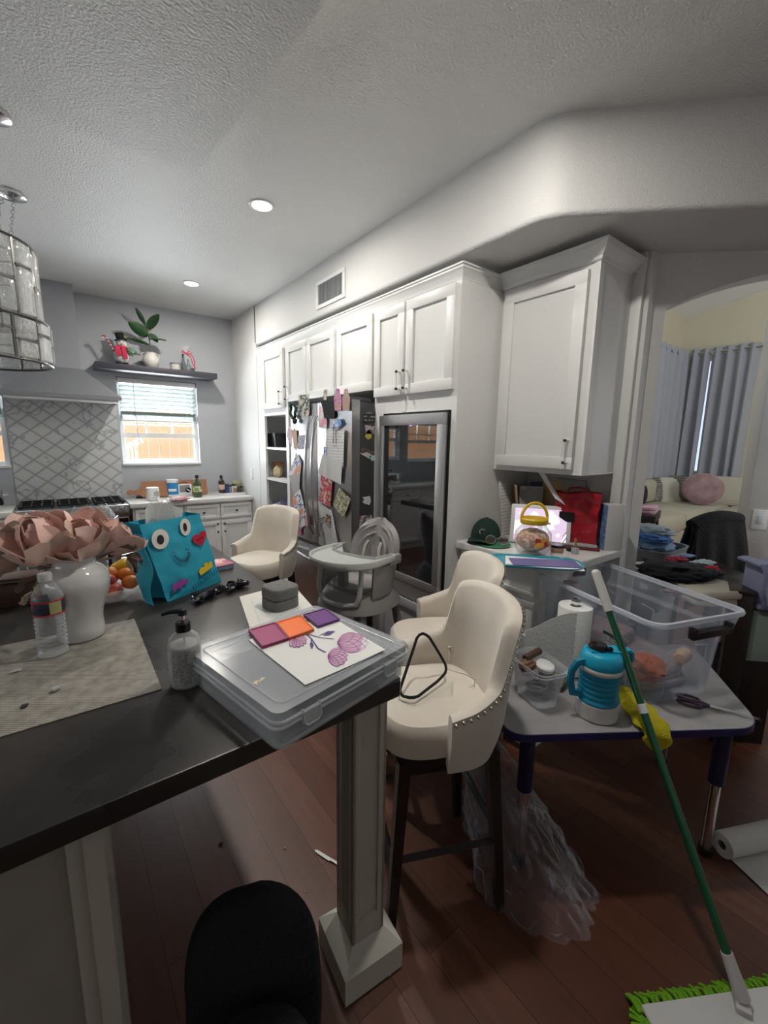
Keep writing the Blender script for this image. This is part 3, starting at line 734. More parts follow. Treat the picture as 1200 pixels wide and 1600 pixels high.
# support post
b0 = ptz(551.7, 1570, 0)
r = thing('support_post', 'square panelled island support post on a mitred plinth', 'post', (b0.x+.080, b0.y+.088, 0), R(-6))
m = MB(); m.loft([r3([(-.091, -.091), (.091, -.091), (.091, .091), (-.091, .091)], 0), r3([(-.091, -.091), (.091, -.091), (.091, .091), (-.091, .091)], 0.082), r3([(-.052, -.052), (.052, -.052), (.052, .052), (-.052, .052)], .122)]); part('plinth', m, mat('plinth_paint', (.58, .56, .50), .45), r)
m = MB(); m.b2((-.044, -.044, .10), (.044, .044, ZI-.043))
for k in range(4):
    m.X = RZ(R(90*k))
    m.b2((-.050, -.050, .10), (-.028, -.040, ZI-.043), .0015); m.b2((.028, -.050, .10), (.050, -.040, ZI-.043), .0015)
    m.b2((-.03, -.0495, .10), (.03, -.040, .19), .0015); m.b2((-.03, -.0495, ZI-.12), (.03, -.040, ZI-.043), .0015)
m.X = Matrix.Identity(4)
part('shaft', m, M_post, r)

# ================================================================== FRIDGE AND COOLER
XFr = 1.412
r = thing('refrigerator', 'stainless french door refrigerator covered with papers and magnets', 'refrigerator')
fy0, fy1, fs = 2.195, 3.035, 2.625
m = MB(); m.b2((XFr+.075, fy0+.006, .03), (XB-.03, fy1-.006, 1.725), .004); part('body', m, M_dsteel, r)
def fdoor(name, ya, yb, za, zb, bow=.012):
    m = MB(); w_ = yb-ya; n_ = 10
    pts = [(-bow*math.sin(PI*i/n_), ya+w_*i/n_) for i in range(n_+1)]
    poly = [(XFr+bow+p[0], p[1]) for p in pts]+[(XFr+.07, yb), (XFr+.07, ya)]
    m.prism(poly[::-1], za, zb)
    return part(name, m, M_steel, r)
dl = fdoor('door', fs+.004, fy1, .765, 1.735); dr = fdoor('door', fy0, fs-.004, .765, 1.735); dw = fdoor('freezer_drawer', fy0, fy1, .06, .735)
m = MB(); m.b2((XFr+.012, fy0, .737), (XFr+.07, fy1, .763)); part('gasket', m, M_black, r)
m = MB(); m.b2((XFr+.02, fy0+.01, 1.7255), (XFr+.16, fy0+.07, 1.748), .004); part('hinge_cover', m, M_dsteel, r)
m = MB(); m.b2((XFr+.02, fy1-.07, 1.7255), (XFr+.16, fy1-.01, 1.748), .004); part('hinge_cover', m, M_dsteel, r)
m = MB(); m.b2((XFr+.03, fy0+.02, .0), (XB-.05, fy1-.02, .05)); part('toe_grille', m, M_black, r)
for d, yy in ((dl, fs+.045), (dr, fs-.045)):
    m = MB(); pts = []
    for i in range(17):
        t = i/16; z = .83+.82*t; bulge = .055*math.sin(PI*t)**.5 if 0 < t < 1 else 0; pts.append((XFr-.004-bulge, yy, z))
    m.tube(pts, .012, 10, False, .7); part('handle', m, M_steel, d)
m = MB(); pts = []
for i in range(17):
    t = i/16; pts.append((XFr-.004-(.055*math.sin(PI*t)**.5 if 0 < t < 1 else 0), fy0+.06+(fy1-fy0-.12)*t, .665))
m.tube(pts, .012, 10, False, .8); part('handle', m, M_steel, dw)
# wine cooler
r = thing('wine_cooler', 'tall built-in wine cooler with steel frame and dark glass door', 'wine cooler')
cy0, cy1, cz0, cz1 = 1.549, 2.108, .660, 1.652
m = MB(); x0, x1 = XW-.004, XB-.03
m.b2((x0+.01, cy0, cz0), (x1, cy0+.02, cz1)); m.b2((x0+.01, cy1-.02, cz0), (x1, cy1, cz1)); m.b2((x0+.01, cy0, cz1-.02), (x1, cy1, cz1)); m.b2((x0+.01, cy0, cz0), (x1, cy1, cz0+.02)); m.b2((x1-.02, cy0, cz0), (x1, cy1, cz1))
part('body', m, M_blackc, r)
m = MB(); f = .058; xa, xb = XW-.045, XW-.008; g = .012
a0, a1, b0_, b1_ = cy0+g, cy1-g, cz0+.02, cz1-g
m.b2((xa+.0005, a0, b0_+f*.8), (xb-.0005, a0+f*.75, b1_-f), .0005); m.b2((xa+.0005, a1-f*.75, b0_+f*.8), (xb-.0005, a1, b1_-f), .0005); m.b2((xa, a0, b1_-f), (xb, a1, b1_), .002); m.b2((xa, a0, b0_), (xb, a1, b0_+f*.8), .002)
d = part('door_frame', m, mat('satin_steel', (.66, .66, .67), .42, 1), r)
m = MB(); m.b2((xa+.008, a0+f*.7, b0_+f*.7), (xa+.014, a1-.086, b1_-f*.9)); o_g = part('door_glass', m, mat('smoked_glass', (.010, .010, .013), .015, alpha=.70, coat=1, ior=2.3), d)
m = MB(); m.b2((x0-.002, cy0, cz0), (x0+.012, cy1, cz0+.018)); m.b2((x0-.002, cy0, cz1-.012), (x0+.012, cy1, cz1)); m.b2((x0-.002, cy0, cz0), (x0+.012, cy0+.012, cz1)); m.b2((x0-.002, cy1-.012, cz0), (x0+.012, cy1, cz1)); part('gasket', m, M_black, r)
m = MB(); m.b2((xa+.016, 1.62, 1.56), (xa+.018, 1.88, 1.60)); part('control_panel', m, M_blackg, r)
m = MB(); m.b2((xa+.0085, a1-.085, b0_+f*.7), (xa+.0135, a1-f*.7, b1_-f*.9)); part('dark_strip', m, mat('matte_black', (.01, .01, .012), .7), r)  # black strip added where the glass should mirror nothing
textmesh('display', '37', .022, .001, mat('blue_led', (.05, .05, .6), .5, emit=(.15, .12, 1), es=6), r, T(xa+.007, 1.815, 1.585) @ RZ(R(-90)) @ RX(R(90)))
for z in (.80, .96, 1.12, 1.28, 1.44):
    m = MB()
    for y in [cy0+.04+k*.035 for k in range(15)]: m.cyl((x0+.03, y, z), (x1-.03, y, z), .0025, n=5)
    m.cyl((x0+.03, cy0+.02, z), (x0+.03, cy1-.02, z), .005, n=6); part('wire_shelf', m, M_chrome, r)
mbt = mat('bottle_glass', (.03, .012, .014), .12, coat=1)
k = 0
for z, ys in ((.96, (1.64, 1.73, 1.82, 1.91, 2.0)), (.80, (1.66, 1.78, 1.9)), (1.12, (1.7, 1.86))):
    for y in ys:
        m = MB(); m.lathe([(0, 0), (.034, 0), (.037, .01), (.037, .19), (.014, .24), (.013, .29), (0, .29)], n=14, mt=T(XW+.36, y, z+.041) @ RY(R(-90)))
        tag(m.build('wine_bottle', [mat('foil_'+str(k % 3), ((.25, .03, .03), (.45, .42, .38), (.02, .02, .03))[k % 3], .25, .6)] if k % 4 == 1 else mbt), 'wine bottle lying on a shelf inside the cooler', 'bottle', 'wine bottles in the cooler'); k += 1

# ================================================================== BAR STOOLS (front = local +x)
def make_stool(label, loc, rz):
    r = thing('bar_stool', label, 'bar stool', loc, rz, 'cream upholstered bar stools')
    zs = .685
    # seat cushion, squarish front
    poly = []
    for i in range(40):
        a = 2*PI*i/40; c, s = math.cos(a), math.sin(a); e = .62
        x = .195*math.copysign(abs(c)**e, c)+.01; y = .185*math.copysign(abs(s)**e, s); poly.append((x, y))
    m = MB(); rings = []
    def ring(k, z): return [(x*k, y*k, z) for x, y in poly]
    rings = [ring(.90, .575), ring(.985, .585), ring(1.0, .61), ring(1.0, .645), ring(.985, .668), ring(.93, .682), ring(.7, .692), ring(.3, .697)]
    m.loft(rings); part('seat', m, M_cream_f, r)
    # wrap-around back: inner and outer skin swept round the seat
    TH = R(98); N = 56; KS = .80
    def hgt(t):          # rim height over |angle| 0..1
        a = abs(t)
        if a < .40: h = .335-.03*(a/.4)**2
        elif a < .62: q = (a-.40)/.22; q = q*q*(3-2*q); h = .305-.185*q
        else: q = (a-.62)/.38; h = .120-.055*q
        return h
    def foot(ang, k=1.0):
        c, s = math.cos(ang), math.sin(ang); e = .78
        return -.152*k*math.copysign(abs(c)**e, c), .202*k*math.copysign(abs(s)**e, s)
    rings = []; rim = []; rimo = []
    for i in range(N+1):
        t = -1+2*i/N; ang = TH*t; h = hgt(t); zt = zs+h; z0 = .575
        fl = .17*max(0, h-.1)   # outward flare with height, at the back
        x, y = foot(ang); L = math.hypot(x, y); nx, ny = x/L, y/L
        thk = .044
        def P(o, z): return (x+nx*o, y+ny*o, z)
        up = fl*(1-.25*abs(t))
        rg = [P(-.010, z0), P(.0, zs), P(up*.5, zs+h*.55), P(up*.95, zt-.02), P(up+.012, zt-.004), P(up+.03, zt), P(up+.047, zt-.006), P(up+thk, zt-.024), P(up*.55+thk+.003, zs+h*.5), P(thk+.004, zs-.01), P(thk-.008, z0+.045), P(.018, z0-.012)]
        rings.append(rg); rim.append(P(up+.051, zt-.020)); rimo.append(rg)
    m = MB(); m.loft(rings); part('back', m, M_cream_f, r, None, 50)
    m = MB()
    pts = [Vector(p) for p in rim]; acc = 0; last = pts[0]; step = .022; out = [pts[0]]
    for a, b in zip(pts, pts[1:]):
        L = (b-a).length; s = step-acc
        while s < L: out.append(a+(b-a)*(s/L)); s += step
        acc = L-(s-step)
    for p in out:
        m.ell(tuple(p+Vector((p.x, p.y, 0)).normalized()*.001+Vector((0, 0, .005))), (.0062,)*3, None, 6, 4)
    for i in range(-10, 11):           # row under the seat front
        m.ell((.199, i*.0145, .598), (.0048,)*3, None, 6, 4)
    o = part('nailhead_trim', m, M_nail, r); o['kind'] = 'stuff'
    m = MB(); m.prism(rrect(.33, .33, .05), .545, .578); part('seat_frame', m, M_leg, r)
    for sx in (-1, 1):
        for sy in (-1, 1):
            m = MB(); m.loft([[(sx*.185+a*.013, sy*.178+b*.013, 0) for a, b in ((-1, -1), (1, -1), (1, 1), (-1, 1))], [(sx*.142+a*.019, sy*.138+b*.019, .56) for a, b in ((-1, -1), (1, -1), (1, 1), (-1, 1))]]); part('leg', m, M_leg, r)
    for a, b, z in (((1, -1), (1, 1), .20), ((-1, -1), (-1, 1), .27), ((-1, -1), (1, -1), .24), ((-1, 1), (1, 1), .24)):
        m = MB(); k = .168; m.tube([(a[0]*k, a[1]*k*.96, z), (b[0]*k, b[1]*k*.96, z)], .013, 4); part('stretcher', m, M_leg, r)
    return r
near = make_stool('nearest cream stool with nailhead rim, black hanger lying on its seat', (.93, .925, 0), R(156))
mid = dup(near, (1.245, 1.225, 0), R(152), 'middle cream stool directly behind the one with the hanger')
far = dup(near, (1.075, 2.81, 0), R(203), 'farthest cream stool at the island end by the fridge')
# black padded chair at the bottom of the picture, facing the camera
r = thing('black_chair', 'black chair with rounded back standing in front of the island post', 'chair', (.165, .562, 0), R(-114))
ol = [(.105, .10), (.128, .20), (.134, .34)]
for k_ in range(21):
    a_ = PI*k_/20; c_, s_ = math.cos(a_), math.sin(a_); ol.append((.132*math.copysign(abs(c_)**.85, c_)+.012*s_, .40+(.205 if c_ < 0 else .20)*abs(s_)**.80))
ol += [(-.134, .34), (-.128, .20), (-.105, .10)]
m = MB(); m.pillow([(-y_, z_) for y_, z_ in ol][::-1], 0, .055, .018, T(-.165, 0, 0) @ RY(R(-4)) @ Matrix(((0, 0, 1, 0), (1, 0, 0, 0), (0, 1, 0, 0), (0, 0, 0, 1)))); part('backrest', m, M_blackc, r)
m = MB(); m.pillow(rrect(.24, .22, .09, 6), .36, .42, .02, T(.0, 0, 0)); part('seat', m, M_blackc, r)
for sx in (-.09, .09):
    for sy in (-.08, .08): m = MB(); m.cyl((sx, sy, .37), (sx*1.15, sy*1.15, 0), .016, .011, 10); part('leg', m, M_black, r)
# black velvet hanger on the nearest stool
def hanger():
    m = MB(); z = 0
    A_ = ptz(619, 1097, .70); B_ = ptz(661, 990, .80); C_ = ptz(700, 1046, .735)
    A_ = Vector((A_.x, A_.y, .712)); 
    pts = []
    def seg(a, b, k=6): return [a+(b-a)*(i/k) for i in range(k)]
    a2 = ptz(622, 1086, .71); a3 = ptz(648, 1092, .712); b1 = ptz(654, 989, .86); b2_ = ptz(668, 991, .86); c1 = ptz(690, 1027, .76); c2 = ptz(700, 1046, .735); c3 = ptz(687, 1062, .722)
    loop = [a2, b1, b2_, c1, c2, c3, a3]
    out = []
    n_ = len(loop)
    for i in range(n_):
        p, q, s = loop[i-1], loop[i], loop[(i+1) % n_]
        d0 = (p-q); d1 = (s-q); k = .018
        out += [q+d0.normalized()*min(k, d0.length*.45), q+d0.normalized()*min(k, d0.length*.45)*.35+d1.normalized()*min(k, d1.length*.45)*.35, q+d1.normalized()*min(k, d1.length*.45)]
    m.tube(out, .0048, 8, True, 1)
    return m, c2
m, hc = hanger(); r = thing('clothes_hanger', 'black velvet clothes hanger lying on the nearest cream stool', 'hanger'); part('frame', m, M_blackc, r)
m = MB(); hp = [hc, ptz(716, 1051, .72), ptz(730, 1055, .715), ptz(742, 1063, .71), ptz(741, 1072, .71), ptz(733, 1074, .71)]; m.tube(hp, .0016, 6); part('hook', m, M_chrome, r)

# ================================================================== HIGH CHAIR (front = local +x)
r = thing('high_chair', 'grey convertible baby high chair with tray in front of the wine cooler', 'high chair', (1.22, 1.80, .055), R(196))
S = .93
def ov(k, ax, ay, z, cx=0, e=.75, n_=32):
    out = []
    for i in range(n_):
        a = 2*PI*i/n_; c, s = math.cos(a), math.sin(a); out.append((cx+ax*k*math.copysign(abs(c)**e, c), ay*k*math.copysign(abs(s)**e, s), z))
    return out
m = MB(); m.loft([ov(1, .205, .20, .60), ov(1, .20, .195, .62), ov(1, .165, .155, .69), ov(.9, .16, .15, .695)]); part('base_skirt', m, M_grayp, r)
for sx in (-1, 1):
    for sy in (-1, 1): m = MB(); m.cyl((sx*.13, sy*.125, .63), (sx*.225, sy*.215, -.055), .023, .017, 12); part('leg', m, mat('pewter_leg', (.22, .22, .22), .4), r)
# seat bucket
def bucket(u, v):
    ang = PI*(u-.5)*1.28; c, s = math.cos(ang), math.sin(ang)
    b = max(0., c); h = .12+.16*max(0, b)**1.5*0
    top = .835+.0*b
    z = .675+(top-.675)*v; k = 1+.10*v
    return (-.150*k*math.copysign(abs(c)**.8, c)+.02, .165*k*math.copysign(abs(s)**.8, s), z)
m = MB(); m.grid(bucket, 29, 6, .014); m.loft([ov(1, .16, .16, .672, .0), ov(1, .16, .16, .69, .0)]); part('seat_shell', m, M_grayp, r)
def backf(o, w0, zt, zb, thk):
    def f(u, v):
        a = (u-.5)*2; z = zb+(zt-zb)*v; ww = w0*(1-(max(0, v-.55)/.45)**2.4*(.42)) if v < 1 else w0*.58
        ww = w0*math.sqrt(max(0.02, 1-(max(0, v-.5)/.5)**2*.96))
        x = -.125-.09*(z-.7)/.35+.045*abs(a)**2.2*(1-.3*v)+o
        return (x, a*ww, z)
    return f
m = MB(); m.grid(backf(0, .160, 1.02, .70, 0), 25, 18, -.030); part('backrest', m, M_grayf, r)
m = MB(); m.grid(backf(.012, .130, .992, .71, 0), 23, 16, -.012); part('back_cushion', m, M_grayf, r)
m = MB(); m.grid(backf(.026, .098, .95, .72, 0), 21, 14, -.012); part('back_pad', m, mat('grey_vinyl_dark', (.29, .275, .275), .6), r)
m = MB(); m.loft([ov(1, .125, .125, .695, .02), ov(1, .13, .13, .715, .02), ov(.85, .13, .13, .722, .02)]); part('seat_cushion', m, M_grayf, r)
for s in (-1, 1):
    m = MB(); m.tube([(-.125, s*.045, .90), (-.10, s*.048, .87), (-.085, s*.055, .80), (-.05, s*.06, .73)], .009, 6, False, .25); st = part('harness_strap', m, mat('strap_grey', (.42, .40, .37), .7), r)
    m = MB(); m.box((-.078, s*.055, .80), (.012, .026, .02), None, .003); part('buckle', m, mat('strap_buckle', (.25, .25, .25), .4), st)
m = MB(); m.tube([(.145, -.135, .83), (.165, -.138, .70), (.17, -.12, .655), (.19, -.06, .64), (.195, 0, .638), (.19, .06, .64), (.17, .12, .655), (.165, .138, .70), (.145, .135, .83)], .013, 10); part('front_guard', m, M_grayl, r)
m = MB(); m.box((.13, 0, .77), (.035, .05, .14), None, .008); part('crotch_post', m, M_grayp, r)
# tray
tp = []
for i in range(33):
    a = -PI/2+PI*i/32; tp.append((.06+.215*math.cos(a)**.8 if math.cos(a) > 0 else .06, .205*math.sin(a)))
tp += [(-.03, .205), (-.06, .19), (-.045, .165), (.055, .145), (.08, .08), (.085, 0), (.08, -.08), (.055, -.145), (-.045, -.165), (-.06, -.19), (-.03, -.205)]
m = MB()
def trk(poly, k, z, cx=.12): return [(cx+(x-cx)*k, y*k, z) for x, y in poly]
m.loft([trk(tp, .95, .838), trk(tp, 1.0, .848), trk(tp, 1.01, .868), trk(tp, .99, .876), trk(tp, .95, .874), trk(tp, .92, .862), trk(tp, .5, .860)], True)
part('tray', m, M_grayl, r)
for s in (-1, 1): m = MB(); m.box((-.045, s*.188, .848), (.10, .03, .05), None, .01); part('tray_arm', m, M_grayp, r)

# ================================================================== ON THE ISLAND
TI = ZI+.0005
# placemat
a = ptz(210, 968, ZI); b = ptz(253, 1078, ZI); ux = (a-b).normalized(); uy = Vector((-ux.y, ux.x, 0)); L = (a-b).length
r_ang = math.atan2(ux.y, ux.x)
m = MB(); m.prism([(0, 0), (L, 0), (L, .62), (0, .62)], 0, .0025); o = m.build('placemat', weave()); tag(o, 'beige woven table mat lying under the white vase and water bottle', 'placemat', None, (b.x, b.y, TI), r_ang)
ZM = TI+.003
for px, py, s, lab in ((86, 1077, .006, 'clear plastic crumb in the middle of the woven mat'), (38, 1102, .0045, 'dark grey crumb near the left edge of the woven mat'), (24, 1048, .004, 'thin white shred on the left of the woven mat')):
    p = ptz(px, py, ZM+.004); m = MB(); crumple(m, (0, 0, s*.8), (s*1.5 if 'shred' not in lab else s*2.6, s, s*.8), px, .5, 2, 10, 6); o = m.build('crumb', mat('crumb_'+str(px), (.5, .52, .53) if px != 38 else (.10, .10, .10), .5)); tag(o, lab, 'crumb', 'crumbs on the woven mat', (p.x, p.y, ZM))
# water bottle
p = ptz(78, 1027, ZM); p = p+Vector((.008, .02, 0))
r = thing('water_bottle', 'clear plastic water bottle with red and dark label on the woven mat', 'bottle', (p.x, p.y, ZM))
prof = [(0, 0), (.026, 0), (.0315, .004)]
for i in range(9): z = .012+.0105*i; prof += [(.0325, z), (.0300, z+.0052)]
prof += [(.0325, .108), (.0325, .150), (.030, .162), (.018, .182), (.0125, .188), (.0125, .197)]
m = MB(); m.lathe(prof, n=30, cap=False); part('bottle_body', m, film('bottle_pet', (.75, .79, .82), .10, .75, .05, 1.6, coat=1), r)
m = MB(); m.lathe([(0, .001), (.029, .002)]+[(q[0]-.0015, q[1]) for q in prof[3:-8]]+[(.031, .118), (0, .119)], n=24); part('water', m, film('water', (.7, .75, .78), .06, .5, .03, 2), r)
m = MB(); m.lathe([(.0331, .110), (.0331, .146)], n=30, cap=False); lb = part('label', m, patches('bottle_label', [(.02, .02, .04), (.03, .03, .06), (.42, .03, .05)], 12), r)
m = MB(); m.lathe([(.0333, .142), (.0333, .147)], n=30, cap=False); m.lathe([(.0333, .109), (.0333, .113)], n=30, cap=False); part('label_border', m, mat('label_red', (.5, .03, .05), .5), lb)
cd = (O-Vector((p.x, p.y, .95))); a0 = math.atan2(cd.y, cd.x)
m = MB(); m.grid(lambda u, v: (.0336*math.cos(a0+.45+(u-.5)*.8), .0336*math.sin(a0+.45+(u-.5)*.8), .113+.030*v), 8, 2); part('label_panel', m, mat('label_panel_green', (.38, .40, .17), .5), lb)
m = MB(); m.lathe([(0, .192), (.0150, .192), (.0150, .208), (.0135, .211), (0, .211)], n=24); part('cap', m, mat('cap_grey', (.55, .56, .57), .4), r)
# white ginger-jar vase
vb = ptz(124, 1003, ZM)+Vector((.008, .040, 0))
r = thing('vase', 'glossy white ginger jar vase holding the pink silk flowers', 'vase', (vb.x, vb.y, ZM))
vp = [(0, 0), (.052, 0), (.056, .006), (.055, .03), (.054, .055), (.058, .08), (.067, .11), (.075, .135), (.078, .155), (.075, .175), (.064, .192), (.052, .200), (.048, .206), (.050, .222), (.054, .226), (.050, .229), (.044, .224), (.042, .205), (.060, .18), (.0, .17)]
m = MB(); m.lathe(vp, n=48); part('vase_body', m, mat('white_glaze', (.66, .66, .66), .12, coat=1, ior=1.5), r, None, 60)
# silk magnolias
mp_ = mat('petal_pink', (.86, .58, .51), .65, var=.12, vs=14, sheen=.2); mp2 = mat('petal_back', (.68, .47, .39), .7, var=.2, vs=14)
mlf = mat('leaf_brown', (.22, .15, .12), .5, var=.3, vs=12); mlf2 = mat('leaf_taupe', (.40, .32, .26), .55, var=.2, vs=12)
def petal(L, W_, cup, curl, seed):
    def f(u, v):
        a = (u-.5)*2; wv = W_*math.sin(PI*min(1, .10+.88*v))**.65*(1-.12*v)
        y = a*wv; x = L*v; z = cup*(a*a)*L*.35*math.sin(PI*v*.8) + curl*L*v*v + .008*noise.noise(Vector((a*2+seed, v*4, seed*3)))*v*2
        return (x, y, z)
    return f
def bloom(label, c, nrm, size, seed, npet=8, open_=.5):
    rnd = random.Random(seed); r = thing('silk_magnolia', label, 'flower', c, 0, 'silk magnolias in the white vase')
    q = Vector(nrm).to_track_quat('Z', 'Y').to_matrix().to_4x4()
    k = 0
    for ringi, (cnt, tilt, sc_) in enumerate(((5, 20, 1.0), (3, 48, .82))):
        for i in range(cnt):
            a = 2*PI*(i+.5*ringi)/cnt+rnd.random()*.35; t = R(tilt+rnd.uniform(-9, 9))
            L = size*sc_*rnd.uniform(.88, 1.1)
            m = MB(); m.X = q @ RZ(a) @ T(size*.05, 0, 0) @ RY(-t)
            m.grid(petal(L, L*.56, 1.1, .34 if ringi == 0 else .5, seed+i), 13, 13, .0012)
            part('petal', m, mp_ if (i+ringi) % 4 else mp2, r, None, 60); k += 1
    m = MB(); m.X = q
    for i in range(34):
        a = rnd.random()*2*PI; rr = .18*size*math.sqrt(rnd.random()); h = size*rnd.uniform(.10, .24)
        m.tube([(rr*.5*math.cos(a), rr*.5*math.sin(a), 0), (rr*math.cos(a), rr*math.sin(a), h)], .0014, 5); m.ell((rr*math.cos(a), rr*math.sin(a), h), (.0028, .0028, .004), None, 6, 4)
    part('stamens', m, mat('stamen', (.30, .22, .12), .7, var=.4, vs=60), r)
    m = MB(); tgt = Vector((vb.x, vb.y, ZM+.20))-Vector(c); m.tube([(0, 0, -.002), tuple(tgt*.5+Vector((0, 0, -.01))), tuple(tgt+Vector((0, 0, -.015)))], .003, 6); part('stem', m, mlf, r)
    return r
def W3(px, py, dep): return tuple(ptd(px, py, dep))
dv = (Vector((vb.x, vb.y, ZM))-O).dot(fw)
back = -Vector((fw.x, fw.y, 0)).normalized()
bloom('large dusty pink silk magnolia at the middle front, stamens showing', W3(88, 872, dv-.02), (back.x*.45-.2, back.y*.45, 1), .125, 3, 9)
bloom('upright dusty pink silk magnolia at the top of the bouquet', W3(138, 868, dv+.02), (back.x*.6+.1, back.y*.6, .75), .125, 8, 9)
bloom('dusty pink silk magnolia leaning right over the fruit bowl', W3(168, 864, dv+.05), (.60, .0, .85), .095, 12, 8)
bloom('dusty pink silk magnolia leaning left out past the bottle', W3(35, 878, dv+.0), (-.8, .0, .7), .115, 21, 8)
bloom('small half hidden silk magnolia low at the back of the bouquet', W3(70, 862, dv+.10), (-.1, .9, .7), .10, 27, 7)
def leafthing(i, px, py, dx, dy, L, mm, dep, label):
    c = ptd(px, py, dep); e = ptd(px+dx, py+dy, dep-.01); d = (e-c).normalized()
    m = MB(); q = d.to_track_quat('X', 'Z').to_matrix().to_4x4(); m.X = q @ RX(R(-35+23*(i % 4)))
    m.grid(petal(L, L*.26, .5, -.12, i*3.3), 9, 13, .001); r = thing('silk_leaf_sprig', label, 'leaf', tuple(c), 0, 'silk leaves in the white vase'); part('leaf', m, mm, r, None, 60)
    m = MB(); tgt = Vector((vb.x, vb.y, ZM+.205))-c; m.tube([(0, 0, 0), tuple(tgt*.5), tuple(tgt)], .0022, 5); part('stem', m, mlf, r)
lf = [(118, 905, -22, 50, .085, mlf2, -.03, 'taupe silk leaf hanging down the front of the vase'), (112, 897, 60, -8, .085, mlf2, -.02, 'long taupe silk leaf stretching right under the blooms'), (75, 895, -30, 15, .09, mlf, -.02, 'brown silk leaf pointing left just over the bottle cap'),
      (60, 890, -45, -28, .10, mlf, -.03, 'brown silk leaf rising left across the far left bloom'), (60, 840, -5, -2, .10, mlf2, .0, 'taupe silk leaf on top of the left blooms'), (185, 860, 30, -6, .06, mlf, .04, 'brown silk leaf at the right tip of the bouquet'),
      (195, 868, 45, 12, .055, mlf, .04, 'narrow brown silk leaf pointing at the blue bag'), (203, 868, 12, 34, .055, mlf, .03, 'brown silk leaf drooping beside the fruit'), (20, 860, -14, -45, .06, mlf2, .0, 'taupe silk leaf standing up at the far left of the bouquet'),
      (85, 910, 0, 22, .06, mlf, -.01, 'short dark silk leaf between bottle and vase'), (110, 825, -35, -8, .085, mlf, .06, 'brown silk leaf lying over the top of the bouquet')]
for i, (px, py, dx, dy, L, mm, dd, lab) in enumerate(lf): leafthing(i, px, py, dx, dy, L, mm, dv+dd, lab)
p = ptd(50, 925, dv-.05)
r = thing('dried_bud', 'yellow and cream dried bud hanging just above the bottle cap', 'bud', tuple(p))
m = MB(); m.X = Vector((-.5, 0, -1)).to_track_quat('X', 'Z').to_matrix().to_4x4(); m.grid(petal(.038, .014, .8, .1, 4), 7, 9, .001); part('husk', m, mat('husk', (.55, .48, .34), .7), r)
m = MB(); crumple(m, (.012, 0, .004), (.009, .009, .012), 5, .5, 3, 12, 8); part('seed_head', m, mat('seed_yellow', (.45, .33, .06), .7), r)
# fruit bowl
fb = ptz(190, 940, ZI)+Vector((-.012, .055, 0))
r = thing('glass_bowl', 'scalloped clear glass bowl full of fruit behind the vase', 'bowl', (fb.x, fb.y, TI))
def bowl(u, v):
    a = 2*PI*u; rr = .045+.085*math.sin(v*PI/2)**.8; z = .055*v**1.7; s = 1+.05*v*math.cos(14*a); return (rr*s*math.cos(a), rr*s*math.sin(a), z+.004)
m = MB(); m.grid(bowl, 84, 10, .003, True); m.lathe([(0, 0), (.05, 0), (.05, .006), (0, .006)]); part('bowl_body', m, M_glass, r)
def fruit(kind, dx, dy, z, rr, lab, col, col2, seed):
    m = MB(); s = {'lemon': (1.25, .92, .92), 'apple': (1, 1, .9), 'orange': (1, 1, .95), 'mandarin': (1, 1, .85)}[kind]
    rnd = Vector((seed, seed*2, 0))
    def fn(p):
        k = 1
        if kind == 'lemon': k = 1+.12*(abs(p.x)/(rr*1.25))**8
        q = Vector((p.x*k, p.y, p.z))
        if kind == 'apple': l = math.hypot(q.x, q.y)/rr; q.z -= .22*rr*math.exp(-(l*3)**2)*(1 if q.z > 0 else -1)
        return tuple(q)
    m.ell((0, 0, 0), (rr*s[0], rr*s[1], rr*s[2]), None, 22, 16, fn)
    r = thing(kind, lab, 'fruit', (fb.x+dx, fb.y+dy, TI+z), seed*1.3, 'fruit in the glass bowl')
    part('skin', m, mat('skin_'+kind+str(seed), col, .42, var2=col2, vs=20, bump=.15, bs=220), r)
    m = MB()
    if kind == 'apple': m.tube([(0, 0, rr*.65), (.002, 0, rr*.95), (.004, 0, rr*1.15)], .0014, 5); part('stem', m, mlf, r)
    else: m.lathe([(0, rr*s[2]*.99), (.003, rr*s[2]*.99), (.0025, rr*s[2]*1.02), (0, rr*s[2]*1.03)], n=8); part('stem_end', m, mat('stem_green', (.18, .2, .06), .7), r)
rv = Vector((RT.x, RT.y, 0)).normalized(); fv = Vector((fw.x, fw.y, 0)).normalized()
FR = [('lemon', -.055, .02, .068, .027, 'yellow lemon at the left of the fruit bowl', (.85, .48, .02), (.72, .38, .02)), ('lemon', -.022, .075, .080, .027, 'yellow lemon at the back left of the fruit bowl', (.85, .50, .03), (.75, .40, .02)),
      ('lemon', .012, .05, .098, .030, 'topmost yellow lemon in the fruit bowl', (.88, .50, .02), (.78, .42, .02)), ('apple', .002, -.048, .070, .033, 'dark red apple at the front of the fruit bowl', (.42, .03, .04), (.55, .12, .06)),
      ('apple', -.042, -.035, .050, .030, 'deep red apple tucked at the front left of the bowl', (.36, .025, .05), (.5, .08, .05)), ('orange', -.012, .0, .078, .030, 'orange in the centre of the fruit bowl', (.80, .24, .03), (.72, .17, .03)),
      ('mandarin', .036, .01, .080, .026, 'mandarin above the right mandarins in the bowl', (.82, .23, .02), (.74, .17, .03)), ('mandarin', .062, -.010, .060, .027, 'mandarin at the front right of the fruit bowl', (.80, .24, .04), (.70, .18, .04)),
      ('mandarin', .088, .015, .062, .025, 'rightmost mandarin touching the bowl rim', (.78, .26, .06), (.70, .2, .05)), ('mandarin', .066, .045, .075, .026, 'mandarin at the back right of the fruit bowl', (.82, .22, .03), (.74, .16, .03)),
      ('apple', .036, -.060, .048, .028, 'small red apple under the front mandarin', (.45, .05, .04), (.55, .15, .08))]
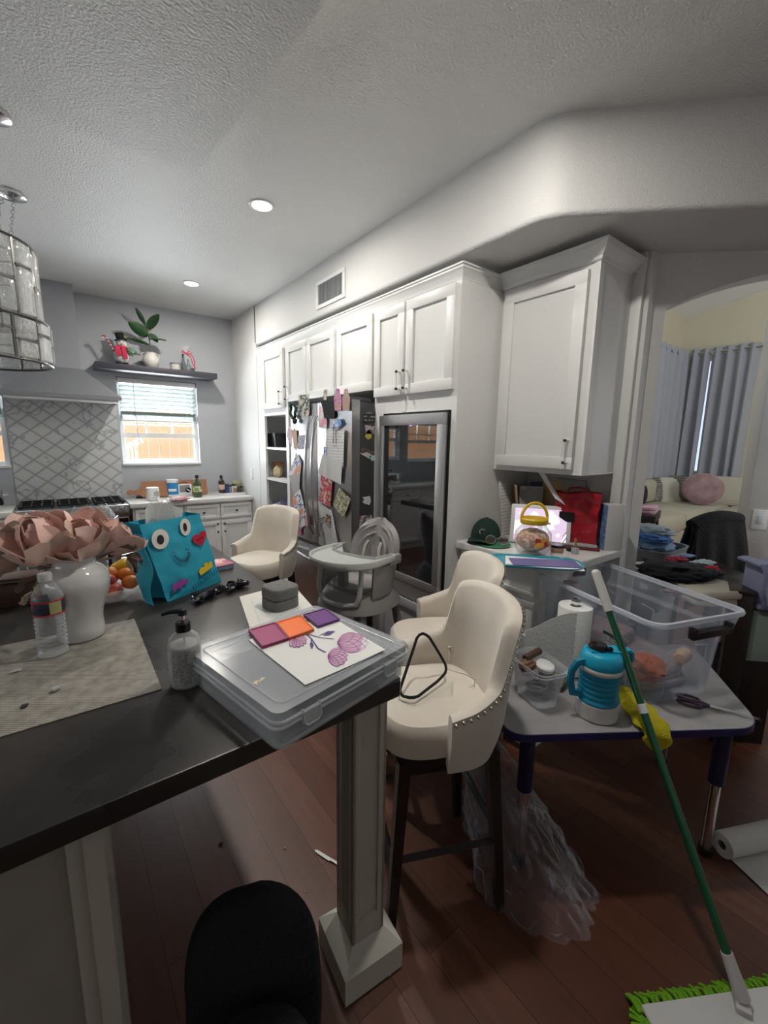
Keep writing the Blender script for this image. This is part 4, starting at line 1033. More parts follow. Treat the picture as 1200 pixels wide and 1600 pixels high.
for i, (k, dr_, df, z, rr, lab, c1, c2) in enumerate(FR):
    d = rv*dr_+fv*df; fruit(k, d.x, d.y, z, rr, lab, c1, c2, i+1)
# wooden box with leather strap, and a dark wire tray behind the bottle
bx = ptz(22, 950, ZI)
r = thing('wooden_box', 'small dark brown wooden box with a wire clasp left of the vase', 'box', (bx.x+.015, bx.y+.05, TI), R(-12))
m = MB(); m.b2((-.05, -.045, 0), (.055, .045, .075), .003); part('body', m, wood('walnut', (.10, .05, .035), (.05, .026, .02)), r)
m = MB(); m.b2((-.14, -.03, .076), (.03, .02, .086), .002); part('slat', m, wood('pale_wood', (.42, .33, .22), (.33, .25, .16)), r)
m = MB(); m.b2((-.04, -.05, .087), (.062, .05, .095), .002); part('lid', m, MC['walnut'], r)
m = MB(); m.tube([(-.05, -.047, .05), (-.075, -.055, .045), (-.085, -.055, .028), (-.07, -.053, .015), (-.045, -.049, .02)], .002, 6); part('clasp', m, M_steel, r)
r = thing('wire_rack', 'black wire cooling rack lying behind the wooden box on the island', 'rack', (-.22, 2.22, TI), R(5))
m = MB(); m.tube([(x, y, .02) for x, y in rrect(.36, .26, .03)], .004, 6, True)
for i in range(13): x = -.165+.0275*i; m.tube([(x, -.128, .02), (x, .128, .02)], .002, 5)
part('grid', m, M_black, r)
for sx in (-.16, .16):
    for sy in (-.11, .11): m = MB(); m.cyl((sx, sy, 0), (sx, sy, .02), .004, n=6); part('foot', m, M_black, r)
# clear wrapped packet with a red sticker, and framed tablet standing behind
pk = ptz(150, 862, ZI)
r = thing('plastic_pack', 'crinkled clear plastic pack with a red sticker behind the flowers', 'package', (pk.x, pk.y+.03, TI), R(12))
def crn(u, v):
    a = 2*PI*u; z = .215*v; k = (1-.45*v**3)*(1+.10*noise.noise(Vector((math.cos(a)*3, math.sin(a)*3, v*6)))+.05*noise.noise(Vector((math.cos(a)*9, math.sin(a)*9, v*15))))
    return (.115*k*math.cos(a), .06*k*math.sin(a), z+.01*math.sin(5*a)*v)
m = MB(); m.grid(crn, 60, 30, 0, True); m.loft([[crn(i/30, .0) for i in range(30)], [crn(i/30, .002) for i in range(30)]]); part('wrapper', m, film('crinkle_film', (.70, .75, .82), .15, .85, .08, 1.3, bump=1, bs=45, coat=1), r, None, 15)
m = MB(); m.box((-.015, -.048, .165), (.045, .003, .035), RX(R(20)) @ RY(R(20)), .001); part('sticker', m, mat('sticker_red', (.60, .07, .07), .5), r)
m = MB(); m.box((.05, -.03, .09), (.06, .03, .035), None, .01); part('green_filling', m, mat('lime', (.18, .55, .08), .5), r)
m = MB(); m.box((0, 0, .07), (.15, .05, .12), None, .015); part('contents', m, mat('contents_beige', (.42, .38, .32), .7, alpha=.5), r)
pf2 = ptz(189, 880, ZI)
r = thing('black_tablet', 'thin black tablet standing on edge right of the plastic pack', 'tablet', (pf2.x-.015, pf2.y+.03, TI), R(75))
m = MB(); m.box((0, 0, .095), (.24, .010, .19), None, .004); part('case', m, M_black, r); m = MB(); m.box((0, -.0055, .095), (.22, .002, .17)); part('screen', m, M_blackg, r)
# small white tray / paper on the far side of the island
# blue gift bag with a funny face
r = thing('gift_bag', 'bright blue paper bag with a cut-out face on the island', 'gift bag')
c0 = ptz(262, 941, ZI); c1 = ptz(346, 909, ZI); c3 = ptz(224, 928, ZI)
ex = (c1-c0).normalized(); wdt = (c1-c0).length; ey = Vector((-ex.y, ex.x, 0))
bh = .285; dp = .085
r.matrix_world = Matrix(((ex.x, ey.x, 0, c0.x), (ex.y, ey.y, 0, c0.y), (0, 0, 1, TI), (0, 0, 0, 1)))
def bagpt(s, t, v):
    """s 0..1 across the front, t 0..1 depth, v 0..1 height; the bag leans back and left"""
    x = s*wdt*(1-.0*v); y = t*dp*(1-.15*v)
    x += -.058*v + .10*0*v; y += .030*v + .01*math.sin(PI*s)*math.sin(PI*v)*(-1 if t < .5 else 1)
    z = bh*v*(.955+.0*s)
    z += .030*v*(s-.5)*0
    q = .006*noise.noise(Vector((s*5, t*3+7, v*6)))
    return (x, y+q, z)
def ringbag(v, n_=12):
    out = []
    for i in range(n_): out.append(bagpt(i/n_, 0, v))
    for i in range(6): out.append(bagpt(1+.0, i/6, v))
    for i in range(n_): out.append(bagpt(1-i/n_, 1, v))
    for i in range(6): s = i/6; x, y, z = bagpt(0, 1-s, v); out.append((x-.0+.022*math.sin(PI*s)*(1-v), y, z))
    return out
m = MB(); rs = [ringbag(v/20) for v in range(21)]; m.loft(rs, False); m.loft([rs[0], [(x, y, z+.001) for x, y, z in rs[0]]])
rin = [[(x+(wdt*.5-.05*v/20-x)*.02, y+(dp*.5-y)*.05, z) for x, y, z in rs[v]] for v in range(8, 21)]; m.loft(rin[::-1], False)
part('bag_body', m, M_blue, r, None, 40)
m = MB()
def flare(u, v): # crumpled side gusset bulging at the lower left
    return (-.004-.075*math.sin(PI*min(1, v*1.0+.02))*0-.040*(1-v)**1.5*(1-u*.2)-.055*v, .01+.07*u+.012*math.sin(v*9+u*5), .235*v+.002+.01*u)
m.grid(flare, 10, 22, .0015); part('side_gusset', m, mat('cyan_paper_light', (.03, .45, .62), .6, bump=.6, bs=20), r, None, 40)
def front(s, v, off=.003):
    x, y, z = bagpt(s, 0, v); return Vector((x, y-off, z))
MWB = r.matrix_world.copy()
def fsv(px, py):
    """where on the bag's front face the photo point lies"""
    s_, v_ = .5, .5
    for _ in range(12):
        def pr(a, b): q = MWB @ bagpt_v(a, b)-O; dd = q.dot(fw); return Vector((600+F_PX*q.dot(RT)/dd, 800-F_PX*q.dot(UP)/dd))
        p0 = pr(s_, v_); ds = (pr(s_+.01, v_)-p0)/.01; dv2 = (pr(s_, v_+.01)-p0)/.01; e = Vector((px, py))-p0
        det = ds.x*dv2.y-ds.y*dv2.x
        s_ += (e.x*dv2.y-e.y*dv2.x)/det; v_ += (ds.x*e.y-ds.y*e.x)/det
    return s_, v_
def bagpt_v(a, b): return Vector(bagpt(a, 0, b))
def disc(name, s, v, rx, rz_, m_, off, rot=0, par=None, poly=None, lab=None):
    c = front(s, v, off); m = MB()
    pl = poly or [(rx*math.cos(2*PI*i/28), rz_*math.sin(2*PI*i/28)) for i in range(28)]
    tilt = math.atan2(.030, bh)
    m.X = T(*c) @ RX(-tilt) @ RY(rot) @ RX(R(90)); m.prism(pl, -.0006, .0006)
    return part(name, m, m_, par or r, lab)
mwh = mat('paper_white', (.80, .78, .72), .7); mk = mat('marker_black', (.02, .02, .03), .6)
s1, v1 = fsv(248, 842); e1 = disc('eye', s1, v1, .0315, .033, mwh, .008); disc('pupil', s1-.005, v1-.005, .0125, .016, mk, .0095, 0, e1)
s1, v1 = fsv(287, 823); e2 = disc('eye', s1, v1, .0215, .030, mwh, .008); disc('pupil', s1-.01, v1, .0075, .015, mk, .0095, 0, e2)
hp_ = []
for i in range(40):
    t = 2*PI*i/40; hp_.append((16*math.sin(t)**3/16*.032, (13*math.cos(t)-5*math.cos(2*t)-2*math.cos(3*t)-math.cos(4*t))/16*.030))
sh_, vh_ = fsv(309, 841)
h_ = disc('heart', sh_, vh_, 0, 0, mat('red_felt', (.55, .02, .05), .7), .012, R(-14), None, hp_)
c = front(sh_, vh_, .0135); textmesh('heart_writing', 'LOVE', .014, .0006, mat('dark_red', (.25, .01, .02), .6), h_, T(*c) @ RX(-.1) @ RY(R(-14)) @ RX(R(90)))
ss_, vs_ = fsv(281, 864)
m = MB(); pts = [front(ss_+.115*math.cos(a), vs_+.115*math.sin(a)*.9, .010) for a in [PI+PI*i/16 for i in range(17)]]; m.tube(pts, .0012, 5)
for i in range(1, 16):
    p_ = pts[i]; d_ = (p_-front(ss_, vs_+.035, .010)).normalized()*.008; m.tube([p_-d_, p_+d_], .0008, 4)
for s_ in (ss_-.115, ss_+.10): m.tube([front(s_-.02, vs_+.015, .01), front(s_, vs_+.045, .01), front(s_+.03, vs_+.015, .01)], .0011, 4)
part('smile', m, mk, r)
cr = [(-.030, -.010), (.030, -.010), (.034, .010), (.026, .016), (.018, .008), (.012, .020), (.002, .022), (-.006, .010), (-.016, .014), (-.026, .012), (-.032, .004)]
sc2, vc2 = fsv(319, 888); disc('crown_cutout', sc2, vc2, 0, 0, mat('yellow_felt', (.85, .58, .04), .7), .009, R(-16), None, cr)
bo = [(-.034, -.012), (-.012, -.006), (.0, -.014), (.012, -.004), (.030, -.010), (.034, .006), (.016, .008), (.008, .022), (-.004, .010), (-.026, .014)]
sc2, vc2 = fsv(279, 913); disc('bow_cutout', sc2, vc2, 0, 0, mat('purple_felt', (.36, .05, .36), .7), .009, R(-10), None, bo)
m = MB()
for i in range(12):
    s_ = .42+.05*i; v_ = .035+.012*i; a_ = front(s_, v_, .009); m.tube([a_, front(s_+.012, v_+.075, .009), front(s_+.03, v_+.02, .009)], .0009, 4)
part('scribbled_letters', m, mat('marker_blue', (.01, .12, .28), .6), r)
for t in (.15, .9):
    m = MB(); pts = []
    for i in range(13):
        q = i/12; x, y, z = bagpt(.28+.34*q, t, 1); pts.append((x, y, z-.015+.085*math.sin(PI*q)))
    m.tube(pts, .0016, 5); part('handle', m, mat('cord_white', (.72, .68, .6), .7), r)
m = MB(); m.X = T(*bagpt(.2, .6, .86)); m.grid(lambda u, v: (.14*u, .02*math.sin(u*6), .07*v+.02*math.sin(u*4)), 10, 6, .001); part('tissue_paper', m, mat('tissue', (.75, .76, .74), .8, alpha=.8), r)
# pink book pile
bp = ptz(335, 893, ZI); r = thing('activity_book', 'pink and teal picture book lying right of the blue bag', 'book', (bp.x-.01, bp.y+.045, TI), R(8))
m = MB(); m.b2((-.07, -.055, 0), (.085, .055, .018), .001); part('pages', m, patches('book_spine', [(.08, .25, .28), (.42, .16, .30), (.16, .30, .34)], 40), r)
m = MB(); m.b2((-.072, -.057, .0185), (.087, .057, .021)); part('cover', m, patches('book_cover', [(.70, .68, .68), (.72, .30, .38), (.70, .50, .44), (.45, .1, .16)], 14), r)
# tangle of black cable / ribbon
sx = ptz(340, 932, ZI); rnd = random.Random(4)
r = thing('black_ribbon_tangle', 'tangled shiny black ribbon lying in front of the blue bag', 'ribbon', (sx.x+.01, sx.y+.01, TI))
for j in range(5):
    m = MB(); pts = []
    ph = rnd.random()*6
    for i in range(46):
        t = i/45; x = (-.125+.25*t)*.9; pts.append((x*.88+.012*math.sin(t*21+ph), .35*x+.022*math.sin(t*14+ph*2+j), .010+.012*abs(math.sin(t*17+ph*3+j))))
    m.tube(pts, .009 if j < 3 else .005, 6, False, .18); part('ribbon_strand', m, mat('black_satin', (.012, .012, .02), .22), r, None, 60)
m = MB(); crumple(m, (.085, .035, .016), (.032, .022, .014), 3, .5, 3); part('ribbon_knot', m, MC['black_satin'], r)
# soap pump bottle
sb = (ptz(262, 1075, ZI)+ptz(314, 1070, ZI))/2+fv*.012
r = thing('soap_dispenser', 'frosted clear soap bottle with a black pump at the island edge', 'dispenser', (sb.x, sb.y, TI))
sp_ = [(0, 0), (.028, 0), (.0325, .004), (.034, .012), (.034, .098), (.030, .113), (.018, .124), (.0145, .127), (.0145, .132)]
m = MB(); m.lathe(sp_, n=36, cap=True); part('bottle_body', m, film('frosted_pet', (.62, .63, .64), .22, .8, .15, 1.6), r)
m = MB(); m.lathe([(0, .004), (.0305, .005), (.0322, .012), (.0322, .094), (.030, .097), (0, .097)], n=30); part('lotion', m, mat('soap_gel', (.46, .46, .45), .4, alpha=.7), r)
cd = O-Vector((sb.x, sb.y, 1)); a0 = math.atan2(cd.y, cd.x)
m = MB(); m.grid(lambda u, v: (.0345*math.cos(a0+.15+(u-.5)*2.0), .0345*math.sin(a0+.15+(u-.5)*2.0), .016+.072*v), 16, 2); part('label', m, stripes('soap_label', (.44, .44, .43), (.14, .14, .14), .0046, .42, 2, 160), r)
m = MB(); m.lathe([(0, .128), (.0165, .128), (.0165, .146), (.013, .149), (0, .149)], n=24); pc_ = part('pump_collar', m, M_blackg, r)
m = MB(); m.cyl((0, 0, .148), (0, 0, .167), .0045); part('pump_stem', m, M_chrome, r)
q = (rv*-.2+fv*.1).normalized()
m = MB(); m.cyl((0, 0, .164), (0, 0, .176), .010, .009); m.tube([(0, 0, .172), (-.022, .004, .174), (-.040, .008, .170)], [.006, .0045, .0035], 8); part('pump_head', m, M_blackg, r)
m = MB(); m.cyl((0, 0, .128), (.004, 0, .012), .0025, n=6); part('dip_tube', m, mat('dip_tube', (.7, .7, .7), .3, alpha=.5), r)
# sheets of paper and the grey zip case
def sheet(name, pts4, z, label, m_, group=None, th=.0008, curl=0):
    m = MB(); P4 = [Vector((p.x, p.y, z)) for p in pts4]; c = sum(P4, Vector())/4
    def f(u, v):
        p = P4[0]*(1-u)*(1-v)+P4[1]*u*(1-v)+P4[2]*u*v+P4[3]*(1-u)*v; return tuple(p-c+Vector((0, 0, curl*(u*u+v*v)*.5)))
    m.grid(f, 8, 8, th); o = m.build(name, m_); tag(o, label, 'paper', group, tuple(c)); return o
a_, b_, c_ = ptz(374, 933, ZI), ptz(463, 914, ZI), ptz(497, 946, ZI)
sheet('paper_sheet', [ptz(396, 1000, ZI), ptz(374, 933, ZI), ptz(456, 912, ZI), ptz(500, 962, ZI)], TI+.001, 'cream paper sheet sticking out under the grey zip case', mat('cream_paper', (.74, .72, .66), .8), 'sheets under the grey case')
sheet('paper_sheet', [ptz(412, 990, ZI), ptz(392, 938, ZI), ptz(459, 921, ZI), ptz(492, 958, ZI)], TI+.0025, 'upper white sheet with a printed frame directly under the grey case', mat('frame_print', (.70, .70, .68), .8), 'sheets under the grey case')
gc = (ptz(403, 957, ZI)+ptz(466, 950, ZI))/2+fv*.028
r = thing('zip_case', 'grey fabric zip case sitting on papers beside the clear storage case', 'case', (gc.x, gc.y, TI+.0035), R(12))
mgf = mat('grey_canvas', (.19, .19, .185), .9, bump=.5, bs=260)
m = MB(); m.pillow(rrect(.099, .099, .027, 6), 0, .0335, .003); part('bottom_shell', m, mgf, r)
m = MB(); m.pillow(rrect(.100, .100, .028, 6), .0345, .072, .007); part('top_shell', m, mgf, r)
m = MB(); m.prism(rrect(.094, .094, .026, 6), .031, .036); part('zip_band', m, mat('zip_dark', (.04, .04, .045), .6), r)
# clear storage case
q0, q1, q2 = ptz(345, 1003, 1.03), ptz(432, 1118, 1.03), ptz(640, 1004, 1.03)
exx = (q2-q1).normalized(); ca = math.atan2(exx.y, exx.x); CW = (q2-q1).length; CD = .345
org = Vector((q1.x, q1.y, TI)); nrm = Vector((-exx.y, exx.x, 0))
cc = org+exx*CW/2+nrm*CD/2
r = thing('storage_case', 'flat clear plastic storage case hanging over the island corner', 'storage case', tuple(cc), ca)
mcc = film('case_plastic', (.58, .62, .66), .24, .6, .2); mcr = mat('case_rim', (.70, .74, .77), .25, alpha=.55)
def shell(m, w_, d_, r_, z0, z1, th, openup=True):
    o_ = rrect(w_, d_, r_, 5); i_ = rrect(w_-2*th, d_-2*th, max(r_-th, .002), 5)
    def z(p, h): return [(x, y, h) for x, y in p]
    if openup: m.loft([z(i_, z0+th), z(i_, z1), z(o_, z1), z(o_, z0)], True)
    else: m.loft([z(i_, z1-th), z(i_, z0), z(o_, z0), z(o_, z1)], True)
    return m
m = MB(); shell(m, CW-.014, CD-.014, .018, 0, .048, .0025); part('base', m, mcc, r)
m = MB(); shell(m, CW, CD, .02, .0485, .078, .0025, False); ld = part('lid', m, mcc, r)
m = MB()
for z, w_ in ((.0485, CW+.006), (.0600, CW+.004)): m.tube([(x, y, z) for x, y in rrect(w_, CD+.004, .022, 5)], .0026, 6, True)
m.tube([(x, y, .0785) for x, y in rrect(CW-.045, CD-.045, .014, 4)], .0016, 5, True); part('lid_rim', m, mcr, ld)
for xx in (-CW*.30, CW*.30):
    m = MB(); m.tube([(xx-.02, -CD/2-.001, .064), (xx-.02, -CD/2-.006, .04), (xx-.012, -CD/2-.006, .032), (xx+.012, -CD/2-.006, .032), (xx+.02, -CD/2-.006, .04), (xx+.02, -CD/2-.001, .064)], .003, 6); m.b2((xx-.018, -CD/2-.006, .036), (xx+.018, -CD/2-.004, .060)); part('latch', m, mcr, r)
textmesh('lid_lettering', 'Plus', .016, .0003, mat('gold_ink', (.55, .45, .2), .4, .5), ld, T(-CW*.39, -CD*.16, .0784) @ RZ(R(20)))
m = MB(); m.b2((-CW/2+.02, -CD/2+.02, .0035), (CW/2-.02, CD/2-.02, .03)); part('contents', m, mat('case_contents', (.30, .32, .36), .7, alpha=.5), r)
ZL = TI+.079
# drawing of flowers on the case
d4 = [ptz(388, 1000, ZL), ptz(477, 1071, ZL), ptz(602, 1018, ZL), ptz(516, 962, ZL)]
r = thing('drawing_paper', 'white paper with pink and purple flower drawing on the clear case', 'drawing'); r.location = (0, 0, 0)
m = MB(); m.grid(lambda u, v: tuple(Vector((0, 0, ZL+.001+.004*(u*v)**2))+(lambda p: Vector((p.x, p.y, 0)))(d4[0]*(1-u)*(1-v)+d4[1]*u*(1-v)+d4[2]*u*v+d4[3]*(1-u)*v)), 10, 10, .0006); part('sheet', m, M_paper, r)
def dl_(pts, rad, z=ZL+.0028): return [ptz(x, y, z) for x, y in pts], rad
mm = MB()
for pts, rad in ((((476, 988), (486, 997), (497, 1013), (509, 1019)), .0016), (((480, 990), (500, 996), (522, 998)), .0014), (((498, 994), (508, 988), (520, 986)), .0010), (((486, 1000), (488, 1008), (487, 1014)), .0010)):
    P_, r_ = dl_(pts, rad); mm.tube(P_, r_, 5, False, .25)
for c_ in (((505, 992), (512, 986), (524, 986), (514, 992)), ((484, 1006), (487, 1001), (490, 1008), (487, 1015))):
    mm.add([tuple(ptz(x, y, ZL+.0032)) for x, y in c_], [(0, 1, 2, 3)])
part('flower_stems', mm, mat('ink_purple', (.07, .04, .22), .6), r)
def petals(cx, cy, w_, h_, rot):
    f = MB(); l = MB()
    for k in range(6):
        a = R(rot)+R(-62+25*k); tip = (cx+w_*math.cos(a), cy+h_*math.sin(a)); n_ = 9; e_ = []
        base = (cx-w_*.45*math.cos(R(rot)), cy-h_*.45*math.sin(R(rot)))
        dx, dy = tip[0]-base[0], tip[1]-base[1]; 
        for sgn in (1, -1):
            for i in (range(n_) if sgn == 1 else range(n_-1, -1, -1)):
                t = i/(n_-1); o_ = sgn*.22*math.sin(PI*t)**.8; e_.append((base[0]+dx*t-dy*o_, base[1]+dy*t+dx*o_))
        P_ = [ptz(x, y, ZL+.0026+.00006*k) for x, y in e_]; f.add([tuple(p) for p in P_], [tuple(range(len(P_)))]); l.tube([p+Vector((0, 0, .0004)) for p in P_], .0006, 4, True, .5)
    part('flower', f, mat('ink_pink', (.66, .42, .58), .7), r); part('flower_outline', l, mat('ink_magenta', (.32, .06, .30), .6), r)
petals(463, 1000, 17, 12, 60); petals(542, 1004, 34, 16, -8); petals(522, 1026, 22, 16, 5)
# magnetic tiles
def mtile(pts, col, lab):
    P_ = [ptz(x, y, ZL+.008) for x, y in pts]; c = sum(P_, Vector())/4; 
    r = thing('magnet_tile', lab, 'toy tile', (c.x, c.y, ZL+.0015), 0, 'translucent magnetic tiles')
    q = [(p.x-c.x, p.y-c.y) for p in P_]
    m = MB(); m.prism([(x*.93, y*.93) for x, y in q], .001, .006); part('panel', m, mat('tile_'+lab.split()[0], col, .4), r)
    m = MB(); 
    ro = [(x, y) for x, y in q]; ri = [(x*.9, y*.9) for x, y in q]
    m.loft([[(x, y, 0) for x, y in ri], [(x, y, .0075) for x, y in ri], [(x, y, .0075) for x, y in ro], [(x, y, 0) for x, y in ro], [(x, y, 0) for x, y in ri]], False); part('rim', m, mat('tile_rim_'+lab.split()[0], tuple(x*.7 for x in col), .35), r)
mtile([(388, 984), (410, 1010), (451, 997), (430, 972)], (.36, .005, .13), 'magenta translucent magnetic tile at the left of the drawing')
mtile([(431, 972), (452, 997), (491, 983), (470, 961)], (1.0, .17, .005), 'orange translucent magnetic tile between the other two')
mtile([(474, 960), (497, 978), (531, 967), (508, 950)], (.14, .02, .22), 'purple translucent magnetic tile at the top of the drawing')

# ================================================================== FAR WORKTOP
TK = .9008
def kp(px, py, dy=0): p = ptz(px, py, .90); return (p.x, min(p.y+dy, 4.72), TK)
# cutting board leaning on the wall
r = thing('cutting_board', 'long wooden cutting board with a round handle leaning on the window wall', 'cutting board', (.64, 4.715, TK+.004))
m = MB(); N = 14
bod = [(0, .0), (.60, .0), (.60, .155), (.0, .155)]
hnd = [(0, .155), (-.012, .12), (-.03, .085), (-.06, .075)]+[(-.105+.030*math.cos(a), .055+.028*math.sin(a)) for a in [R(40)+R(280)*i/12 for i in range(13)]]+[(-.06, .033), (-.03, .028), (-.012, .015)]
m.prism([(.60, .0), (.60, .155)]+hnd+[(0, 0)], 0, .018, RX(R(80))); part('board', m, wood('acacia', (.42, .20, .10), (.27, .11, .055), (3, 30, 30)), r)
# smart speaker
r = thing('white_speaker', 'white rounded speaker with a grey round grille on the far worktop', 'speaker', kp(241, 783, .05)); r.rotation_euler.z = R(8)
m = MB(); m.pillow(rrect(.105, .085, .03, 6), 0, .125, .012); part('body', m, M_white, r)
m = MB(); m.lathe([(0, 0), (.026, 0), (.026, .003), (0, .003)], mt=T(.022, -.043, .065) @ RX(R(90))); part('grille', m, mat('grille_grey', (.45, .45, .45), .7), r)
r = thing('blue_tub', 'blue and white tub standing behind the white speaker', 'tub', kp(264, 772, .04))
m = MB(); m.lathe([(0, 0), (.052, 0), (.054, .01), (.054, .135), (.05, .14), (0, .14)]); part('tub_body', m, mat('tub_blue', (.03, .24, .55), .4), r)
m = MB(); m.lathe([(0, .14), (.056, .14), (.056, .168), (.053, .172), (0, .172)]); part('lid', m, M_white, r)
m = MB(); m.grid(lambda u, v: (.0545*math.cos(-2.6+u*1.5), .0545*math.sin(-2.6+u*1.5), .055+.025*v), 10, 2); m.lathe([(.0545, 0.002), (.0545, .022)], cap=False); part('label', m, M_white, r)
r = thing('dial_box', 'white box with a black dial by the cutting board', 'box', kp(290, 775, .06))
m = MB(); m.box((0, 0, .06), (.13, .07, .12), None, .008); part('body', m, M_white, r)
m = MB(); m.b2((-.052, -.037, .04), (.045, -.034, .112), .001); part('panel', m, mat('panel_print', (.25, .24, .25), .5), r)
m = MB(); m.lathe([(0, 0), (.026, 0), (.024, .012), (0, .012)], mt=T(.028, -.036, .06) @ RX(R(90))); d = part('dial', m, M_blackg, r)
m = MB(); m.box((.028, -.05, .06), (.04, .004, .009), RY(R(30)), .001); part('dial_pointer', m, M_white, d)
m = MB(); m.tube([(-.03, 0, .12), (-.03, 0, .133), (.0, 0, .14), (.03, 0, .133), (.03, 0, .12)], .004, 6); part('handle', m, M_black, r)
def bottle(label, loc, prof, col, capc, lab=None, name='bottle', alpha=1, group='bottles and jars on the far worktop', labm=None, k=1.0):
    r = thing(name, label, 'bottle' if name == 'bottle' else 'jar', loc, 0, group)
    m = MB(); prof = [(a*k, b*k) for a, b in prof]; m.lathe([(0, 0)]+prof[:-1]+[(0, prof[-2][1])], n=20); part('glass', m, mat('gl_%d%d%d' % tuple(int(c*99) for c in col), col, .12, alpha=alpha, coat=.5), r)
    rc, zc = prof[-1]; m = MB(); m.lathe([(0, prof[-2][1]), (rc, prof[-2][1]), (rc, zc), (0, zc)], n=16); part('cap', m, mat('cp_%d%d%d' % tuple(int(c*99) for c in capc), capc, .4), r)
    if lab:
        z0, z1 = lab[0]*k, lab[1]*k; rr = max(a for a, b in prof if b <= z1+.03)+.0006; m = MB(); m.lathe([(rr, z0), (rr, z1)], n=20, cap=False); part('label', m, labm or M_paper, r)
    return r
tallp = [(.040, 0), (.042, .01), (.042, .125), (.034, .155), (.016, .178), (.014, .196), (.017, .222)]
bottle('large green glass bottle with a white label on the far worktop', kp(310, 777, .02), tallp, (.05, .09, .03), (.02, .02, .02), (.055, .115), labm=patches('olive_label', [(.6, .62, .55), (.55, .58, .5), (.2, .3, .06)], 25))
bottle('tall brown bottle with a peach label in the far corner', (1.375, 4.66, TK+.0045), [(.030, 0), (.032, .01), (.032, .12), (.028, .14), (.013, .155), (.012, .17), (.014, .195)], (.03, .015, .012), (.02, .015, .01), (.045, .10), labm=mat('peach_label', (.55, .38, .30), .6))
bottle('short dark blue jar right of the brown bottle', (1.43, 4.665, TK+.0045), [(.026, 0), (.027, .01), (.027, .075), (.020, .085), (.02, .10)], (.03, .06, .16), (.04, .04, .05), name='jar')
bottle('clear little jar with a dark lid between the blue jar and the white jar', (1.465, 4.655, TK+.0045), [(.020, 0), (.021, .01), (.021, .065), (.018, .072), (.018, .088)], (.30, .33, .36), (.03, .03, .03), name='jar', alpha=.6)
bottle('white jar with a black lid in the far corner tray', (1.495, 4.64, TK+.0045), [(.022, 0), (.023, .01), (.023, .075), (.02, .082), (.022, .098)], (.6, .6, .6), (.02, .02, .02), name='jar')
bottle('wide pale yellow candle jar at the back of the corner tray', (1.545, 4.69, TK+.0045), [(.040, 0), (.042, .01), (.042, .09), (.040, .10), (.038, .13)], (.42, .42, .25), (.5, .5, .3), name='jar', alpha=.7)
bottle('copper topped small jar standing in front of the corner tray', (1.485, 4.56, TK+.0045), [(.018, 0), (.019, .01), (.019, .06), (.017, .065), (.021, .082)], (.30, .17, .10), (.5, .5, .48), name='jar')
bottle('dark spice jar right of the copper topped jar', (1.525, 4.615, TK+.0045), [(.018, 0), (.019, .01), (.019, .055), (.017, .06), (.018, .075)], (.05, .05, .06), (.02, .02, .02), name='jar')
bottle('rightmost black lidded jar against the corner wall', (1.565, 4.6, TK+.0045), [(.018, 0), (.019, .01), (.019, .055), (.017, .06), (.019, .078)], (.12, .10, .09), (.02, .02, .02), name='jar')
t0 = kp(358, 766, -.03); m = MB(); P_ = rrect(.27, .18, .02); m.loft([[(x*.96, y*.96, 0) for x, y in P_], [(x, y, .022) for x, y in P_], [(x*.97, y*.95, .022) for x, y in P_], [(x*.93, y*.9, .004) for x, y in P_]]); o = m.build('corner_tray', M_white); tag(o, 'white tray under the jars in the far corner', 'tray', None, (1.462, 4.62, TK))
c = kp(281, 783, .03); m = MB(); crumple(m, (0, 0, .014), (.085, .045, .026), 9, .45, 3, 30, 16, None, -.013); o = m.build('kitchen_towel', mat('towel_white', (.70, .66, .65), .9, var2=(.60, .22, .26), vs=18)); tag(o, 'crumpled white and pink cloth lying before the white speaker', 'cloth', None, c)
p = kp(212, 778, .04); m = MB(); m.tube([(0, 0, .006), (.03, .01, .008), (.07, .0, .006), (.13, -.01, .005)], [.012, .010, .005, .003], 8); o = m.build('charger_plug', M_black); tag(o, 'black plug with a cable left of the white speaker', 'plug', None, p)
# steel pot on the left worktop
r = thing('stock_pot', 'shiny steel stock pot left of the range', 'pot', (-.50, 4.60, TK))
m = MB(); m.lathe([(0, 0), (.125, 0), (.13, .008), (.13, .135), (.134, .14), (.128, .14), (.124, .012), (0, .01)], n=40); part('pot_body', m, M_chrome, r)
m = MB(); m.lathe([(0, .165), (.04, .162), (.12, .146), (.131, .141), (.131, .139), (0, .139)], n=40); part('lid', m, M_steel, r)
m = MB(); m.cyl((0, 0, .163), (0, 0, .18), .006); m.ell((0, 0, .188), (.018, .018, .010)); part('lid_knob', m, M_black, r)
for s in (-1, 1): m = MB(); m.tube([(s*.128, -.035, .11), (s*.16, -.03, .112), (s*.16, .03, .112), (s*.128, .035, .11)], .005, 6); part('handle', m, M_chrome, r)

# ================================================================== WALL SHELF
ZH = 2.1285
def sp(px, y=4.66): return pty(px, 570, y).x
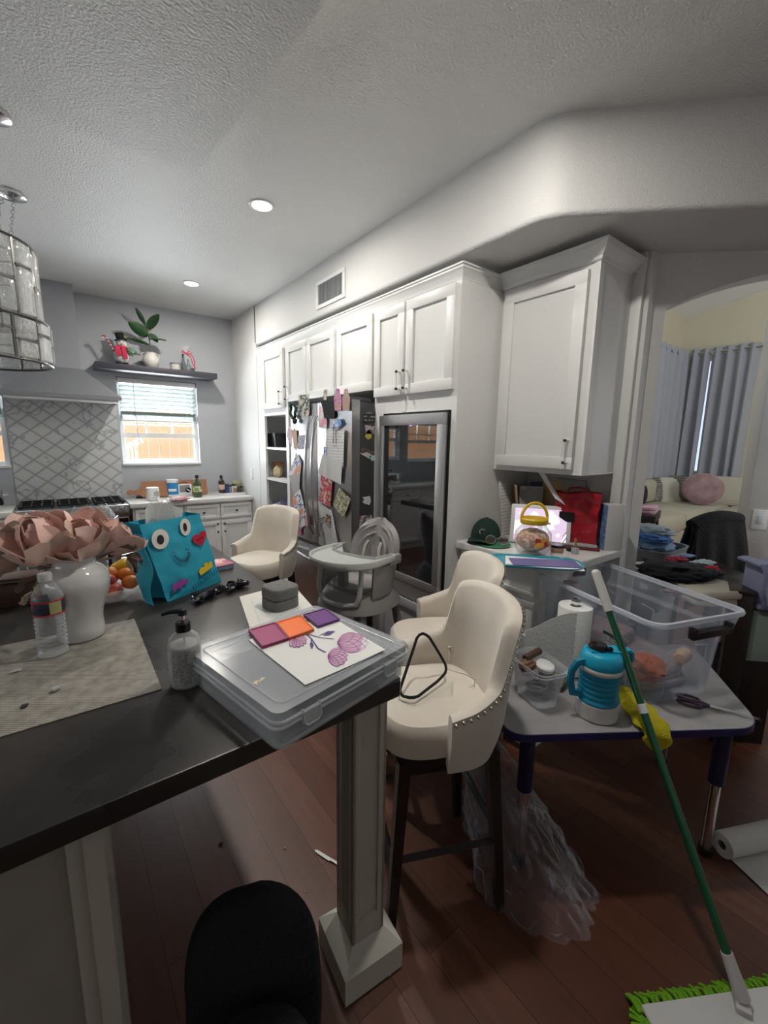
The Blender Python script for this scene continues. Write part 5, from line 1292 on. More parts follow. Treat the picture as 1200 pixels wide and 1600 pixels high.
# snowman
r = thing('snowman_decoration', 'plush snowman with black top hat, red scarf and candy cane on the shelf', 'decoration', (.548, 4.66, ZH))
m = MB(); crumple(m, (0, 0, .075), (.060, .05, .062), 2, .06, 4, 24, 16); m.ell((.008, 0, .185), (.043, .040, .042)); part('body', m, mat('felt_white', (.68, .66, .64), .9, bump=.6, bs=120), r)
for s in (-1, 1): m = MB(); m.pillow(rrect(.045, .06, .018), 0, .022, .008, T(s*.028, -.012, 0)); part('boot', m, M_blackc, r)
m = MB(); m.lathe([(0, 0), (.052, 0), (.050, .006), (.032, .008), (.036, .055), (.034, .062), (0, .064)], mt=T(.006, 0, .215) @ RY(R(-10))); h_ = part('top_hat', m, M_blackc, r)
m = MB(); m.ell((.038, -.028, .245), (.012, .006, .010)); part('hat_bow', m, mat('lime_felt', (.35, .45, .05), .8), h_)
m = MB(); m.lathe([(.036, .140), (.05, .146), (.047, .160), (.036, .165)], n=24, cap=False); m.grid(lambda u, v: (-.052+.040*u+.01*v, -.050-.008*math.sin(v*3), .150-.075*v), 6, 8, .005); m.grid(lambda u, v: (-.004+.035*u+.012*v, -.052-.008*math.sin(v*3), .148-.095*v), 6, 8, .005); part('scarf', m, mat('scarf_red', (.55, .03, .08), .9), r)
m = MB(); m.tube([(-.048, 0, .10), (-.075, -.01, .155), (-.105, -.012, .215), (-.118, -.012, .235), (-.132, -.012, .232), (-.135, -.012, .215)], .008, 8); part('candy_cane', m, stripes('cane_stripes', (.68, .62, .6), (.5, .03, .06), .028, .5, 2, .1), r)
m = MB(); crumple(m, (.078, -.03, .125), (.042, .025, .034), 6, .35, 4); part('wreath', m, mat('wreath_green', (.02, .10, .04), .7, var2=(.3, .4, .3), vs=90), r)
for s in (-.014, .016): m = MB(); m.ell((.008+s, -.040, .197), (.004, .003, .004), None, 8, 6); part('eye', m, M_black, r)
m = MB(); m.cyl((.008, -.038, .186), (.008, -.062, .183), .005, .001, 8); part('nose', m, mat('carrot', (.8, .25, .03), .6), r)
m = MB(); m.tube([(-.012, -.038, .176), (-.002, -.041, .170), (.014, -.041, .169), (.026, -.037, .175)], .0015, 5); part('mouth', m, MC['scarf_red'], r)
# fiddle leaf plant
pp = (.782, 4.66, ZH)
r = thing('potted_plant', 'artificial plant with round green leaves in a white two handled pot', 'plant', pp)
m = MB(); m.lathe([(0, 0), (.040, 0), (.058, .02), (.072, .055), (.070, .085), (.052, .115), (.045, .125), (.048, .138), (.043, .138), (.040, .12), (0, .115)], n=36); pt_ = part('pot', m, mat('cream_ceramic', (.62, .60, .56), .4), r)
for s in (-1, 1): m = MB(); m.tube([(s*.045, 0, .132), (s*.068, 0, .128), (s*.074, 0, .108), (s*.062, 0, .094)], .006, 8); part('pot_handle', m, mat('cream_ceramic', (.6, .6, .6)), pt_)
m = MB(); m.tube([(0, 0, .11), (.005, 0, .22), (-.01, 0, .33), (-.04, 0, .42)], .005, 6); part('stem', m, mat('stem_brown', (.10, .12, .05), .7), r)
mgl = mat('plant_leaf', (.035, .095, .035), .45, var=.35, vs=14)
for (x, z, dx, dz, L, W_, rr) in ((0, .34, .075, .135, .17, .055, 20), (-.01, .28, -.16, .10, .19, .050, 30), (.0, .25, .13, .02, .14, .062, 75), (-.01, .20, -.19, .045, .19, .026, 70), (-.03, .38, -.075, .14, .15, .022, 60), (.0, .30, .06, -.06, .10, .04, 60)):
    m = MB(); m.X = T(x, -.01, z) @ Vector((dx, -.05, dz)).to_track_quat('X', 'Z').to_matrix().to_4x4() @ RX(R(90-rr+ (0 if rr > 50 else 0)))
    m.grid(lambda u, v, L=L, W_=W_: (L*v, (u-.5)*2*W_*math.sin(PI*min(1, .08+.9*v))**.7, .010*((u-.5)*2)**2-.02*v*v), 9, 12, .001); part('leaf', m, mgl, r, None, 60)
r = thing('ribbed_cup', 'small white ribbed cup with a dark rim on the shelf', 'cup', (.985, 4.64, ZH))
m = MB(); k = 48; m.loft([[((.042+(.0015 if i % 2 else 0))*s*math.cos(2*PI*i/k), (.042+(.0015 if i % 2 else 0))*s*math.sin(2*PI*i/k), z) for i in range(k)] for s, z in ((.95, 0), (1, .055), (.92, .055), (.85, .01))]); part('cup_body', m, mat('ribbed_white', (.55, .53, .50), .5), r)
m = MB(); m.lathe([(.045, .055), (.045, .064), (.038, .064), (.038, .055)], n=30); part('rim', m, mat('rim_dark', (.12, .12, .10), .5), r)
r = thing('gift_wrapped_bottles', 'gift wrapped dark bottles with a red ribbon bow at the shelf end', 'gift', (1.09, 4.65, ZH))
m = MB(); m.lathe([(0, 0), (.022, 0), (.024, .06), (.012, .10), (.010, .16), (0, .16)], (-.025, 0, 0), n=16); part('bottle', m, mat('dark_bottle', (.02, .025, .03), .2), r)
m = MB(); m.lathe([(0, 0), (.020, 0), (.022, .05), (.012, .08), (.010, .12), (0, .12)], (.022, .01, 0), n=16); part('bottle', m, mat('green_bottle', (.04, .10, .06), .2), r)
m = MB(); m.box((.03, -.02, .018), (.075, .05, .034), None, .004); part('box', m, M_dsteel, r)
m = MB(); m.lathe([(.052, 0), (.058, .05), (.05, .10), (.018, .165), (.03, .20), (.05, .245)], n=18, cap=False); part('cellophane', m, mat('cellophane', (.8, .85, .88), .08, alpha=.16, bump=.8, bs=50), r, None, 10)
for pts in (((0, -.02, .165), (-.03, -.03, .19), (-.045, -.03, .175), (0, -.02, .165)), ((0, -.02, .165), (.03, -.03, .195), (.05, -.03, .17), (0, -.02, .165)), ((0, -.02, .165), (.04, -.03, .13), (.055, -.03, .07), (.08, -.03, .03)), ((0, -.02, .165), (.05, -.035, .15), (.07, -.035, .10), (.068, -.035, .06))):
    m = MB(); m.tube(pts, .0045, 6); part('ribbon', m, MC['scarf_red'], r)

# ================================================================== NICHE SHELVES
r = thing('black_basket', 'small black bin on the upper open shelf beside the fridge', 'bin', (1.755, 3.965, 1.4155))
m = MB(); P_ = rrect(.22, .24, .02); m.loft([[(x*.85, y*.85, .003) for x, y in P_], [(x*1, y*1, .125) for x, y in P_], [(x*1.02, y*1.02, .13) for x, y in P_], [(x*.97, y*.97, .13) for x, y in P_], [(x*.82, y*.82, .008) for x, y in P_]]); part('bin_body', m, M_black, r)
r = thing('snack_jar', 'jar with an orange lid on the middle open shelf', 'jar', (1.74, 4.01, 1.1255))
m = MB(); m.lathe([(0, 0), (.05, 0), (.052, .01), (.052, .10), (.045, .115), (0, .115)]); part('jar_body', m, mat('jar_clear', (.5, .42, .3), .2), r)
m = MB(); m.lathe([(0, .115), (.054, .115), (.054, .14), (0, .142)]); part('lid', m, mat('lid_orange', (.6, .25, .10), .4), r)
m = MB(); crumple(m, (0, 0, .055), (.05, .04, .055), 14, .3, 3, 20, 12, None, -.054); o = m.build('snack_bag', mat('cream_bag', (.62, .52, .33), .6)); tag(o, 'cream snack bag right of the orange lidded jar', 'bag', None, (1.69, 3.90, 1.126))
m = MB(); crumple(m, (0, 0, .12), (.10, .11, .12), 15, .35, 2.5, 30, 20, None, -.119); o = m.build('grocery_bag', mat('bag_film', (.55, .58, .68), .3, var2=(.28, .32, .55), vs=10)); tag(o, 'bluish plastic bag of food on the lowest visible open shelf', 'bag', None, (1.75, 3.93, .661))

# ================================================================== PAPERS AND MAGNETS ON THE FRIDGE
XP = XFr-.0045
def fp(pts, lab, m_, lift=0., name='fridge_paper', cat='paper', curl=0., grp='papers on the fridge doors'):
    P_ = [ptx(x, y, XP) for x, y in pts]; c = sum(P_, Vector())/len(P_); m = MB()
    q = [(p.y-c.y, p.z-c.z) for p in P_]; k = len(q); x0 = -lift
    if k == 4:
        a, b, c_, d = [Vector(v) for v in q]
        def f(u, v):
            p = a*(1-u)*(1-v)+b*u*(1-v)+c_*u*v+d*(1-u)*v; return (x0-curl*v*v, p.x, p.y)
        m.grid(f, 6, 8, .0008)
    else: m.prism([(b_, a_) for a_, b_ in q], x0-.0005, x0+.0005, RY(R(-90)))if False else m.add([(x0, a_, b_) for a_, b_ in q]+[(x0+.001, a_, b_) for a_, b_ in q], [tuple(range(k)), tuple(range(k, 2*k))[::-1]]+[(i, (i+1) % k, k+(i+1) % k, k+i) for i in range(k)])
    o = m.build(name, m_); tag(o, lab, cat, grp, (c.x, c.y, c.z)); return o
mprint = stripes('printed_list', (.74, .74, .74), (.40, .40, .42), .018, .25, 2, 120)
mdraw = patches('child_drawing', [(.76, .76, .74), (.76, .76, .74), (.12, .18, .45), (.76, .76, .74), (.75, .25, .10)], 11)
mred = patches('poster_red', [(.60, .62, .25), (.65, .04, .12), (.75, .10, .20), (.20, .08, .12), (.75, .5, .4)], 26)
mcamo = patches('camo_print', [(.10, .11, .06), (.45, .42, .28), (.20, .20, .12), (.6, .57, .42)], 42)
fp([(511, 671), (539, 673), (537, 730), (508, 728)], 'long white list hanging from a clip on the right fridge door', mprint, .003)
fp([(505, 709), (536, 722), (534, 757), (498, 740)], 'white sheet angled over the lower end of the long list', mat('plain_sheet', (.68, .68, .68), .8), .006)
fp([(503, 742), (521, 752), (517, 793), (500, 782)], 'red and pink picture sheet low on the right fridge door', mred, .007)
fp([(531, 762), (549, 780), (537, 810), (521, 788)], 'tilted green and cream patterned picture on the right fridge door', mcamo, .004)
fp([(497, 783), (519, 797), (530, 857), (512, 858)], 'long receipt strip hanging lowest on the right fridge door', mat('receipt', (.64, .65, .66), .8, var=.1, vs=60), .002)
fp([(516, 797), (521, 803), (531, 858), (523, 858)], 'second receipt strip overlapping the lowest one', mprint, .008)
fp([(511, 802), (519, 806), (520, 821), (511, 815)], 'small brown photo print over the receipts', patches('brown_photo', [(.30, .16, .10), (.10, .07, .06), (.5, .35, .25)], 40), .009)
fp([(498, 811), (510, 806), (510, 810), (499, 816)], 'black and white striped label left of the receipts', stripes('barcode', (.6, .6, .6), (.02, .02, .02), .012, .55, 2, .1), .009)
fp([(499, 633), (512, 643), (511, 669), (498, 668)], 'pink framed note partly behind the black apron magnet', patches('pink_note', [(.75, .55, .6), (.72, .72, .74), (.8, .4, .5)], 12), .003)
fp([(463, 706), (472, 722), (468, 752), (452, 743)], 'white drawing on the left fridge door', mdraw, .003)
fp([(452, 743), (470, 740), (468, 782), (458, 760)], 'crumpled greyish sheet under the upper drawing', mat('grey_sheet', (.48, .46, .48), .8), .005)
fp([(457, 777), (470, 764), (483, 816), (470, 828)], 'child drawing with orange and blue strokes on the left fridge door', mdraw, .006)
fp([(466, 680), (478, 680), (478, 702), (466, 702)], 'small purple print on the left fridge door', patches('purple_print', [(.30, .30, .38), (.24, .22, .32), (.40, .40, .5)], 60), .003)
fp([(457, 672), (464, 672), (465, 705), (459, 700)], 'peach coloured note at the far left of the fridge', mat('peach_note', (.70, .48, .34), .8), .003)
fp([(451, 665), (458, 672), (457, 700), (449, 683)], 'white and pink folded card at the outer edge of the fridge', patches('card_pink', [(.7, .68, .68), (.6, .35, .3), (.45, .4, .6)], 25), .003)
fp([(465, 822), (470, 820), (472, 834), (466, 838)], 'pink flower shaped magnet at the bottom of the left door', mat('pink_felt', (.62, .18, .28), .8), .004, 'fridge_magnet', 'magnet', 0, 'magnets on the fridge')
fp([(478, 806), (484, 802), (485, 820), (479, 823)], 'second pink flower magnet near the left door bottom', mat('pink_felt2', (.64, .32, .38), .8), .009, 'fridge_magnet', 'magnet', 0, 'magnets on the fridge')
fp([(503, 628), (510, 625), (523, 627), (525, 650), (522, 655), (508, 653), (506, 640)], 'black apron shaped magnet at the top of the right door', M_blackc, .008, 'fridge_magnet', 'magnet', 0, 'magnets on the fridge')
fp([(508, 608), (514, 608), (512, 626), (507, 624)], 'printed strip standing up above the black apron magnet', patches('strip_print', [(.5, .45, .4), (.12, .1, .1), (.6, .55, .5)], 60), .009, 'fridge_magnet', 'magnet', 0, 'magnets on the fridge')
def dollm(cx, lab, c1, c2):
    pts = [(cx-3, 613), (cx-3, 609), (cx, 607), (cx+3, 609), (cx+3, 614), (cx+6, 620), (cx+6, 628), (cx+5, 642), (cx-5, 642), (cx-6, 632), (cx-6, 622)]
    fp(pts, lab, patches('doll_'+lab[:6], [c1, c2, (.45, .25, .18)], 30), .006, 'fridge_magnet', 'magnet', 0, 'magnets on the fridge')
dollm(529, 'purple cartoonish child cut-out magnet on top of the right door', (.35, .06, .25), (.5, .2, .45)); dollm(542, 'pinkish child cut-out magnet beside the purple one', (.45, .22, .2), (.35, .3, .28))
fp([(521, 658), (532, 654), (536, 663), (527, 672), (521, 668)], 'blue house shaped magnet holding the long list', patches('blue_magnet', [(.10, .25, .55), (.15, .35, .65), (.6, .6, .65)], 40), .009, 'fridge_magnet', 'magnet', 0, 'magnets on the fridge')
fp([(467, 618), (484, 616), (483, 650), (468, 652)], 'dark photo magnet behind the green wreath on the left door', patches('dark_photo', [(.35, .36, .28), (.05, .05, .05), (.5, .5, .42)], 24), .003)
fp([(474, 625), (484, 624), (484, 647), (474, 648)], 'green and pink sticker sheet at the top of the left door', patches('sticker_sheet', [(.35, .45, .40), (.30, .42, .30), (.55, .3, .3)], 30), .002)
p = ptx(509, 706, XP); r = thing('letter_magnet', 'blue capital R letter magnet on the right fridge door', 'magnet', (XP-.004, p.y, p.z), 0, 'magnets on the fridge')
textmesh('letter', 'R', .085, .005, mat('letter_blue', (.04, .18, .5), .4), r, RZ(R(-90)) @ RX(R(90)))
p = ptx(461, 642, XP); r = thing('wreath_magnet', 'small dark green wreath magnet on the left fridge door', 'magnet', (XP-.016, p.y, p.z), 0, 'magnets on the fridge')
m = MB(); m.tube([(.004*math.sin(5*a), .040*math.cos(a), .052*math.sin(a)) for a in [2*PI*i/30 for i in range(30)]], .011, 8, True); part('ring', m, mat('wreath_dark', (.012, .05, .03), .7, bump=.8, bs=200), r)
m = MB(); crumple(m, (0, -.025, -.075), (.01, .03, .02), 3, .4); part('bow', m, M_blackc, r)
p = ptx(525, 680, XP); r = thing('wire_clip', 'wire bulldog clip hanging on the long list', 'clip', (XP-.010, p.y, p.z+.01))
m = MB(); m.tube([(0, -.018, .04), (0, .018, .04), (0, .013, .0), (0, .020, -.06), (0, -.020, -.06), (0, -.013, 0)], .002, 6, True); part('wire', m, M_dsteel, r)
def fside(pts, lab, m_, cat='magnet', name='fridge_magnet'):
    YS = 2.1995; P_ = [pty(x, y, YS) for x, y in pts]; c = sum(P_, Vector())/len(P_); m = MB(); k = len(P_)
    m.add([(p.x-c.x, -.003, p.z-c.z) for p in P_]+[(p.x-c.x, -.0005, p.z-c.z) for p in P_], [tuple(range(k)), tuple(range(k, 2*k))[::-1]]+[(i, (i+1) % k, k+(i+1) % k, k+i) for i in range(k)])
    tag(m.build(name, m_), lab, cat, 'items on the dark fridge side', (c.x, YS-.0005, c.z))
fside([(569, 645), (589, 643), (589, 659), (567, 662)], 'faint grey word magnets at the top of the fridge side', stripes('word_magnets', (.03, .03, .03), (.28, .28, .28), .022, .4, 2, 60))
fside([(570, 664), (587, 666), (584, 678), (571, 678)], 'purple photo magnet on the fridge side', patches('side_photo', [(.4, .25, .4), (.5, .45, .5), (.2, .15, .2)], 25), 'photo', 'photo_card')
fside([(571, 678), (576, 671), (580, 676), (580, 684), (575, 687), (570, 683)], 'yellow oval magnet under the purple photo', mat('mag_yellow', (.55, .45, .10), .5))
fside([(567, 698), (583, 706), (577, 717), (563, 709)], 'tilted white framed photo on the fridge side', patches('side_photo2', [(.62, .6, .58), (.12, .08, .08), (.62, .6, .58)], 14), 'photo', 'photo_card')
fside([(576, 713), (582, 711), (589, 715), (588, 720), (580, 720)], 'mint oval magnet beside the tilted photo', mat('mag_mint', (.40, .60, .58), .5))
fside([(566, 777), (578, 775), (579, 783), (577, 789), (569, 787), (566, 784), (569, 781)], 'white plastic clip magnet halfway down the fridge side', M_white)
fside([(562, 806), (590, 804), (590, 862), (560, 862)], 'white framed photo collage low on the fridge side', patches('collage', [(.55, .54, .54), (.35, .18, .15), (.6, .6, .62), (.15, .12, .12)], 20), 'picture', 'collage_frame')

# ================================================================== DESK
TD = .9855
def dp_(px, py, z=TD): p = ptz(px, py, z); return (p.x, p.y, TD)
# cap
c = dp_(757, 848); r = thing('baseball_cap', 'dark green baseball cap with white emblem on the desk by the pantry', 'cap', (1.775, 1.432, TD), R(205))
def dome(u, v):
    a = 2*PI*u; t = PI/2*v; return (.085*math.cos(t)*math.cos(a)-.0, .078*math.cos(t)*math.sin(a), .118*math.sin(t)**.85)
m = MB(); m.grid(dome, 32, 12, 0, True); mg = mat('cap_green', (.012, .035, .028), .85, bump=.3, bs=150); part('crown', m, mg, r)
m = MB(); m.grid(lambda u, v: ((.078+.085*v)*math.cos((u-.5)*1.7)*(1 if v < .1 else 1), .085*math.sin((u-.5)*2.0)*(1-.05*v), .012+.012*v-.05*v*((u-.5)*1.6)**2*1.0), 15, 8, .004); part('brim', m, mg, r)
textmesh('emblem', 'C', .05, .002, mat('emblem_white', (.6, .5, .45), .7), r, T(.080, .0, .055) @ RY(R(12)) @ RZ(R(90)) @ RX(R(90)))
m = MB(); m.ell((0, 0, .117), (.007, .007, .005)); part('button', m, mg, r)
# folders and papers leaning on the back wall
def slab_(name, lab, cat, y, w_, h, th, m_, lean, grp=None, x=None, rz=90, z=TD):
    """upright sheet-like thing leaning back on the wall; y = centre along the wall"""
    r = thing(name, lab, cat, (x if x is not None else 2.14, y, z), R(rz), grp); m = MB()
    m.X = RX(R(-lean)); m.b2((-w_/2, 0, 0), (w_/2, th, h), min(.002, th*.3)); part('sheet' if th < .004 else 'cover', m, m_, r); return r
def pack(name, lab, cat, p, w_, h, th, m_, rz, lean, grp='papers and folders standing on the desk'):
    r = thing(name, lab, cat, (p[0], p[1], TD+th*math.sin(R(max(0, lean)))), R(rz), grp); m = MB(); m.X = RX(R(-lean)); m.b2((-w_/2, 0, 0), (w_/2, th, h), min(.002, th*.25)); part('cover' if th > .003 else 'sheet', m, m_, r); return r
pack('notice_sheet', 'white printed sheet leaning by the pantry side behind the cap', 'paper', (2.02, 1.455), .17, .30, .002, mprint, 5, 8)
pack('folder', 'brown edged folder beside the printed sheet', 'folder', (2.03, 1.40), .15, .29, .008, mat('folder_brown', (.35, .24, .13), .7), 40, 8)
pack('folder', 'red topped grey folder at the middle of the desk stack', 'folder', (2.02, 1.335), .12, .28, .012, patches('folder_grey', [(.32, .31, .31), (.30, .29, .30), (.5, .5, .5)], 8), -50, 8)
pack('folder', 'dark blue thin folder right of the grey one', 'folder', (2.09, 1.335), .10, .30, .010, mat('folder_navy', (.03, .05, .09), .5), -55, 8)
pack('folder', 'green folder peeking between the navy and the yellow ones', 'folder', (2.12, 1.305), .14, .27, .006, mat('folder_green', (.05, .22, .12), .6), -55, 10)
pack('envelope', 'yellow manila envelope in the middle of the desk stack', 'envelope', (2.12, 1.255), .15, .31, .006, mat('manila', (.50, .36, .16), .7, var=.2), -62, 10)
pack('envelope', 'brown kraft envelope right of the yellow one', 'envelope', (2.11, 1.195), .15, .27, .010, patches('kraft', [(.33, .24, .18), (.35, .26, .20), (.28, .15, .12)], 12), -68, 14)
pack('paper_sheet', 'grey paper standing behind the kraft envelope', 'paper', (2.16, 1.225), .18, .32, .003, mat('grey_note', (.36, .36, .37), .8), -75, 5)
# tablet / screen with glowing photo
sc_ = ptz(830, 855, TD); r = thing('tablet', 'white framed tablet with a bright screen behind the snack jar', 'tablet', (1.905, 1.20, TD), R(-57))
m = MB(); m.X = RX(R(-14)); m.b2((-.145, 0, .005), (.145, .012, .205), .005); part('bezel', m, M_white, r)
m = MB(); m.X = RX(R(-14)); m.b2((-.125, -.0008, .022), (.125, .001, .185)); scr = patches('tablet_screen', [(.80, .80, .92), (.62, .50, .66), (.85, .85, .95)], 7); nt, p_ = nodes(scr)
ramp = [n for n in nt.nodes if n.type == 'VALTORGB'][0]; nt.links.new(ramp.outputs[0], p_.inputs['Emission Color']); p_.inputs['Emission Strength'].default_value = .9
part('screen', m, scr, r)
m = MB(); m.X = RX(R(-14)); m.ell((.108, -.001, .196), (.005, .002, .005), None, 10, 6); part('camera', m, M_black, r)
m = MB(); m.b2((-.07, 0, 0), (.07, .07, .006)); m.box((0, .045, .06), (.1, .006, .12), RX(R(20))); part('stand', m, M_white, r)
# snack jar with yellow lid
r = thing('snack_tub', 'round clear jar with yellow lid and handle on the teal tray', 'jar', (1.735, 1.125, TD+.012))
r.scale = (1.22, 1.22, 1.2)
m = MB(); m.lathe([(0, 0), (.055, 0), (.064, .012), (.068, .05), (.066, .075), (.046, .102), (.044, .110)], n=36, cap=False); m.lathe([(0, .0), (.055, .001)], n=24); part('jar_body', m, film('jar_plastic', (.7, .66, .62), .15, .7, .08), r)
m = MB(); crumple(m, (0, 0, .046), (.060, .060, .045), 11, .12, 4, 30, 18); part('contents', m, patches('snacks', [(.62, .42, .28), (.68, .48, .34), (.5, .22, .16), (.7, .6, .5)], 30), r)
a0 = math.atan2(-1.105, -1.745)
m = MB(); m.grid(lambda u, v: (.0685*math.cos(a0+.15+u*.8), .0685*math.sin(a0+.15+u*.8), .03+.035*v), 8, 2); part('label', m, patches('jar_label', [(.85, .35, .03), (.45, .03, .05), (.85, .4, .05)], 25), r)
myl = mat('lid_yellow', (.72, .46, .02), .4)
m = MB(); m.lathe([(0, .110), (.049, .110), (.051, .113), (.051, .128), (.047, .133), (0, .133)], n=36); part('lid', m, myl, r)
hv = rv*.049
m = MB(); m.tube([(hv.x*math.cos(a), hv.y*math.cos(a), .128+.062*math.sin(a)) for a in [PI*i/16 for i in range(17)]], .0055, 8); part('handle', m, myl, r)
# teal tray / folders under the jar
c4 = [ptz(772, 876, TD), ptz(800, 893, TD), ptz(903, 884, TD), ptz(860, 868, TD)]; cc_ = sum(c4, Vector())/4
r = thing('teal_tray', 'teal plastic tray jutting over the desk corner under the jar', 'tray', (cc_.x, cc_.y, TD))
ax = (c4[2]-c4[0]).normalized(); A_ = math.atan2(ax.y, ax.x)
P_ = rrect(.40, .20, .085, 8); 
m = MB(); m.X = RZ(A_); m.loft([[(x*.94, y*.94, .001) for x, y in P_], [(x, y, .010) for x, y in P_], [(x*.97, y*.96, .010) for x, y in P_], [(x*.92, y*.92, .004) for x, y in P_]]); part('tray_body', m, mat('teal_plastic', (.04, .32, .42), .3), r)
m = MB(); m.X = RZ(A_) @ T(.03, -.01, .0045) @ RZ(R(-6)); m.b2((-.15, -.07, 0), (.16, .07, .0018)); o = m.build('paper_sheet', M_paper); tag(o, 'white paper pile lying in the teal tray', 'paper', 'papers in the teal tray', (cc_.x, cc_.y, TD))
m = MB(); m.X = RZ(A_) @ T(.05, -.02, .0067) @ RZ(R(4)); m.b2((-.15, -.05, 0), (.13, .06, .003)); o = m.build('booklet', mat('booklet_purple', (.16, .14, .33), .5)); tag(o, 'purple booklet under the snack jar', 'booklet', 'papers in the teal tray', (cc_.x, cc_.y, TD))
# round green plate with sunglasses
g = ptz(770, 862, TD); m = MB(); m.lathe([(0, 0), (.07, 0), (.085, .006), (.083, .008), (.068, .003), (0, .003)], n=40); o = m.build('green_plate', mat('plate_green', (.05, .25, .12), .4)); tag(o, 'green plate under the sunglasses at the desk front', 'plate', None, (1.72, 1.335, TD))
r = thing('sunglasses', 'round mirrored sunglasses lying beside the cap', 'sunglasses', (1.70, 1.30, TD+.013), R(-50))
for s in (-1, 1):
    m = MB(); m.tube([(s*.030+.024*math.cos(a), 0, .022+.022*math.sin(a)) for a in [2*PI*i/20 for i in range(20)]], .002, 6, True); part('rim', m, M_chrome, r)
    m = MB(); m.lathe([(0, 0), (.023, 0), (.023, .001), (0, .001)], n=20, mt=T(s*.030, .0, .022) @ RX(R(90))); part('lens', m, mat('mirror_lens', (.30, .22, .20), .08, .7), r)
    m = MB(); m.tube([(s*.054, 0, .028), (s*.056, .05, .025), (s*.05, .10, .010)], .0018, 5); part('temple', m, M_chrome, r)
m = MB(); m.tube([(-.008, 0, .026), (0, 0, .031), (.008, 0, .026)], .002, 5); part('bridge', m, M_chrome, r)
# red gift bag
r = thing('red_gift_bag', 'shiny red paper gift bag with a black label on the desk', 'gift bag', (2.06, 1.10, TD+.026), R(-66))
def rbag(u, v, s=1):
    n_ = 40; i = int(u*n_) % n_; P_ = rrect(.20, .09, .004, 8)
def rring(v):
    out = []; w_, d_ = .20, .085
    for i in range(40):
        t = i/40*4
        if t < 1: x, y = -w_/2+w_*t, -d_/2
        elif t < 2: x, y = w_/2, -d_/2+d_*(t-1)
        elif t < 3: x, y = w_/2-w_*(t-2), d_/2
        else: x, y = -w_/2, d_/2-d_*(t-3)
        out.append((x*(1+.04*v)+.012*noise.noise(Vector((x*9, v*5, y*9))), y*(1-.1*v)+.016*noise.noise(Vector((x*12, v*6, 3))), .245*v+.006*math.sin(x*30)*v))
    return out
m = MB(); rs = [rring(v/16) for v in range(17)]; m.loft(rs, False); m.loft([rs[0], [(x, y, z+.001) for x, y, z in rs[0]]]); m.loft([[(x*.97, y*.92, z) for x, y, z in q] for q in rs[9:]][::-1], False); part('bag_body', m, mat('red_foil', (.38, .008, .02), .28, bump=.5, bs=14, coat=.3), r, None, 40)
m = MB(); m.b2((-.075, -.052, .10), (-.005, -.0485, .15)); part('label', m, M_black, r)
for t in (-.03, .03): m = MB(); m.tube([(-.05, t, .24), (-.045, t, .262), (0, t, .270), (.045, t, .262), (.05, t, .24)], .003, 6); part('handle', m, mat('red_cord', (.3, .01, .02), .6), r)
r = thing('tissue_sheet', 'white curled tissue paper sticking out of the red bag', 'paper', (1.975, 1.15, TD+.2))
m = MB(); m.X = RZ(R(-60)); m.grid(lambda u, v: (-.02-.09*v+.05*u, .03*math.sin(v*2), .04+.125*v-.03*u+.02*math.sin(u*4)*v), 10, 14, .001); part('sheet', m, mat('tissue_white', (.62, .62, .64), .8), r)
# notebooks under the red bag
m = MB(); m.X = RZ(R(-60)); m.b2((-.13, -.075, 0), (.11, .085, .014), .002); o = m.build('notebook', mat('maroon_book', (.16, .03, .03), .6)); tag(o, 'maroon book lying under the red bag', 'book', 'books under the red bag', (2.05, 1.09, TD))
m = MB(); m.X = RZ(R(-62)); m.b2((-.12, -.07, .0145), (.10, .08, .0245), .002); o = m.build('notebook', mat('grey_book', (.42, .42, .43), .6)); tag(o, 'pale grey box set lying on the maroon book', 'book', 'books under the red bag', (2.05, 1.09, TD))
# blue and white box at the right end
r = thing('product_box', 'tall white box with a blue front at the right end of the desk', 'box', (2.125, .965, TD), R(-38))
m = MB(); m.b2((-.03, -.035, 0), (.05, .035, .225), .001); part('body', m, mat('carton_white', (.58, .58, .57), .6), r)
m = MB(); m.b2((-.0312, -.034, .002), (-.0302, .034, .222)); part('blue_side', m, patches('blue_box_print', [(.16, .30, .50), (.20, .36, .56), (.12, .22, .42)], 30), r)
textmesh('lettering', 'NO', .022, .0005, mat('print_navy', (.03, .06, .2), .6), r, T(-.0316, 0, .175) @ RZ(R(-90)) @ RX(R(90)))
# small cosmetics
r = thing('powder_compact', 'round brown powder compact right of the snack jar', 'compact', (1.865, 1.075, TD+.001))
m = MB(); m.lathe([(0, 0), (.028, 0), (.03, .004), (.03, .022), (0, .022)]); part('base', m, mat('compact_tan', (.42, .26, .17), .4), r)
m = MB(); m.lathe([(0, .0225), (.03, .0225), (.028, .034), (0, .035)]); part('lid', m, M_blackg, r)
r = thing('nail_polish', 'little clear bottle with a tall gold cap on the desk edge', 'bottle', (1.90, 1.005, TD+.001))
m = MB(); m.box((0, 0, .015), (.028, .028, .03), None, .004); part('bottle_body', m, mat('polish_glass', (.5, .5, .52), .1, alpha=.6), r)
m = MB(); m.lathe([(0, .03), (.0055, .03), (.005, .075), (0, .076)], n=12); part('cap', m, mat('gold', (.65, .5, .15), .25, 1), r)
m = MB(); m.lathe([(0, 0), (.02, 0), (.022, .016), (0, .018)]); o = m.build('ointment_pot', M_black); tag(o, 'small black pot between compact and red bag', 'pot', None, (1.935, 1.045, TD+.001))
m = MB(); m.tube([(1.98, 1.12, TD+.05), (1.955, 1.08, TD+.09), (1.94, 1.075, TD+.06), (1.93, 1.10, TD+.012), (1.92, 1.13, TD+.004)], .0025, 6); o = m.build('white_cable', M_white); tag(o, 'white cable curling beside the tablet', 'cable')

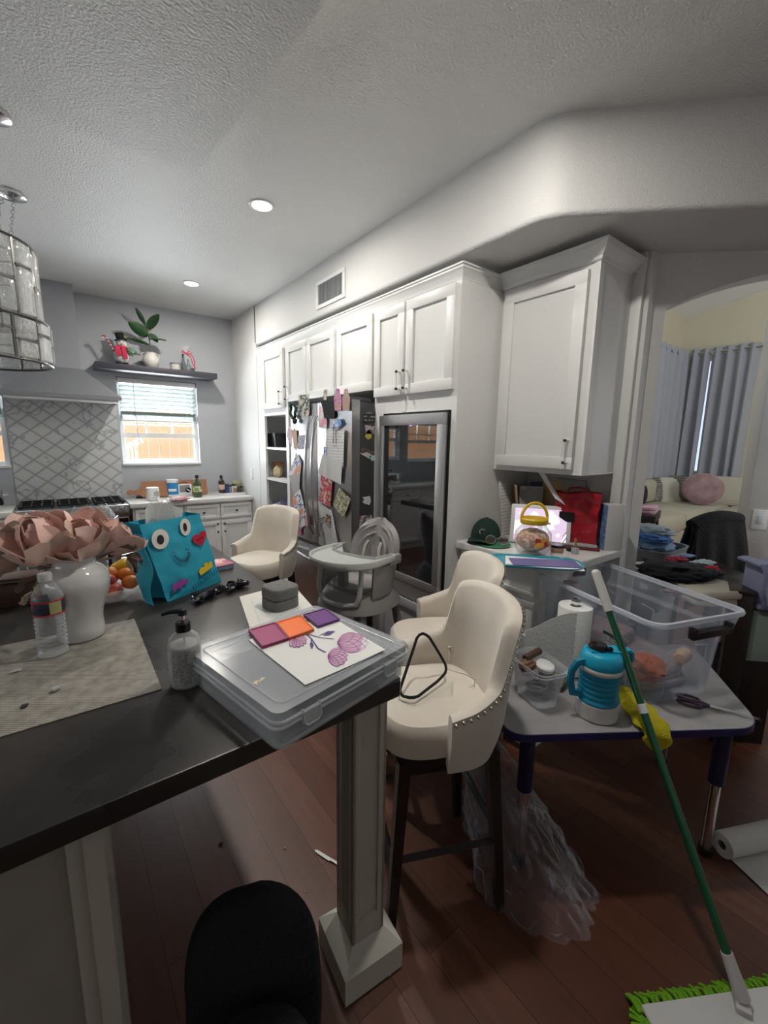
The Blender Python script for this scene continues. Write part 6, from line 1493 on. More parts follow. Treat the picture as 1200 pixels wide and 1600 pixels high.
# ================================================================== CHILD'S ACTIVITY TABLE
ZT = .59
def tz(px, py, z=ZT): return ptz(px, py, z)
A_, B_, C_ = tz(790, 1149), tz(1192, 1137), tz(1150, 1088)
d1 = (C_-B_).normalized(); C2 = B_+d1*.62; D2 = A_+Vector((.36, .40, 0))
r = thing('activity_table', 'low grey topped child table with dark blue edge, crowded with containers', 'table')
def roundpoly(ps, rr, n=6):
    out = []
    k = len(ps)
    for i in range(k):
        p, a, b = Vector(ps[i]), Vector(ps[i-1]), Vector(ps[(i+1) % k]); u = (a-p).normalized(); v = (b-p).normalized()
        s = p+u*rr; e = p+v*rr
        for j in range(n+1): t = j/n; out.append(tuple(s*(1-t)**2+p*2*t*(1-t)+e*t*t))
    return out
P_ = roundpoly([A_.xy, B_.xy, C2.xy, D2.xy], .085)
m = MB(); m.prism(P_, ZT-.024, ZT); tp_ = part('tabletop', m, mat('grey_laminate', (.36, .35, .36), .4, var=.08, vs=30), r)
m = MB(); cxy = sum((Vector(p) for p in P_), Vector((0, 0)))/len(P_); Po = [tuple(cxy+(Vector(p)-cxy)*1.008) for p in P_]
m.loft([[(x, y, ZT-.026) for x, y in P_], [(x, y, ZT-.026) for x, y in Po], [(x, y, ZT-.002) for x, y in Po], [(x, y, ZT-.002) for x, y in P_]], False); part('edge_band', m, mat('navy_edge', (.02, .02, .10), .35), r)
legs = [(A_+Vector((.16, .02, 0))), (B_+Vector((.03, .10, 0))), (C2+Vector((-.10, .02, 0))), (D2+Vector((.04, -.09, 0)))]
mnv = mat('navy_leg', (.012, .012, .05), .35)
for p in legs:
    m = MB(); m.cyl((p.x, p.y, ZT-.025), (p.x, p.y, .30), .026, .026, 16); lg = part('leg', m, mnv, r)
    m = MB(); m.cyl((p.x, p.y, .31), (p.x, p.y, .03), .0175, .0175, 14); part('leg_insert', m, M_chrome, lg)
    m = MB(); m.lathe([(0, 0), (.022, 0), (.024, .03), (.0, .034)], (p.x, p.y, 0), n=14); part('foot', m, M_black, lg)
m = MB(); c_ = (A_+B_)/2+Vector((.16, .16, 0)); m.cyl((c_.x, c_.y, ZT-.025), (c_.x, c_.y, ZT-.05), .02); part('screw_boss', m, M_chrome, r)
ZTT = ZT+.0006
# big clear bin
b0 = tz(1010, 1106); b1 = tz(1115, 1080); b2_ = tz(890, 1005)
ex = (b1-b0).normalized(); ang = math.atan2(ex.y, ex.x)
BW, BD, BH = .35, .56, .335
ey = Vector((-ex.y, ex.x, 0)); cb = b0+ex*(BW/2-.01)+ey*BD/2
r = thing('storage_bin', 'large open clear plastic bin with black handles on the child table', 'storage bin', (cb.x, cb.y, ZTT), ang)
def brect(k, z, r_=.05): return [(x, y, z) for x, y in rrect(BW*k, BD*k*(1.0), r_, 6)]
def bring(w_, d_, z, r_=.05): return [(x, y, z) for x, y in rrect(w_, d_, r_, 6)]
m = MB(); m.loft([bring(BW-.02, BD-.02, .006), bring(BW+.012, BD+.012, BH*.72), bring(BW+.055, BD+.055, BH*.76), bring(BW+.08, BD+.08, BH-.02), bring(BW+.086, BD+.086, BH-.02), bring(BW+.060, BD+.060, BH*.755), bring(BW+.018, BD+.018, BH*.715), bring(BW-.014, BD-.014, 0)], True)
part('bin_body', m, M_clear2, r)
m = MB(); m.loft([bring(BW+.075, BD+.075, BH-.022), bring(BW+.100, BD+.100, BH-.020), bring(BW+.104, BD+.104, BH-.012), bring(BW+.098, BD+.098, BH-.004), bring(BW+.078, BD+.078, BH-.004), bring(BW+.075, BD+.075, BH-.022)], False); part('rim', m, film('bin_rim_plastic', (.75, .80, .9), .45, .85), r)
for x in (-.09, .09):
    m = MB(); m.tube([(x, -BD/2+.006, .02), (x, -BD/2-.005, BH*.6), (x*.3, -BD/2-.006, BH*.63)], .0016, 5); part('rib', m, MC['bin_rim_plastic'], r)
for s in (-1, 1):
    for yy in (-.19, .0, .19): m = MB(); m.tube([(s*(BW/2-.008), yy, .02), (s*(BW/2+.004), yy, BH*.62), (s*(BW/2+.004), yy+.06, BH*.64)], .0016, 5); part('rib', m, MC['bin_rim_plastic'], r)
for s in (-1, 1):
    m = MB(); m.X = T(.02, s*(BD/2+.055), BH-.055); m.box((0, 0, 0), (.19, .022, .03), RX(R(-s*12)), .004); m.box((-.085, 0, .012), (.02, .026, .03), None, .004); m.box((.085, 0, .012), (.02, .026, .03), None, .004); part('handle', m, M_black, r, 'black bin handle')
m = MB(); m.box((-BW/2-.0075, -BD*.22, .155), (.001, .075, .075), RY(R(-3.5))); lb = part('label', m, stripes('bin_label', (.45, .47, .45), (.12, .12, .12), .009, .4, 2, 60), r)
m = MB(); m.box((-BW/2-.0068, -BD*.22, .105), (.001, .075, .022), RY(R(-3.5))); m.box((-BW/2-.0105, -BD*.22, .20), (.001, .075, .012), RY(R(-3.5))); part('label_stripe', m, mat('label_green', (.03, .13, .08), .5), lb)
# things inside the bin
def inbin(x, y, z): p = Vector((cb.x, cb.y, 0))+ex*x+ey*y; return (p.x, p.y, ZTT+z)
m = MB(); folded(m, .30, .46, .075, 3, 7); o = m.build('folded_cloth', mat('mixed_cloth', (.22, .15, .16), .9, var2=(.36, .33, .36), vs=9)); tag(o, 'dark and dusty pink cloth at the bottom of the clear bin', 'cloth', 'things in the clear bin', inbin(0, 0, .008), ang)
m = MB(); m.pillow(rrect(.16, .20, .02), 0, .05, .01); o = m.build('grey_box', mat('mauve_box', (.30, .22, .24), .6)); tag(o, 'mauve box on the cloth in the clear bin', 'box', 'things in the clear bin', inbin(-.03, .06, .095), ang+.3)
r2 = thing('foam_toy', 'peach ribbed toy lying at the right wall of the clear bin', 'toy', inbin(.10, -.20, .115), ang+.4, 'things in the clear bin')
m = MB(); m.lathe([(0, -.045), (.018, -.043), (.024, -.03), (.021, -.02), (.026, -.01), (.022, 0), (.026, .012), (.022, .022), (.02, .038), (0, .045)], n=18, mt=RY(R(90))); part('body', m, mat('peach_foam', (.60, .42, .30), .6), r2)
m = MB(); crumple(m, (0, 0, .045), (.07, .06, .045), 33, .3, 3); o = m.build('orange_pouch', mat('orange_pouch', (.45, .12, .06), .6)); tag(o, 'orange red pouch in the near left corner of the clear bin', 'pouch', 'things in the clear bin', inbin(-.10, -.21, .06))
m = MB(); m.lathe([(0, 0), (.033, 0), (.035, .01), (.035, .20), (.03, .215), (0, .215)], n=24); o = m.build('white_canister', mat('pinkish_canister', (.55, .47, .47), .5)); tag(o, 'pinkish white canister inside the clear bin behind the paper roll', 'canister', 'things in the clear bin', inbin(-.13, .16, .096))
m = MB(); m.b2((-.06, -.09, 0), (.06, .09, .04), .004); o = m.build('grey_box', mat('slate_box', (.12, .13, .15), .6)); tag(o, 'slate box at the back of the clear bin', 'box', 'things in the clear bin', inbin(.07, .12, .095), ang)
# kitchen roll on a holder with a loose sheet
pr = tz(899, 1062)+fv*.055
r = thing('paper_towel', 'white paper towel roll on a chrome holder with a loose end', 'paper towel', (pr.x, pr.y, ZTT))
m = MB(); n_ = 40
def rg(rr, z): return [(rr*math.cos(2*PI*i/n_), rr*math.sin(2*PI*i/n_), z) for i in range(n_)]
m.loft([rg(.020, .012), rg(.020, .282), rg(.061, .282), rg(.063, .279), rg(.063, .014), rg(.061, .012), rg(.020, .012)], False); roll_ = part('roll', m, mat('towel_paper', (.80, .80, .79), .9, bump=.25, bs=90), r)
m = MB()
dirL = (-rv*.93+fv*.1).normalized()
def loose(u, v):
    p = dirL*(.15*u)+Vector((fw.x, fw.y, 0))*(-.060+.02*math.sin(u*3)); p = -fv*.061*(1-u*.2)+dirL*(.02+.18*u)
    return (p.x, p.y, .015+.262*v*(1-.30*u) + .01*math.sin(u*5))
m.grid(loose, 16, 12, .0012); part('loose_sheet', m, MC['towel_paper'], r)
m = MB(); m.lathe([(0, 0), (.07, 0), (.07, .008), (.02, .011), (0, .011)]); hd = part('holder_base', m, M_steel, r)
m = MB(); m.cyl((0, 0, .01), (0, 0, .290), .008); m.lathe([(0, .290), (.015, .290), (.018, .300), (.016, .312), (0, .314)], n=20); part('holder_post', m, M_chrome, r)
# small white carton behind the round tub
c = tz(818, 1015); r = thing('white_carton', 'small white carton with a black ring printed on top behind the deli tub', 'box', (c.x-.08, c.y-.10, ZTT), R(-28))
m = MB(); m.b2((-.05, -.04, 0), (.05, .04, .13), .001); part('body', m, mat('carton', (.62, .62, .62), .6), r)
m = MB(); m.tube([(.014*math.cos(a)-.01, .010*math.sin(a), .1305) for a in [2*PI*i/20 for i in range(20)]], .003, 5, True, .3); part('printed_ring', m, M_black, r)
m = MB(); m.b2((-.045, -.0407, .085), (.005, -.0402, .09)); part('printed_line', m, M_dsteel, r)
# clear round-square tub with odds and ends
c = (tz(820, 1108)+tz(876, 1110))/2+fv*.070
r = thing('clear_tub', 'clear plastic tub holding cords and brown bits near the stool', 'tub', (c.x, c.y, ZTT), ang)
m = MB(); 
def tr(w_, z, r_=.03): return [(x, y, z) for x, y in rrect(w_, w_*1.45, r_, 6)]
m.loft([tr(.095, .003, .035), tr(.122, .128), tr(.138, .132), tr(.138, .142), tr(.128, .142), tr(.119, .132), tr(.092, .006, .033)], True); part('tub_body', m, film('tub_plastic', (.66, .70, .76), .16, .7, .12), r)
def inr(x, y, z): return (c.x+x, c.y+y, ZTT+z)
m = MB(); pts = []
for i in range(90): a = i*.42; rr = .030+.006*math.sin(i*.3); pts.append((rr*math.cos(a), rr*math.sin(a), .012+.045*i/90+.004*math.sin(i)))
m.tube(pts, .0035, 5); o = m.build('coiled_cord', mat('cord_dark', (.20, .20, .21), .5)); tag(o, 'dark coiled cord at the bottom of the clear tub', 'cord', 'odds and ends in the clear tub', inr(0, 0, 0))
m = MB(); crumple(m, (0, 0, 0), (.035, .025, .02), 41, .3, 3); o = m.build('brown_pouch', mat('brown_suede', (.20, .10, .06), .8)); tag(o, 'brown suede piece sticking out of the left of the clear tub', 'pouch', 'odds and ends in the clear tub', inr(-.030, .025, .125))
m = MB(); m.cyl((-.03, 0, 0), (.045, -.008, .012), .013, .013, 16); o = m.build('brown_tube', wood('tube_brown', (.12, .06, .05), (.06, .03, .025))); tag(o, 'brown tube lying across the top of the clear tub', 'tube', 'odds and ends in the clear tub', inr(.0, .035, .145))
m = MB(); m.lathe([(0, 0), (.032, 0), (.034, .004), (.034, .014), (.030, .018), (0, .018)], n=26, mt=RX(R(12))); o = m.build('saucer', M_white); tag(o, 'white round lid resting in the clear tub', 'lid', 'odds and ends in the clear tub', inr(.022, -.01, .112))
m = MB(); m.lathe([(0, 0), (.018, 0), (.018, .05), (0, .05)], n=18); o = m.build('spool', mat('spool_grey', (.3, .3, .32), .4)); tag(o, 'grey spool under the white lid in the clear tub', 'spool', 'odds and ends in the clear tub', inr(.02, -.012, .062))
# big clear lid-less tray left of the tub and green packet behind
c2 = tz(858, 1095); p = tz(872, 1078)+fv*.02
m = MB(); crumple(m, (0, 0, .022), (.045, .03, .024), 51, .4, 4, 24, 14, None, -.021); o = m.build('snack_wrapper', mat('wrapper', (.25, .22, .08), .4, var2=(.10, .09, .06), vs=40)); tag(o, 'crumpled olive wrapper between the tub and the blue jug', 'wrapper', None, (p.x, p.y, ZTT))
# blue and white jug
JC = (tz(898, 1100)+tz(968, 1110))/2; JC = Vector((JC.x, JC.y, 0))-fv*.036+rv*(-.022)
r = thing('water_jug', 'white and blue insulated jug with a handle on the child table', 'jug', (JC.x, JC.y, ZTT), math.atan2(rv.y, rv.x))
mjw = mat('jug_white', (.66, .64, .62), .4); mjb = mat('jug_blue', (.01, .25, .42), .45); mjc = mat('jug_cyan', (.01, .37, .58), .4)
m = MB(); m.lathe([(0, 0), (.060, 0), (.066, .004), (.067, .01), (.0675, .056), (.059, .062), (.059, .19), (.0, .19)], n=44); part('jug_body', m, mjw, r)
pr_ = [(.0655, .060), (.0675, .066)]
for i in range(5): z = .072+.017*i; pr_ += [(.0655-.0028*math.sin(PI*(i+.5)/5), z), (.0635-.0028*math.sin(PI*(i+.5)/5), z+.004), (.0655-.0028*math.sin(PI*(i+.5)/5), z+.012)]
pr_ += [(.0665, .164), (.065, .168)]
m = MB(); m.lathe(pr_, n=44, cap=False); part('grip_band', m, mjb, r)
m = MB(); m.lathe([(.0675, .168), (.069, .171), (.069, .181), (.067, .184)], n=44, cap=False); part('white_band', m, mjw, r)
m = MB(); m.lathe([(.067, .184), (.068, .188), (.067, .20), (.064, .215), (.058, .226), (.050, .232), (0, .234)], n=44, cap=False); ld = part('lid', m, mjc, r)
m = MB(); m.prism([(-.045, -.022), (.05, -.026), (.09, -.010), (.092, .010), (.05, .026), (-.045, .022)], .226, .237); m.tube([(.085, 0, .232), (.098, 0, .224), (.101, 0, .205), (.097, 0, .188)], [.009, .009, .008, .005], 8); part('spout_hook', m, mjc, ld)
m = MB(); m.lathe([(0, .234), (.030, .234), (.031, .243), (.024, .252), (0, .254)], (-.012, .006, 0), n=24); m.box((.012, -.02, .245), (.02, .012, .014), None, .003); part('spout_cap', m, M_blackg, ld)
m = MB(); m.tube([(-.055, -.01, .20), (-.085, -.012, .193), (-.102, -.014, .165), (-.104, -.014, .125), (-.092, -.012, .085), (-.062, -.008, .078)], [.010, .010, .009, .009, .009, .008], 8, False, 1.5); part('handle', m, mjb, r)
# yellow microfibre cloth hanging over the table edge
g0 = tz(975, 1084); ge = tz(1024, 1147); dirg = (ge-g0).normalized(); LT = (ge-g0).length
r = thing('yellow_glove', 'yellow microfibre cleaning cloth drooping over the table edge by the broom', 'cloth'); r.name = 'cleaning_cloth'
def glove(u, v):
    a = (u-.5)*2; L = v*(LT+.085); side = Vector((dirg.y, -dirg.x, 0))
    w_ = .034+.018*math.sin(PI*min(1, v*1.05))+.005*math.sin(v*23)-.02*max(0, v-.85)/.15
    bump_ = .010*noise.noise(Vector((a*2, v*9, 3)))
    if L < LT: base = g0+dirg*L; z = ZT+.030-.014*a*a+bump_
    else:
        t = L-LT; base = g0+dirg*(LT+.020*math.sin(min(1, t/.03)*1.57)); z = ZT+.030-.014*a*a*(1-t/.09)+bump_-t*.9
    q = base+side*(a*w_)
    return (q.x, q.y, max(z, ZT+.013) if L < LT-.0 else z)
m = MB(); m.grid(glove, 22, 48, .012); part('cloth_body', m, mat('microfibre_yellow', (.66, .56, .015), .9, bump=1, bs=260), r, None, 70)
# shears
sc1 = tz(1078, 1098); s2 = tz(1192, 1128); dd = (s2-sc1).normalized(); a_ = math.atan2(dd.y, dd.x)
r = thing('scissors', 'large scissors with dark purple handles on the right of the table', 'scissors', (sc1.x, sc1.y, ZTT+.004), a_)
mh = mat('handle_purple', (.06, .025, .06), .4); L = (s2-sc1).length
for s in (-1, 1):
    m = MB(); m.tube([(-.005+.035*math.cos(a)*1.0+.0, s*.020+.016*math.sin(a), .003) for a in [2*PI*i/24 for i in range(24)]], .0045, 6, True); m.tube([(.028, s*.014, .003), (.055, s*.002, .003)], .005, 6); part('handle', m, mh, r)
    m = MB(); m.add([(.05, -.007*s, .001+.001*s), (.05, .008*s, .001+.001*s), (L*.97, .004*s, .001+.001*s), (.05, -.007*s, .0025+.001*s), (.05, .008*s, .0025+.001*s), (L*.97, .004*s, .0025+.001*s)], [(0, 1, 2), (5, 4, 3), (0, 3, 4, 1), (1, 4, 5, 2), (2, 5, 3, 0)]); part('blade', m, M_chrome, r)
# ---- broom / duster leaning on the table edge
Bp = ptz(1160, 1560, .06); Ep = ptz(1019, 1150, .607); T_ = Bp+(Ep-Bp)*((1.055-.06)/(Ep.z-.06))
r = thing('dust_mop', 'dust mop with a green pole and lime green chenille head leaning on the table', 'mop')
m = MB(); m.cyl(Bp+(T_-Bp)*.07, Bp+(T_-Bp)*.90, .0115, .0115, 14); part('pole', m, mat('pole_green', (.005, .09, .035), .3, coat=.4), r)
m = MB(); m.cyl(Bp+(T_-Bp)*.885, T_, .0150, .0145, 14); m.ell(tuple(T_), (.0145, .0145, .012)); part('grip', m, mat('grip_white', (.62, .61, .60), .5), r)
m = MB(); q = Bp+(T_-Bp)*.62; m.cyl(q-(T_-Bp)*.012, q+(T_-Bp)*.012, .0135, .0135, 14); part('collar', m, M_white, r)
m = MB(); m.cyl(Bp+(T_-Bp)*.0, Bp+(T_-Bp)*.085, .019, .0145, 14); m.box(tuple(Bp+Vector((0, 0, -.012))), (.06, .035, .02), RZ(.4), .005); part('socket', m, mat('socket_white', (.55, .54, .55), .5), r)
hl = ptz(1008, 1592, .04); hd_ = Vector((Bp.x-hl.x, Bp.y-hl.y, 0)); hdv = hd_.normalized(); hn = Vector((-hdv.y, hdv.x, 0))
hl = hl-hn*.0; HL = .46
m = MB(); m.X = T(hl.x, hl.y, 0) @ RZ(math.atan2(hdv.y, hdv.x)); m.b2((.01, -.055, .026), (HL, .03, .040), .006); part('head_plate', m, mat('plate_white', (.7, .7, .7), .5), r)
m = MB(); m.X = T(hl.x, hl.y, 0) @ RZ(math.atan2(hdv.y, hdv.x)); rnd = random.Random(5)
for i in range(46):
    for yy, dr_ in ((.03, 1), (-.05, -1), (.0, .3)):
        x = HL*i/45+rnd.uniform(-.004, .004); m.tube([(x, yy*.6, .028), (x+rnd.uniform(-.008, .004), yy+dr_*.014, .026), (x+rnd.uniform(-.014, .004), yy+dr_*rnd.uniform(.028, .040), .008)], [.0055, .006, .0045], 5)
for i in range(9): a = PI/2+PI*i/8; m.tube([(0.01, -.01, .028), (.0+.03*math.cos(a), -.01+.05*math.sin(a), .012)], .006, 5)
o = part('chenille_fringe', m, mat('chenille_lime', (.20, .48, .02), .9, bump=.5, bs=200), r); o['kind'] = 'stuff'

# ================================================================== ON THE FLOOR
r = thing('plastic_bag', 'large crumpled clear plastic bag slumped on the floor under the table', 'plastic bag')
b_top = Vector((1.36, .95, .42)); cbg = Vector((1.24, .80, 0))
pb = [ptz(760, 1372, 0), ptz(880, 1440, 0), ptz(935, 1405, 0)]
def pbag(u, v):
    a = 2*PI*u
    base = Vector((1.20, .68, 0)); q1_ = noise.noise(Vector((math.cos(a)*2.2, math.sin(a)*2.2, v*4))); q2_ = abs(noise.noise(Vector((math.cos(a)*4+9, math.sin(a)*4, v*12)))); q3_ = abs(noise.noise(Vector((math.cos(a)*9+3, math.sin(a)*9, v*26)))); rr = (.205*(1-v)**.75+.035)*(1+.12*q1_+.20*(q2_-.2)+.05*q3_)
    cx = base.x+.02*v; cy = base.y+.30*v; z = .40*v**1.05
    x = cx+rr*.80*math.cos(a); y = cy+rr*.85*math.sin(a)
    return (x, y, max(.003, z+.012*math.sin(3*a+5*v)*(v > .05)))
mfilm = film('bag_clear_film', (.70, .70, .82),   .07, .62, .08, 1.7, bump=1, bs=30, coat=1)
m = MB(); m.grid(pbag, 150, 70, 0, True); part('bag_body', m, mfilm, r, None, 25)
def flap(u, v):
    p = Vector((1.06, .83, .0))+Vector((.10, -.12, 0))*u+Vector((.12, .16, 0))*v; return (p.x-.05*u*v, p.y, .004+.05*abs(noise.noise(Vector((u*4, v*5, 2))))+.06*v)
m = MB(); m.grid(flap, 18, 18, 0); part('bag_mouth', m, mfilm, r, None, 15)
# roll of white paper lying on the floor at the right edge
ra, rb = ptz(1128, 1318, .05), ptz(1260, 1288, .05); dv_ = (rb-ra).normalized()
r = thing('paper_roll', 'thick white paper roll lying on the floor at the right edge', 'paper roll')
q = dv_.to_track_quat('Z', 'Y').to_matrix().to_4x4(); RR = .043; n_ = 36
c0_ = Vector((ra.x, ra.y, RR+.001))
def rg2(rr, z): return [tuple(c0_+(q @ Vector((rr*math.cos(2*PI*i/n_), rr*math.sin(2*PI*i/n_), z)))) for i in range(n_)]
m = MB(); m.loft([rg2(.016, 0), rg2(.016, .6), rg2(RR, .6), rg2(RR, 0), rg2(.016, 0)], False); part('roll', m, mat('roll_paper', (.62, .61, .58), .8), r)
m = MB(); m.loft([rg2(.0158, .002), rg2(.0158, .598), rg2(.0135, .598), rg2(.0135, .002), rg2(.0158, .002)], False); part('core', m, mat('card_core', (.16, .12, .09), .8), r)
sd = -Vector((-dv_.y, dv_.x, 0)).normalized()
m = MB()
def sh(u, v): p = c0_+dv_*(.02+.56*v)+sd*(.36*u*(1-.25*v)+.0); return (p.x, p.y, .0035+.002*math.sin(u*5))
m.grid(sh, 10, 10, .0008); part('unrolled_sheet', m, mat('roll_sheet', (.58, .57, .55), .8), r)
k1, k2 = ptz(492, 1328, .004), ptz(524, 1348, .004); dk = (k2-k1).normalized(); ak = math.atan2(dk.y, dk.x)
r = thing('plastic_knife', 'white plastic knife lying on the floor behind the post', 'knife', (k1.x, k1.y, .0035), ak)
m = MB(); m.pillow([(0, .0), (.006, -.006), (.07, -.008), (.075, 0), (.07, .005), (.01, .004)], 0, .0025, .0008); part('blade', m, M_white, r)
m = MB(); m.pillow([(.072, -.004), (.16, -.005), (.163, 0), (.16, .005), (.072, .004)], 0, .004, .001); part('handle', m, M_white, r)
for px, py, s, lab, col in ((400, 1388, .011, 'crumpled clear wrapper bit on the floor left of the post', (.5, .48, .52)), (608, 1520, .008, 'cream paper scrap by the right corner of the post plinth', (.5, .47, .40)), (345, 1318, .006, 'brown crumb on the floor below the island edge', (.05, .02, .02)), (445, 1325, .004, 'tiny pale fleck on the floor below the island', (.35, .3, .28)), (478, 1393, .003, 'tiny pale fleck near the post on the floor', (.35, .3, .28))):
    p = ptz(px, py, .003); m = MB(); crumple(m, (0, 0, s*.55), (s*1.2, s, s*.55), px, .5, 2, 12, 8, None, -s*.5); o = m.build('floor_scrap', mat('scrap_%d' % px, col, .5)); tag(o, lab, 'scrap', 'scraps on the floor', (p.x, p.y, .0005))

# ================================================================== THROUGH THE ARCH
# table with laundry
tc_ = Vector((2.95, .93, 0)); TA = R(-45)
r = thing('dining_table', 'dark table just past the arch buried under laundry', 'table', tuple(tc_), TA)
m = MB(); m.b2((-.42, -.27, .70), (.42, .27, .735), .004); part('tabletop', m, M_leg, r)
for sx in (-.37, .37):
    for sy in (-.22, .22): m = MB(); m.b2((sx-.025, sy-.025, 0), (sx+.025, sy+.025, .70)); part('leg', m, M_leg, r)
def lay(px, py, z): return ptz(px, py, z)
def garment(label, px, py, z, w_, d_, h, rz, m_, layers=2, seed=1, cr=False, grp='laundry on the table past the arch', name='folded_clothes', cat='clothes'):
    p = lay(px, py, z+h*.5); m = MB()
    if cr: crumple(m, (0, 0, h/2), (w_/2, d_/2, h/2), seed, .38, 2.6, 34, 22, None, -h/2+.001)
    else: folded(m, w_, d_, h, layers, seed)
    o = m.build(name, m_, None, 60); tag(o, label, cat, grp, (p.x, p.y, z), R(rz)); return o
garment('white folded sheet at the left of the laundry', 1010, 900, .7355, .20, .22, .09, -40, mat('sheet_lilac', (.52, .53, .62), .9), 2, 2)
garment('cream and beige folded clothes at the right front of the laundry', 1112, 925, .7355, .32, .22, .07, -35, mat('cloth_cream', (.60, .56, .48), .9), 2, 3)
garment('dusty pink garment between the black and the cream clothes', 1070, 922, .7355, .22, .16, .05, -25, mat('cloth_pink', (.40, .27, .26), .9), 1, 4, True)
garment('black garment heap on top of the laundry', 1052, 893, .79, .36, .22, .10, -45, M_blackc, 2, 5, True)
garment('black garment with red trim at the right of the heap', 1088, 893, .80, .24, .18, .07, -30, mat('navy_cloth', (.02, .022, .04), .9, var2=(.03, .02, .03), vs=8), 2, 8, True)
garment('red cloth scrap at the right tip of the laundry heap', 1112, 889, .84, .08, .05, .035, -30, mat('cloth_red', (.45, .02, .04), .8), 1, 9, True)
garment('dark red cloth fold at the top left of the laundry heap', 1058, 874, .86, .12, .06, .03, -30, mat('cloth_maroon', (.30, .02, .05), .8), 1, 10, True)
garment('pale blue sock pair on the laundry heap', 1098, 879, .85, .13, .06, .03, -30, mat('cloth_paleblue', (.42, .52, .56), .9), 1, 11, True)
garment('sky blue cloth edge at the back of the laundry heap', 1072, 868, .86, .10, .05, .02, -30, mat('cloth_sky', (.22, .32, .55), .9), 1, 12, True)
# blue shirts over a chair back behind
p = ptd(1022, 862, 2.75)
r = thing('shirt_pile_chair', 'grey rimmed laundry basket full of blue shirts left past the arch', 'basket', (p.x+.06, p.y+.03, 0), 0)
m = MB(); P_ = rrect(.40, .30, .08); m.loft([[(x*.82, y*.82, .45) for x, y in P_], [(x, y, .83) for x, y in P_], [(x*1.05, y*1.05, .85) for x, y in P_], [(x*.98, y*.98, .85) for x, y in P_], [(x*.80, y*.80, .46) for x, y in P_]]); m.b2((-.14, -.10, 0), (.14, .10, .452)); part('basket_body', m, mat('basket_grey', (.30, .31, .33), .5), r); r.name = 'laundry_basket'
for i, (ox, oy, z, w_, col, lab) in enumerate(((0, 0, .78, .36, (.13, .17, .24), 'slate blue shirt lowest in the basket'), (-.02, .0, .83, .33, (.24, .34, .52), 'grey blue shirt in the middle of the basket heap'), (-.03, .01, .875, .30, (.08, .20, .48), 'bright blue shirt near the top of the basket heap'), (.02, .02, .91, .27, (.38, .48, .55), 'pale blue shirt topmost in the basket'))):
    m = MB(); crumple(m, (0, 0, .03), (w_/2, w_*.36, .038), 60+i, .3, 3, 32, 18); o = m.build('blue_shirt', mat('shirt_%d' % i, col, .9), None, 60); tag(o, lab, 'shirt', 'blue shirts in the laundry basket', (p.x+.06+ox, p.y+.03+oy, z), R(20*i))
# chair with black jacket
jp = ptd(1098, 900, 3.05)
r = thing('jacket_chair', 'dark chair by the dining table draped with a black jacket', 'chair', (jp.x+.02, jp.y, 0), math.atan2(-.6, -.8)+R(25)); r.name = 'dining_chair'
m = MB(); m.pillow(rrect(.40, .40, .04), .43, .47, .01, T(-.20, 0, 0)); part('seat', m, M_leg, r)
for sx in (-.38, -.02):
    for sy in (-.18, .18): m = MB(); m.cyl((sx, sy, .44), (sx, sy, 0), .017, .014, 8); part('leg', m, M_leg, r)
m = MB()
for sy in (-.17, .17): m.cyl((0, sy, .44), (.04, sy, .95), .016, .014, 8)
m.b2((.015, -.17, .86), (.05, .17, .95), .005); m.b2((.005, -.17, .62), (.035, .17, .68), .004); part('backrest', m, M_leg, r)
def jk(u, v):
    a = (u-.5)*2; z = 1.005-.035*a*a+.02*a-.56*v; w_ = .185+.065*v; x = -.012-.04*math.sin(v*2)+.016*math.sin(u*19)*v; return (x, a*w_, z)
o_ = MB(); o_.grid(jk, 30, 16, .02); o_.grid(lambda u, v: (lambda q: (.075+.03*v-(q[0]+.012), q[1], q[2]+.0))(jk(u, v)), 30, 16, -.02)
o_.tube([(.03, -.18+.36*i/10, 1.0-.035*((i-5)/5)**2+.02*((i-5)/5)) for i in range(11)], .052, 10)
o = o_.build('black_jacket', M_blackc, None, 60); tag(o, 'black jacket draped over the chair back past the arch', 'jacket', None, tuple(r.location), r.rotation_euler.z)
# lavender cloth, dark wood panel and mint box at the right behind the child table
cz = ptd(1137, 1040, 1.93)
r = thing('dark_nightstand', 'dark wood cabinet side standing right behind the clear bin', 'cabinet', (0, 0, 0)); 
q0, q1 = ptd(1118, 1090, 2.16), ptd(1167, 1010, 2.06); q0.z = 0; q1.z = 0
dx_ = (q1-q0).normalized(); an = math.atan2(dx_.y, dx_.x); r.location = tuple(q0); r.rotation_euler.z = an; W_ = (q1-q0).length
m = MB(); m.b2((0, 0, 0), (W_, .22, .80), .003); part('body', m, M_leg, r)
m = MB(); m.b2((-.01, -.01, .802), (W_+.01, .23, .815), .003); part('top', m, M_leg, r)
q2 = ptd(1183, 1000, 2.12); q2.z = 0
m = MB(); m.X = RZ(R(-45)); m.b2((-.07, -.05, .462), (.055, .12, .72), .003); o2 = MB(); o2.X = RZ(R(-45)); o2.b2((-.09, -.02, 0), (.09, .16, .46), .004); o3 = o2.build('dark_stool_box', M_leg); tag(o3, 'low dark box under the pale mint bin', 'box', None, (q2.x, q2.y, 0))
o = m.build('mint_bin', mat('mint_plastic', (.30, .38, .34), .5)); tag(o, 'pale mint bin right of the dark cabinet side', 'bin', None, (q2.x, q2.y, 0))
def lav(u, v):
    a = (u-.5)*2; return (a*.10+.05*v, -.085-.03*v-.02*noise.noise(Vector((a*2, v*3, 1))), .95-.24*v+.01*math.sin(a*4))
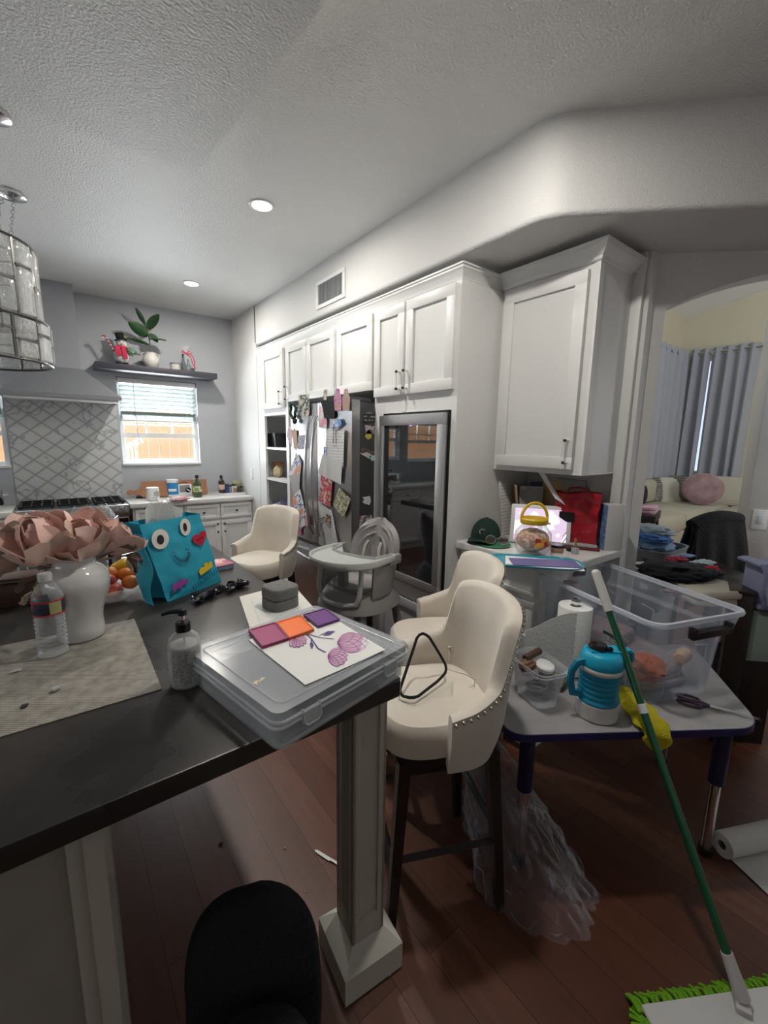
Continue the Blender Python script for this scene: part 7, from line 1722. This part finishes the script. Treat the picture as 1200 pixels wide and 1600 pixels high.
m = MB(); m.X = RZ(R(-45)); m.grid(lav, 20, 16, .012); m.grid(lambda u, v: ((u-.5)*.20, -.085+.16*v, .952+.008*math.sin(u*9)), 14, 8, .012); m.b2((-.07, -.07, .722), (.09, .07, .94), .02); o = m.build('lavender_blanket', mat('lavender_cloth', (.30, .32, .48), .9, bump=.4, bs=30), None, 60); tag(o, 'lavender blanket heaped on the mint bin', 'blanket', None, (q2.x, q2.y, 0))
m = MB(); m.X = RZ(R(-45)); m.tube([(-.05, -.135, .80), (.06, -.14, .795), (.06, -.14, .785), (-.05, -.135, .79)], .004, 6, True); o = m.build('grey_clasp', M_black); tag(o, 'black looped clasp on the lavender blanket', 'clasp', None, (q2.x, q2.y, 0))
# dark low sideboard behind the jacket
s_ = ptd(1150, 830, 4.2); m = MB(); m.b2((-.25, -.25, 0), (.35, .25, .66), .004); o = m.build('dark_bench', M_leg); tag(o, 'dark bench between jacket and sofa past the arch', 'bench', None, (s_.x+.1, s_.y+.0, 0), R(-50))
# side table with pink cloth and dark bag
e = ptz(1043, 802, .72); r = thing('side_table', 'dark square side table at the left past the arch', 'table', (e.x-.16, e.y+.33, 0), R(15))
m = MB(); m.b2((-.28, -.28, .63), (.28, .28, .72), .004); part('tabletop', m, mat('table_dark', (.035, .025, .03), .45), r)
for sx in (-.24, .24):
    for sy in (-.24, .24): m = MB(); m.b2((sx-.03, sy-.03, 0), (sx+.03, sy+.03, .63)); part('leg', m, MC['table_dark'], r)
m = MB(); m.X = RZ(R(15)); folded(m, .34, .26, .07, 2, 31); o = m.build('pink_towel', mat('towel_pink', (.62, .36, .44), .9), None, 60); tag(o, 'folded pink towel on the dark side table', 'towel', None, (e.x-.12, e.y+.20, .7205))
m = MB(); m.X = RZ(R(15)); crumple(m, (0, 0, .18), (.20, .15, .185), 71, .15, 2, 28, 18, None, -.179); o = m.build('black_backpack', M_blackc, None, 60); tag(o, 'black bag standing behind the pink towel on the side table', 'bag', None, (e.x-.02, e.y+.38, .721))
# sofa along the two living room walls
mso = mat('sofa_linen', (.46, .42, .34), .85, bump=.3, bs=40); msd = mat('sofa_linen_dark', (.44, .39, .31), .85, bump=.3, bs=40)
r = thing('corner_sofa', 'beige corner sofa under the curtains in the living room', 'sofa', (0, 0, 0))
m = MB(); m.b2((7.95, -.6, .05), (8.93, 3.12, .30), .03); m.b2((6.2, 2.15, .05), (7.95, 3.12, .30), .03); part('base', m, msd, r)
for a_, b_ in (((7.90, 2.05, .30), (8.70, 2.95, .56)), ((7.88, 1.05, .30), (8.68, 2.03, .56)), ((7.88, .05, .30), (8.68, 1.03, .56)), ((6.95, 2.10, .30), (7.88, 2.95, .56)), ((6.0, 2.10, .30), (6.93, 2.95, .56))): m = MB(); m.b2(a_, b_, .07); part('seat_cushion', m, mso, r)
for a_, b_ in (((8.62, 1.95, .55), (8.90, 2.9, .93)), ((8.62, .98, .55), (8.90, 1.93, .93)), ((8.62, 0, .55), (8.90, .96, .93)), ((7.0, 2.86, .55), (7.9, 3.12, .93)), ((6.05, 2.86, .55), (6.98, 3.12, .93))): m = MB(); m.b2(a_, b_, .08); part('back_cushion', m, mso, r)
def cushion(lab, px, py, dep, w_, h, m_, rz, tilt=12, name='throw_pillow', sq=True):
    p = ptd(px, py, dep); m = MB()
    def f(q):
        return tuple(q)
    rings = []
    P_ = rrect(1, 1, .12, 5) if sq else [(.5*math.cos(2*PI*i/32), .5*math.sin(2*PI*i/32)) for i in range(32)]
    for k, t in ((.10, .07), (.55, .065), (.85, .045), (.97, .02), (1, 0), (.97, -.02), (.85, -.045), (.55, -.065), (.1, -.07)): rings.append([(x*k*w_, t*1.0, y*k*h) for x, y in P_])
    m.loft(rings, True, True, RX(R(-tilt))); o = m.build(name, m_, None, 60); tag(o, lab, 'pillow', 'throw pillows on the sofa', tuple(p), R(rz)); return o
mstr = stripes('pillow_stripes', (.25, .22, .19), (.06, .05, .05), .03, .5, 2, 40)
cushion('dark striped pillow at the far left of the sofa', 1036, 768, 7.25, .42, .46, mstr, -25)
cushion('plain cream pillow between the dark striped ones', 1048, 768, 7.2, .40, .48, mat('pillow_cream', (.58, .54, .46), .9), -45)
cushion('dark patterned pillow left of the round one', 1070, 765, 7.15, .52, .46, mstr, -60)
cushion('round dusty pink velvet pillow with pleats', 1098, 764, 6.72, .56, .50, mat('velvet_pink', (.34, .20, .22), .6, sheen=.6, var=.35, vs=9), -66, 12, 'round_pillow', False)
cushion('large beige pillow right of the round pink one', 1146, 768, 6.9, .60, .48, mso, -72)
# curtains on a rod round the corner
r = thing('curtain_rod', 'thin metal curtain rod round the living room corner', 'curtain rod')
m = MB(); m.tube([(7.3, 3.02, 3.02), (8.72, 3.02, 3.02), (8.80, 2.94, 3.02), (8.84, 1.92, 3.02)], .014, 8); part('rod', m, M_steel, r)
m = MB(); m.ell((8.84, 1.90, 3.02), (.03, .03, .03)); part('finial', m, M_steel, r)
m = MB(); m.cyl((8.84, 1.97, 3.02), (8.97, 1.97, 3.02), .01, n=8); part('bracket', m, M_steel, r)
mcu = mat('curtain_grey', (.36, .36, .40), .85, sheen=.2)
def curtain(lab, p0, p1, folds, zt, zb, seed):
    p0, p1 = Vector(p0), Vector(p1); L = (p1-p0).length; t = (p1-p0)/L; n_ = Vector((-t.y, t.x))
    def f(u, v):
        z = zt+(zb-zt)*v; s = u*L; w_ = .045*math.cos(u*folds*2*PI)*(1+.3*v)+.012*math.sin(u*folds*4.7+v*2+seed)
        q = p0+t*(s+.03*v*math.sin(u*9+seed))+n_*w_; return (q.x, q.y, z+.01*math.sin(u*6)*v)
    r = thing('curtain', lab, 'curtain', (0, 0, 0), 0, 'grey eyelet curtains in the living room')
    m = MB(); m.grid(f, folds*14, 24, .004); part('panel', m, mcu, r, None, 60)
    for k in range(folds):
        for ph in (.25, .75):
            c = Vector(f((k+ph)/folds, .035)); m = MB(); m.tube([c+Vector((t.x, t.y, 0))*(.026*math.cos(a))+Vector((0, 0, .026*math.sin(a))) for a in [2*PI*i/14 for i in range(14)]], .008, 6, True); part('eyelet', m, M_chrome, r)
curtain('grey eyelet curtain on the left living room wall by the corner', (7.70, 3.02), (8.86, 3.0), 5, 3.09, .93, 1)
curtain('middle grey curtain just right of the corner', (8.80, 2.95), (8.82, 2.66), 2, 3.09, .93, 2)
curtain('right grey curtain nearest the wall end', (8.82, 2.645), (8.84, 2.03), 4, 3.09, .93, 3)
m = MB(); m.b2((8.972, 2.25, 1.05), (8.978, 2.85, 2.9)); o = struct('window_3', m, mat('daylit_pane', (.8, .9, 1), .3, emit=(.75, .88, 1), es=.8))
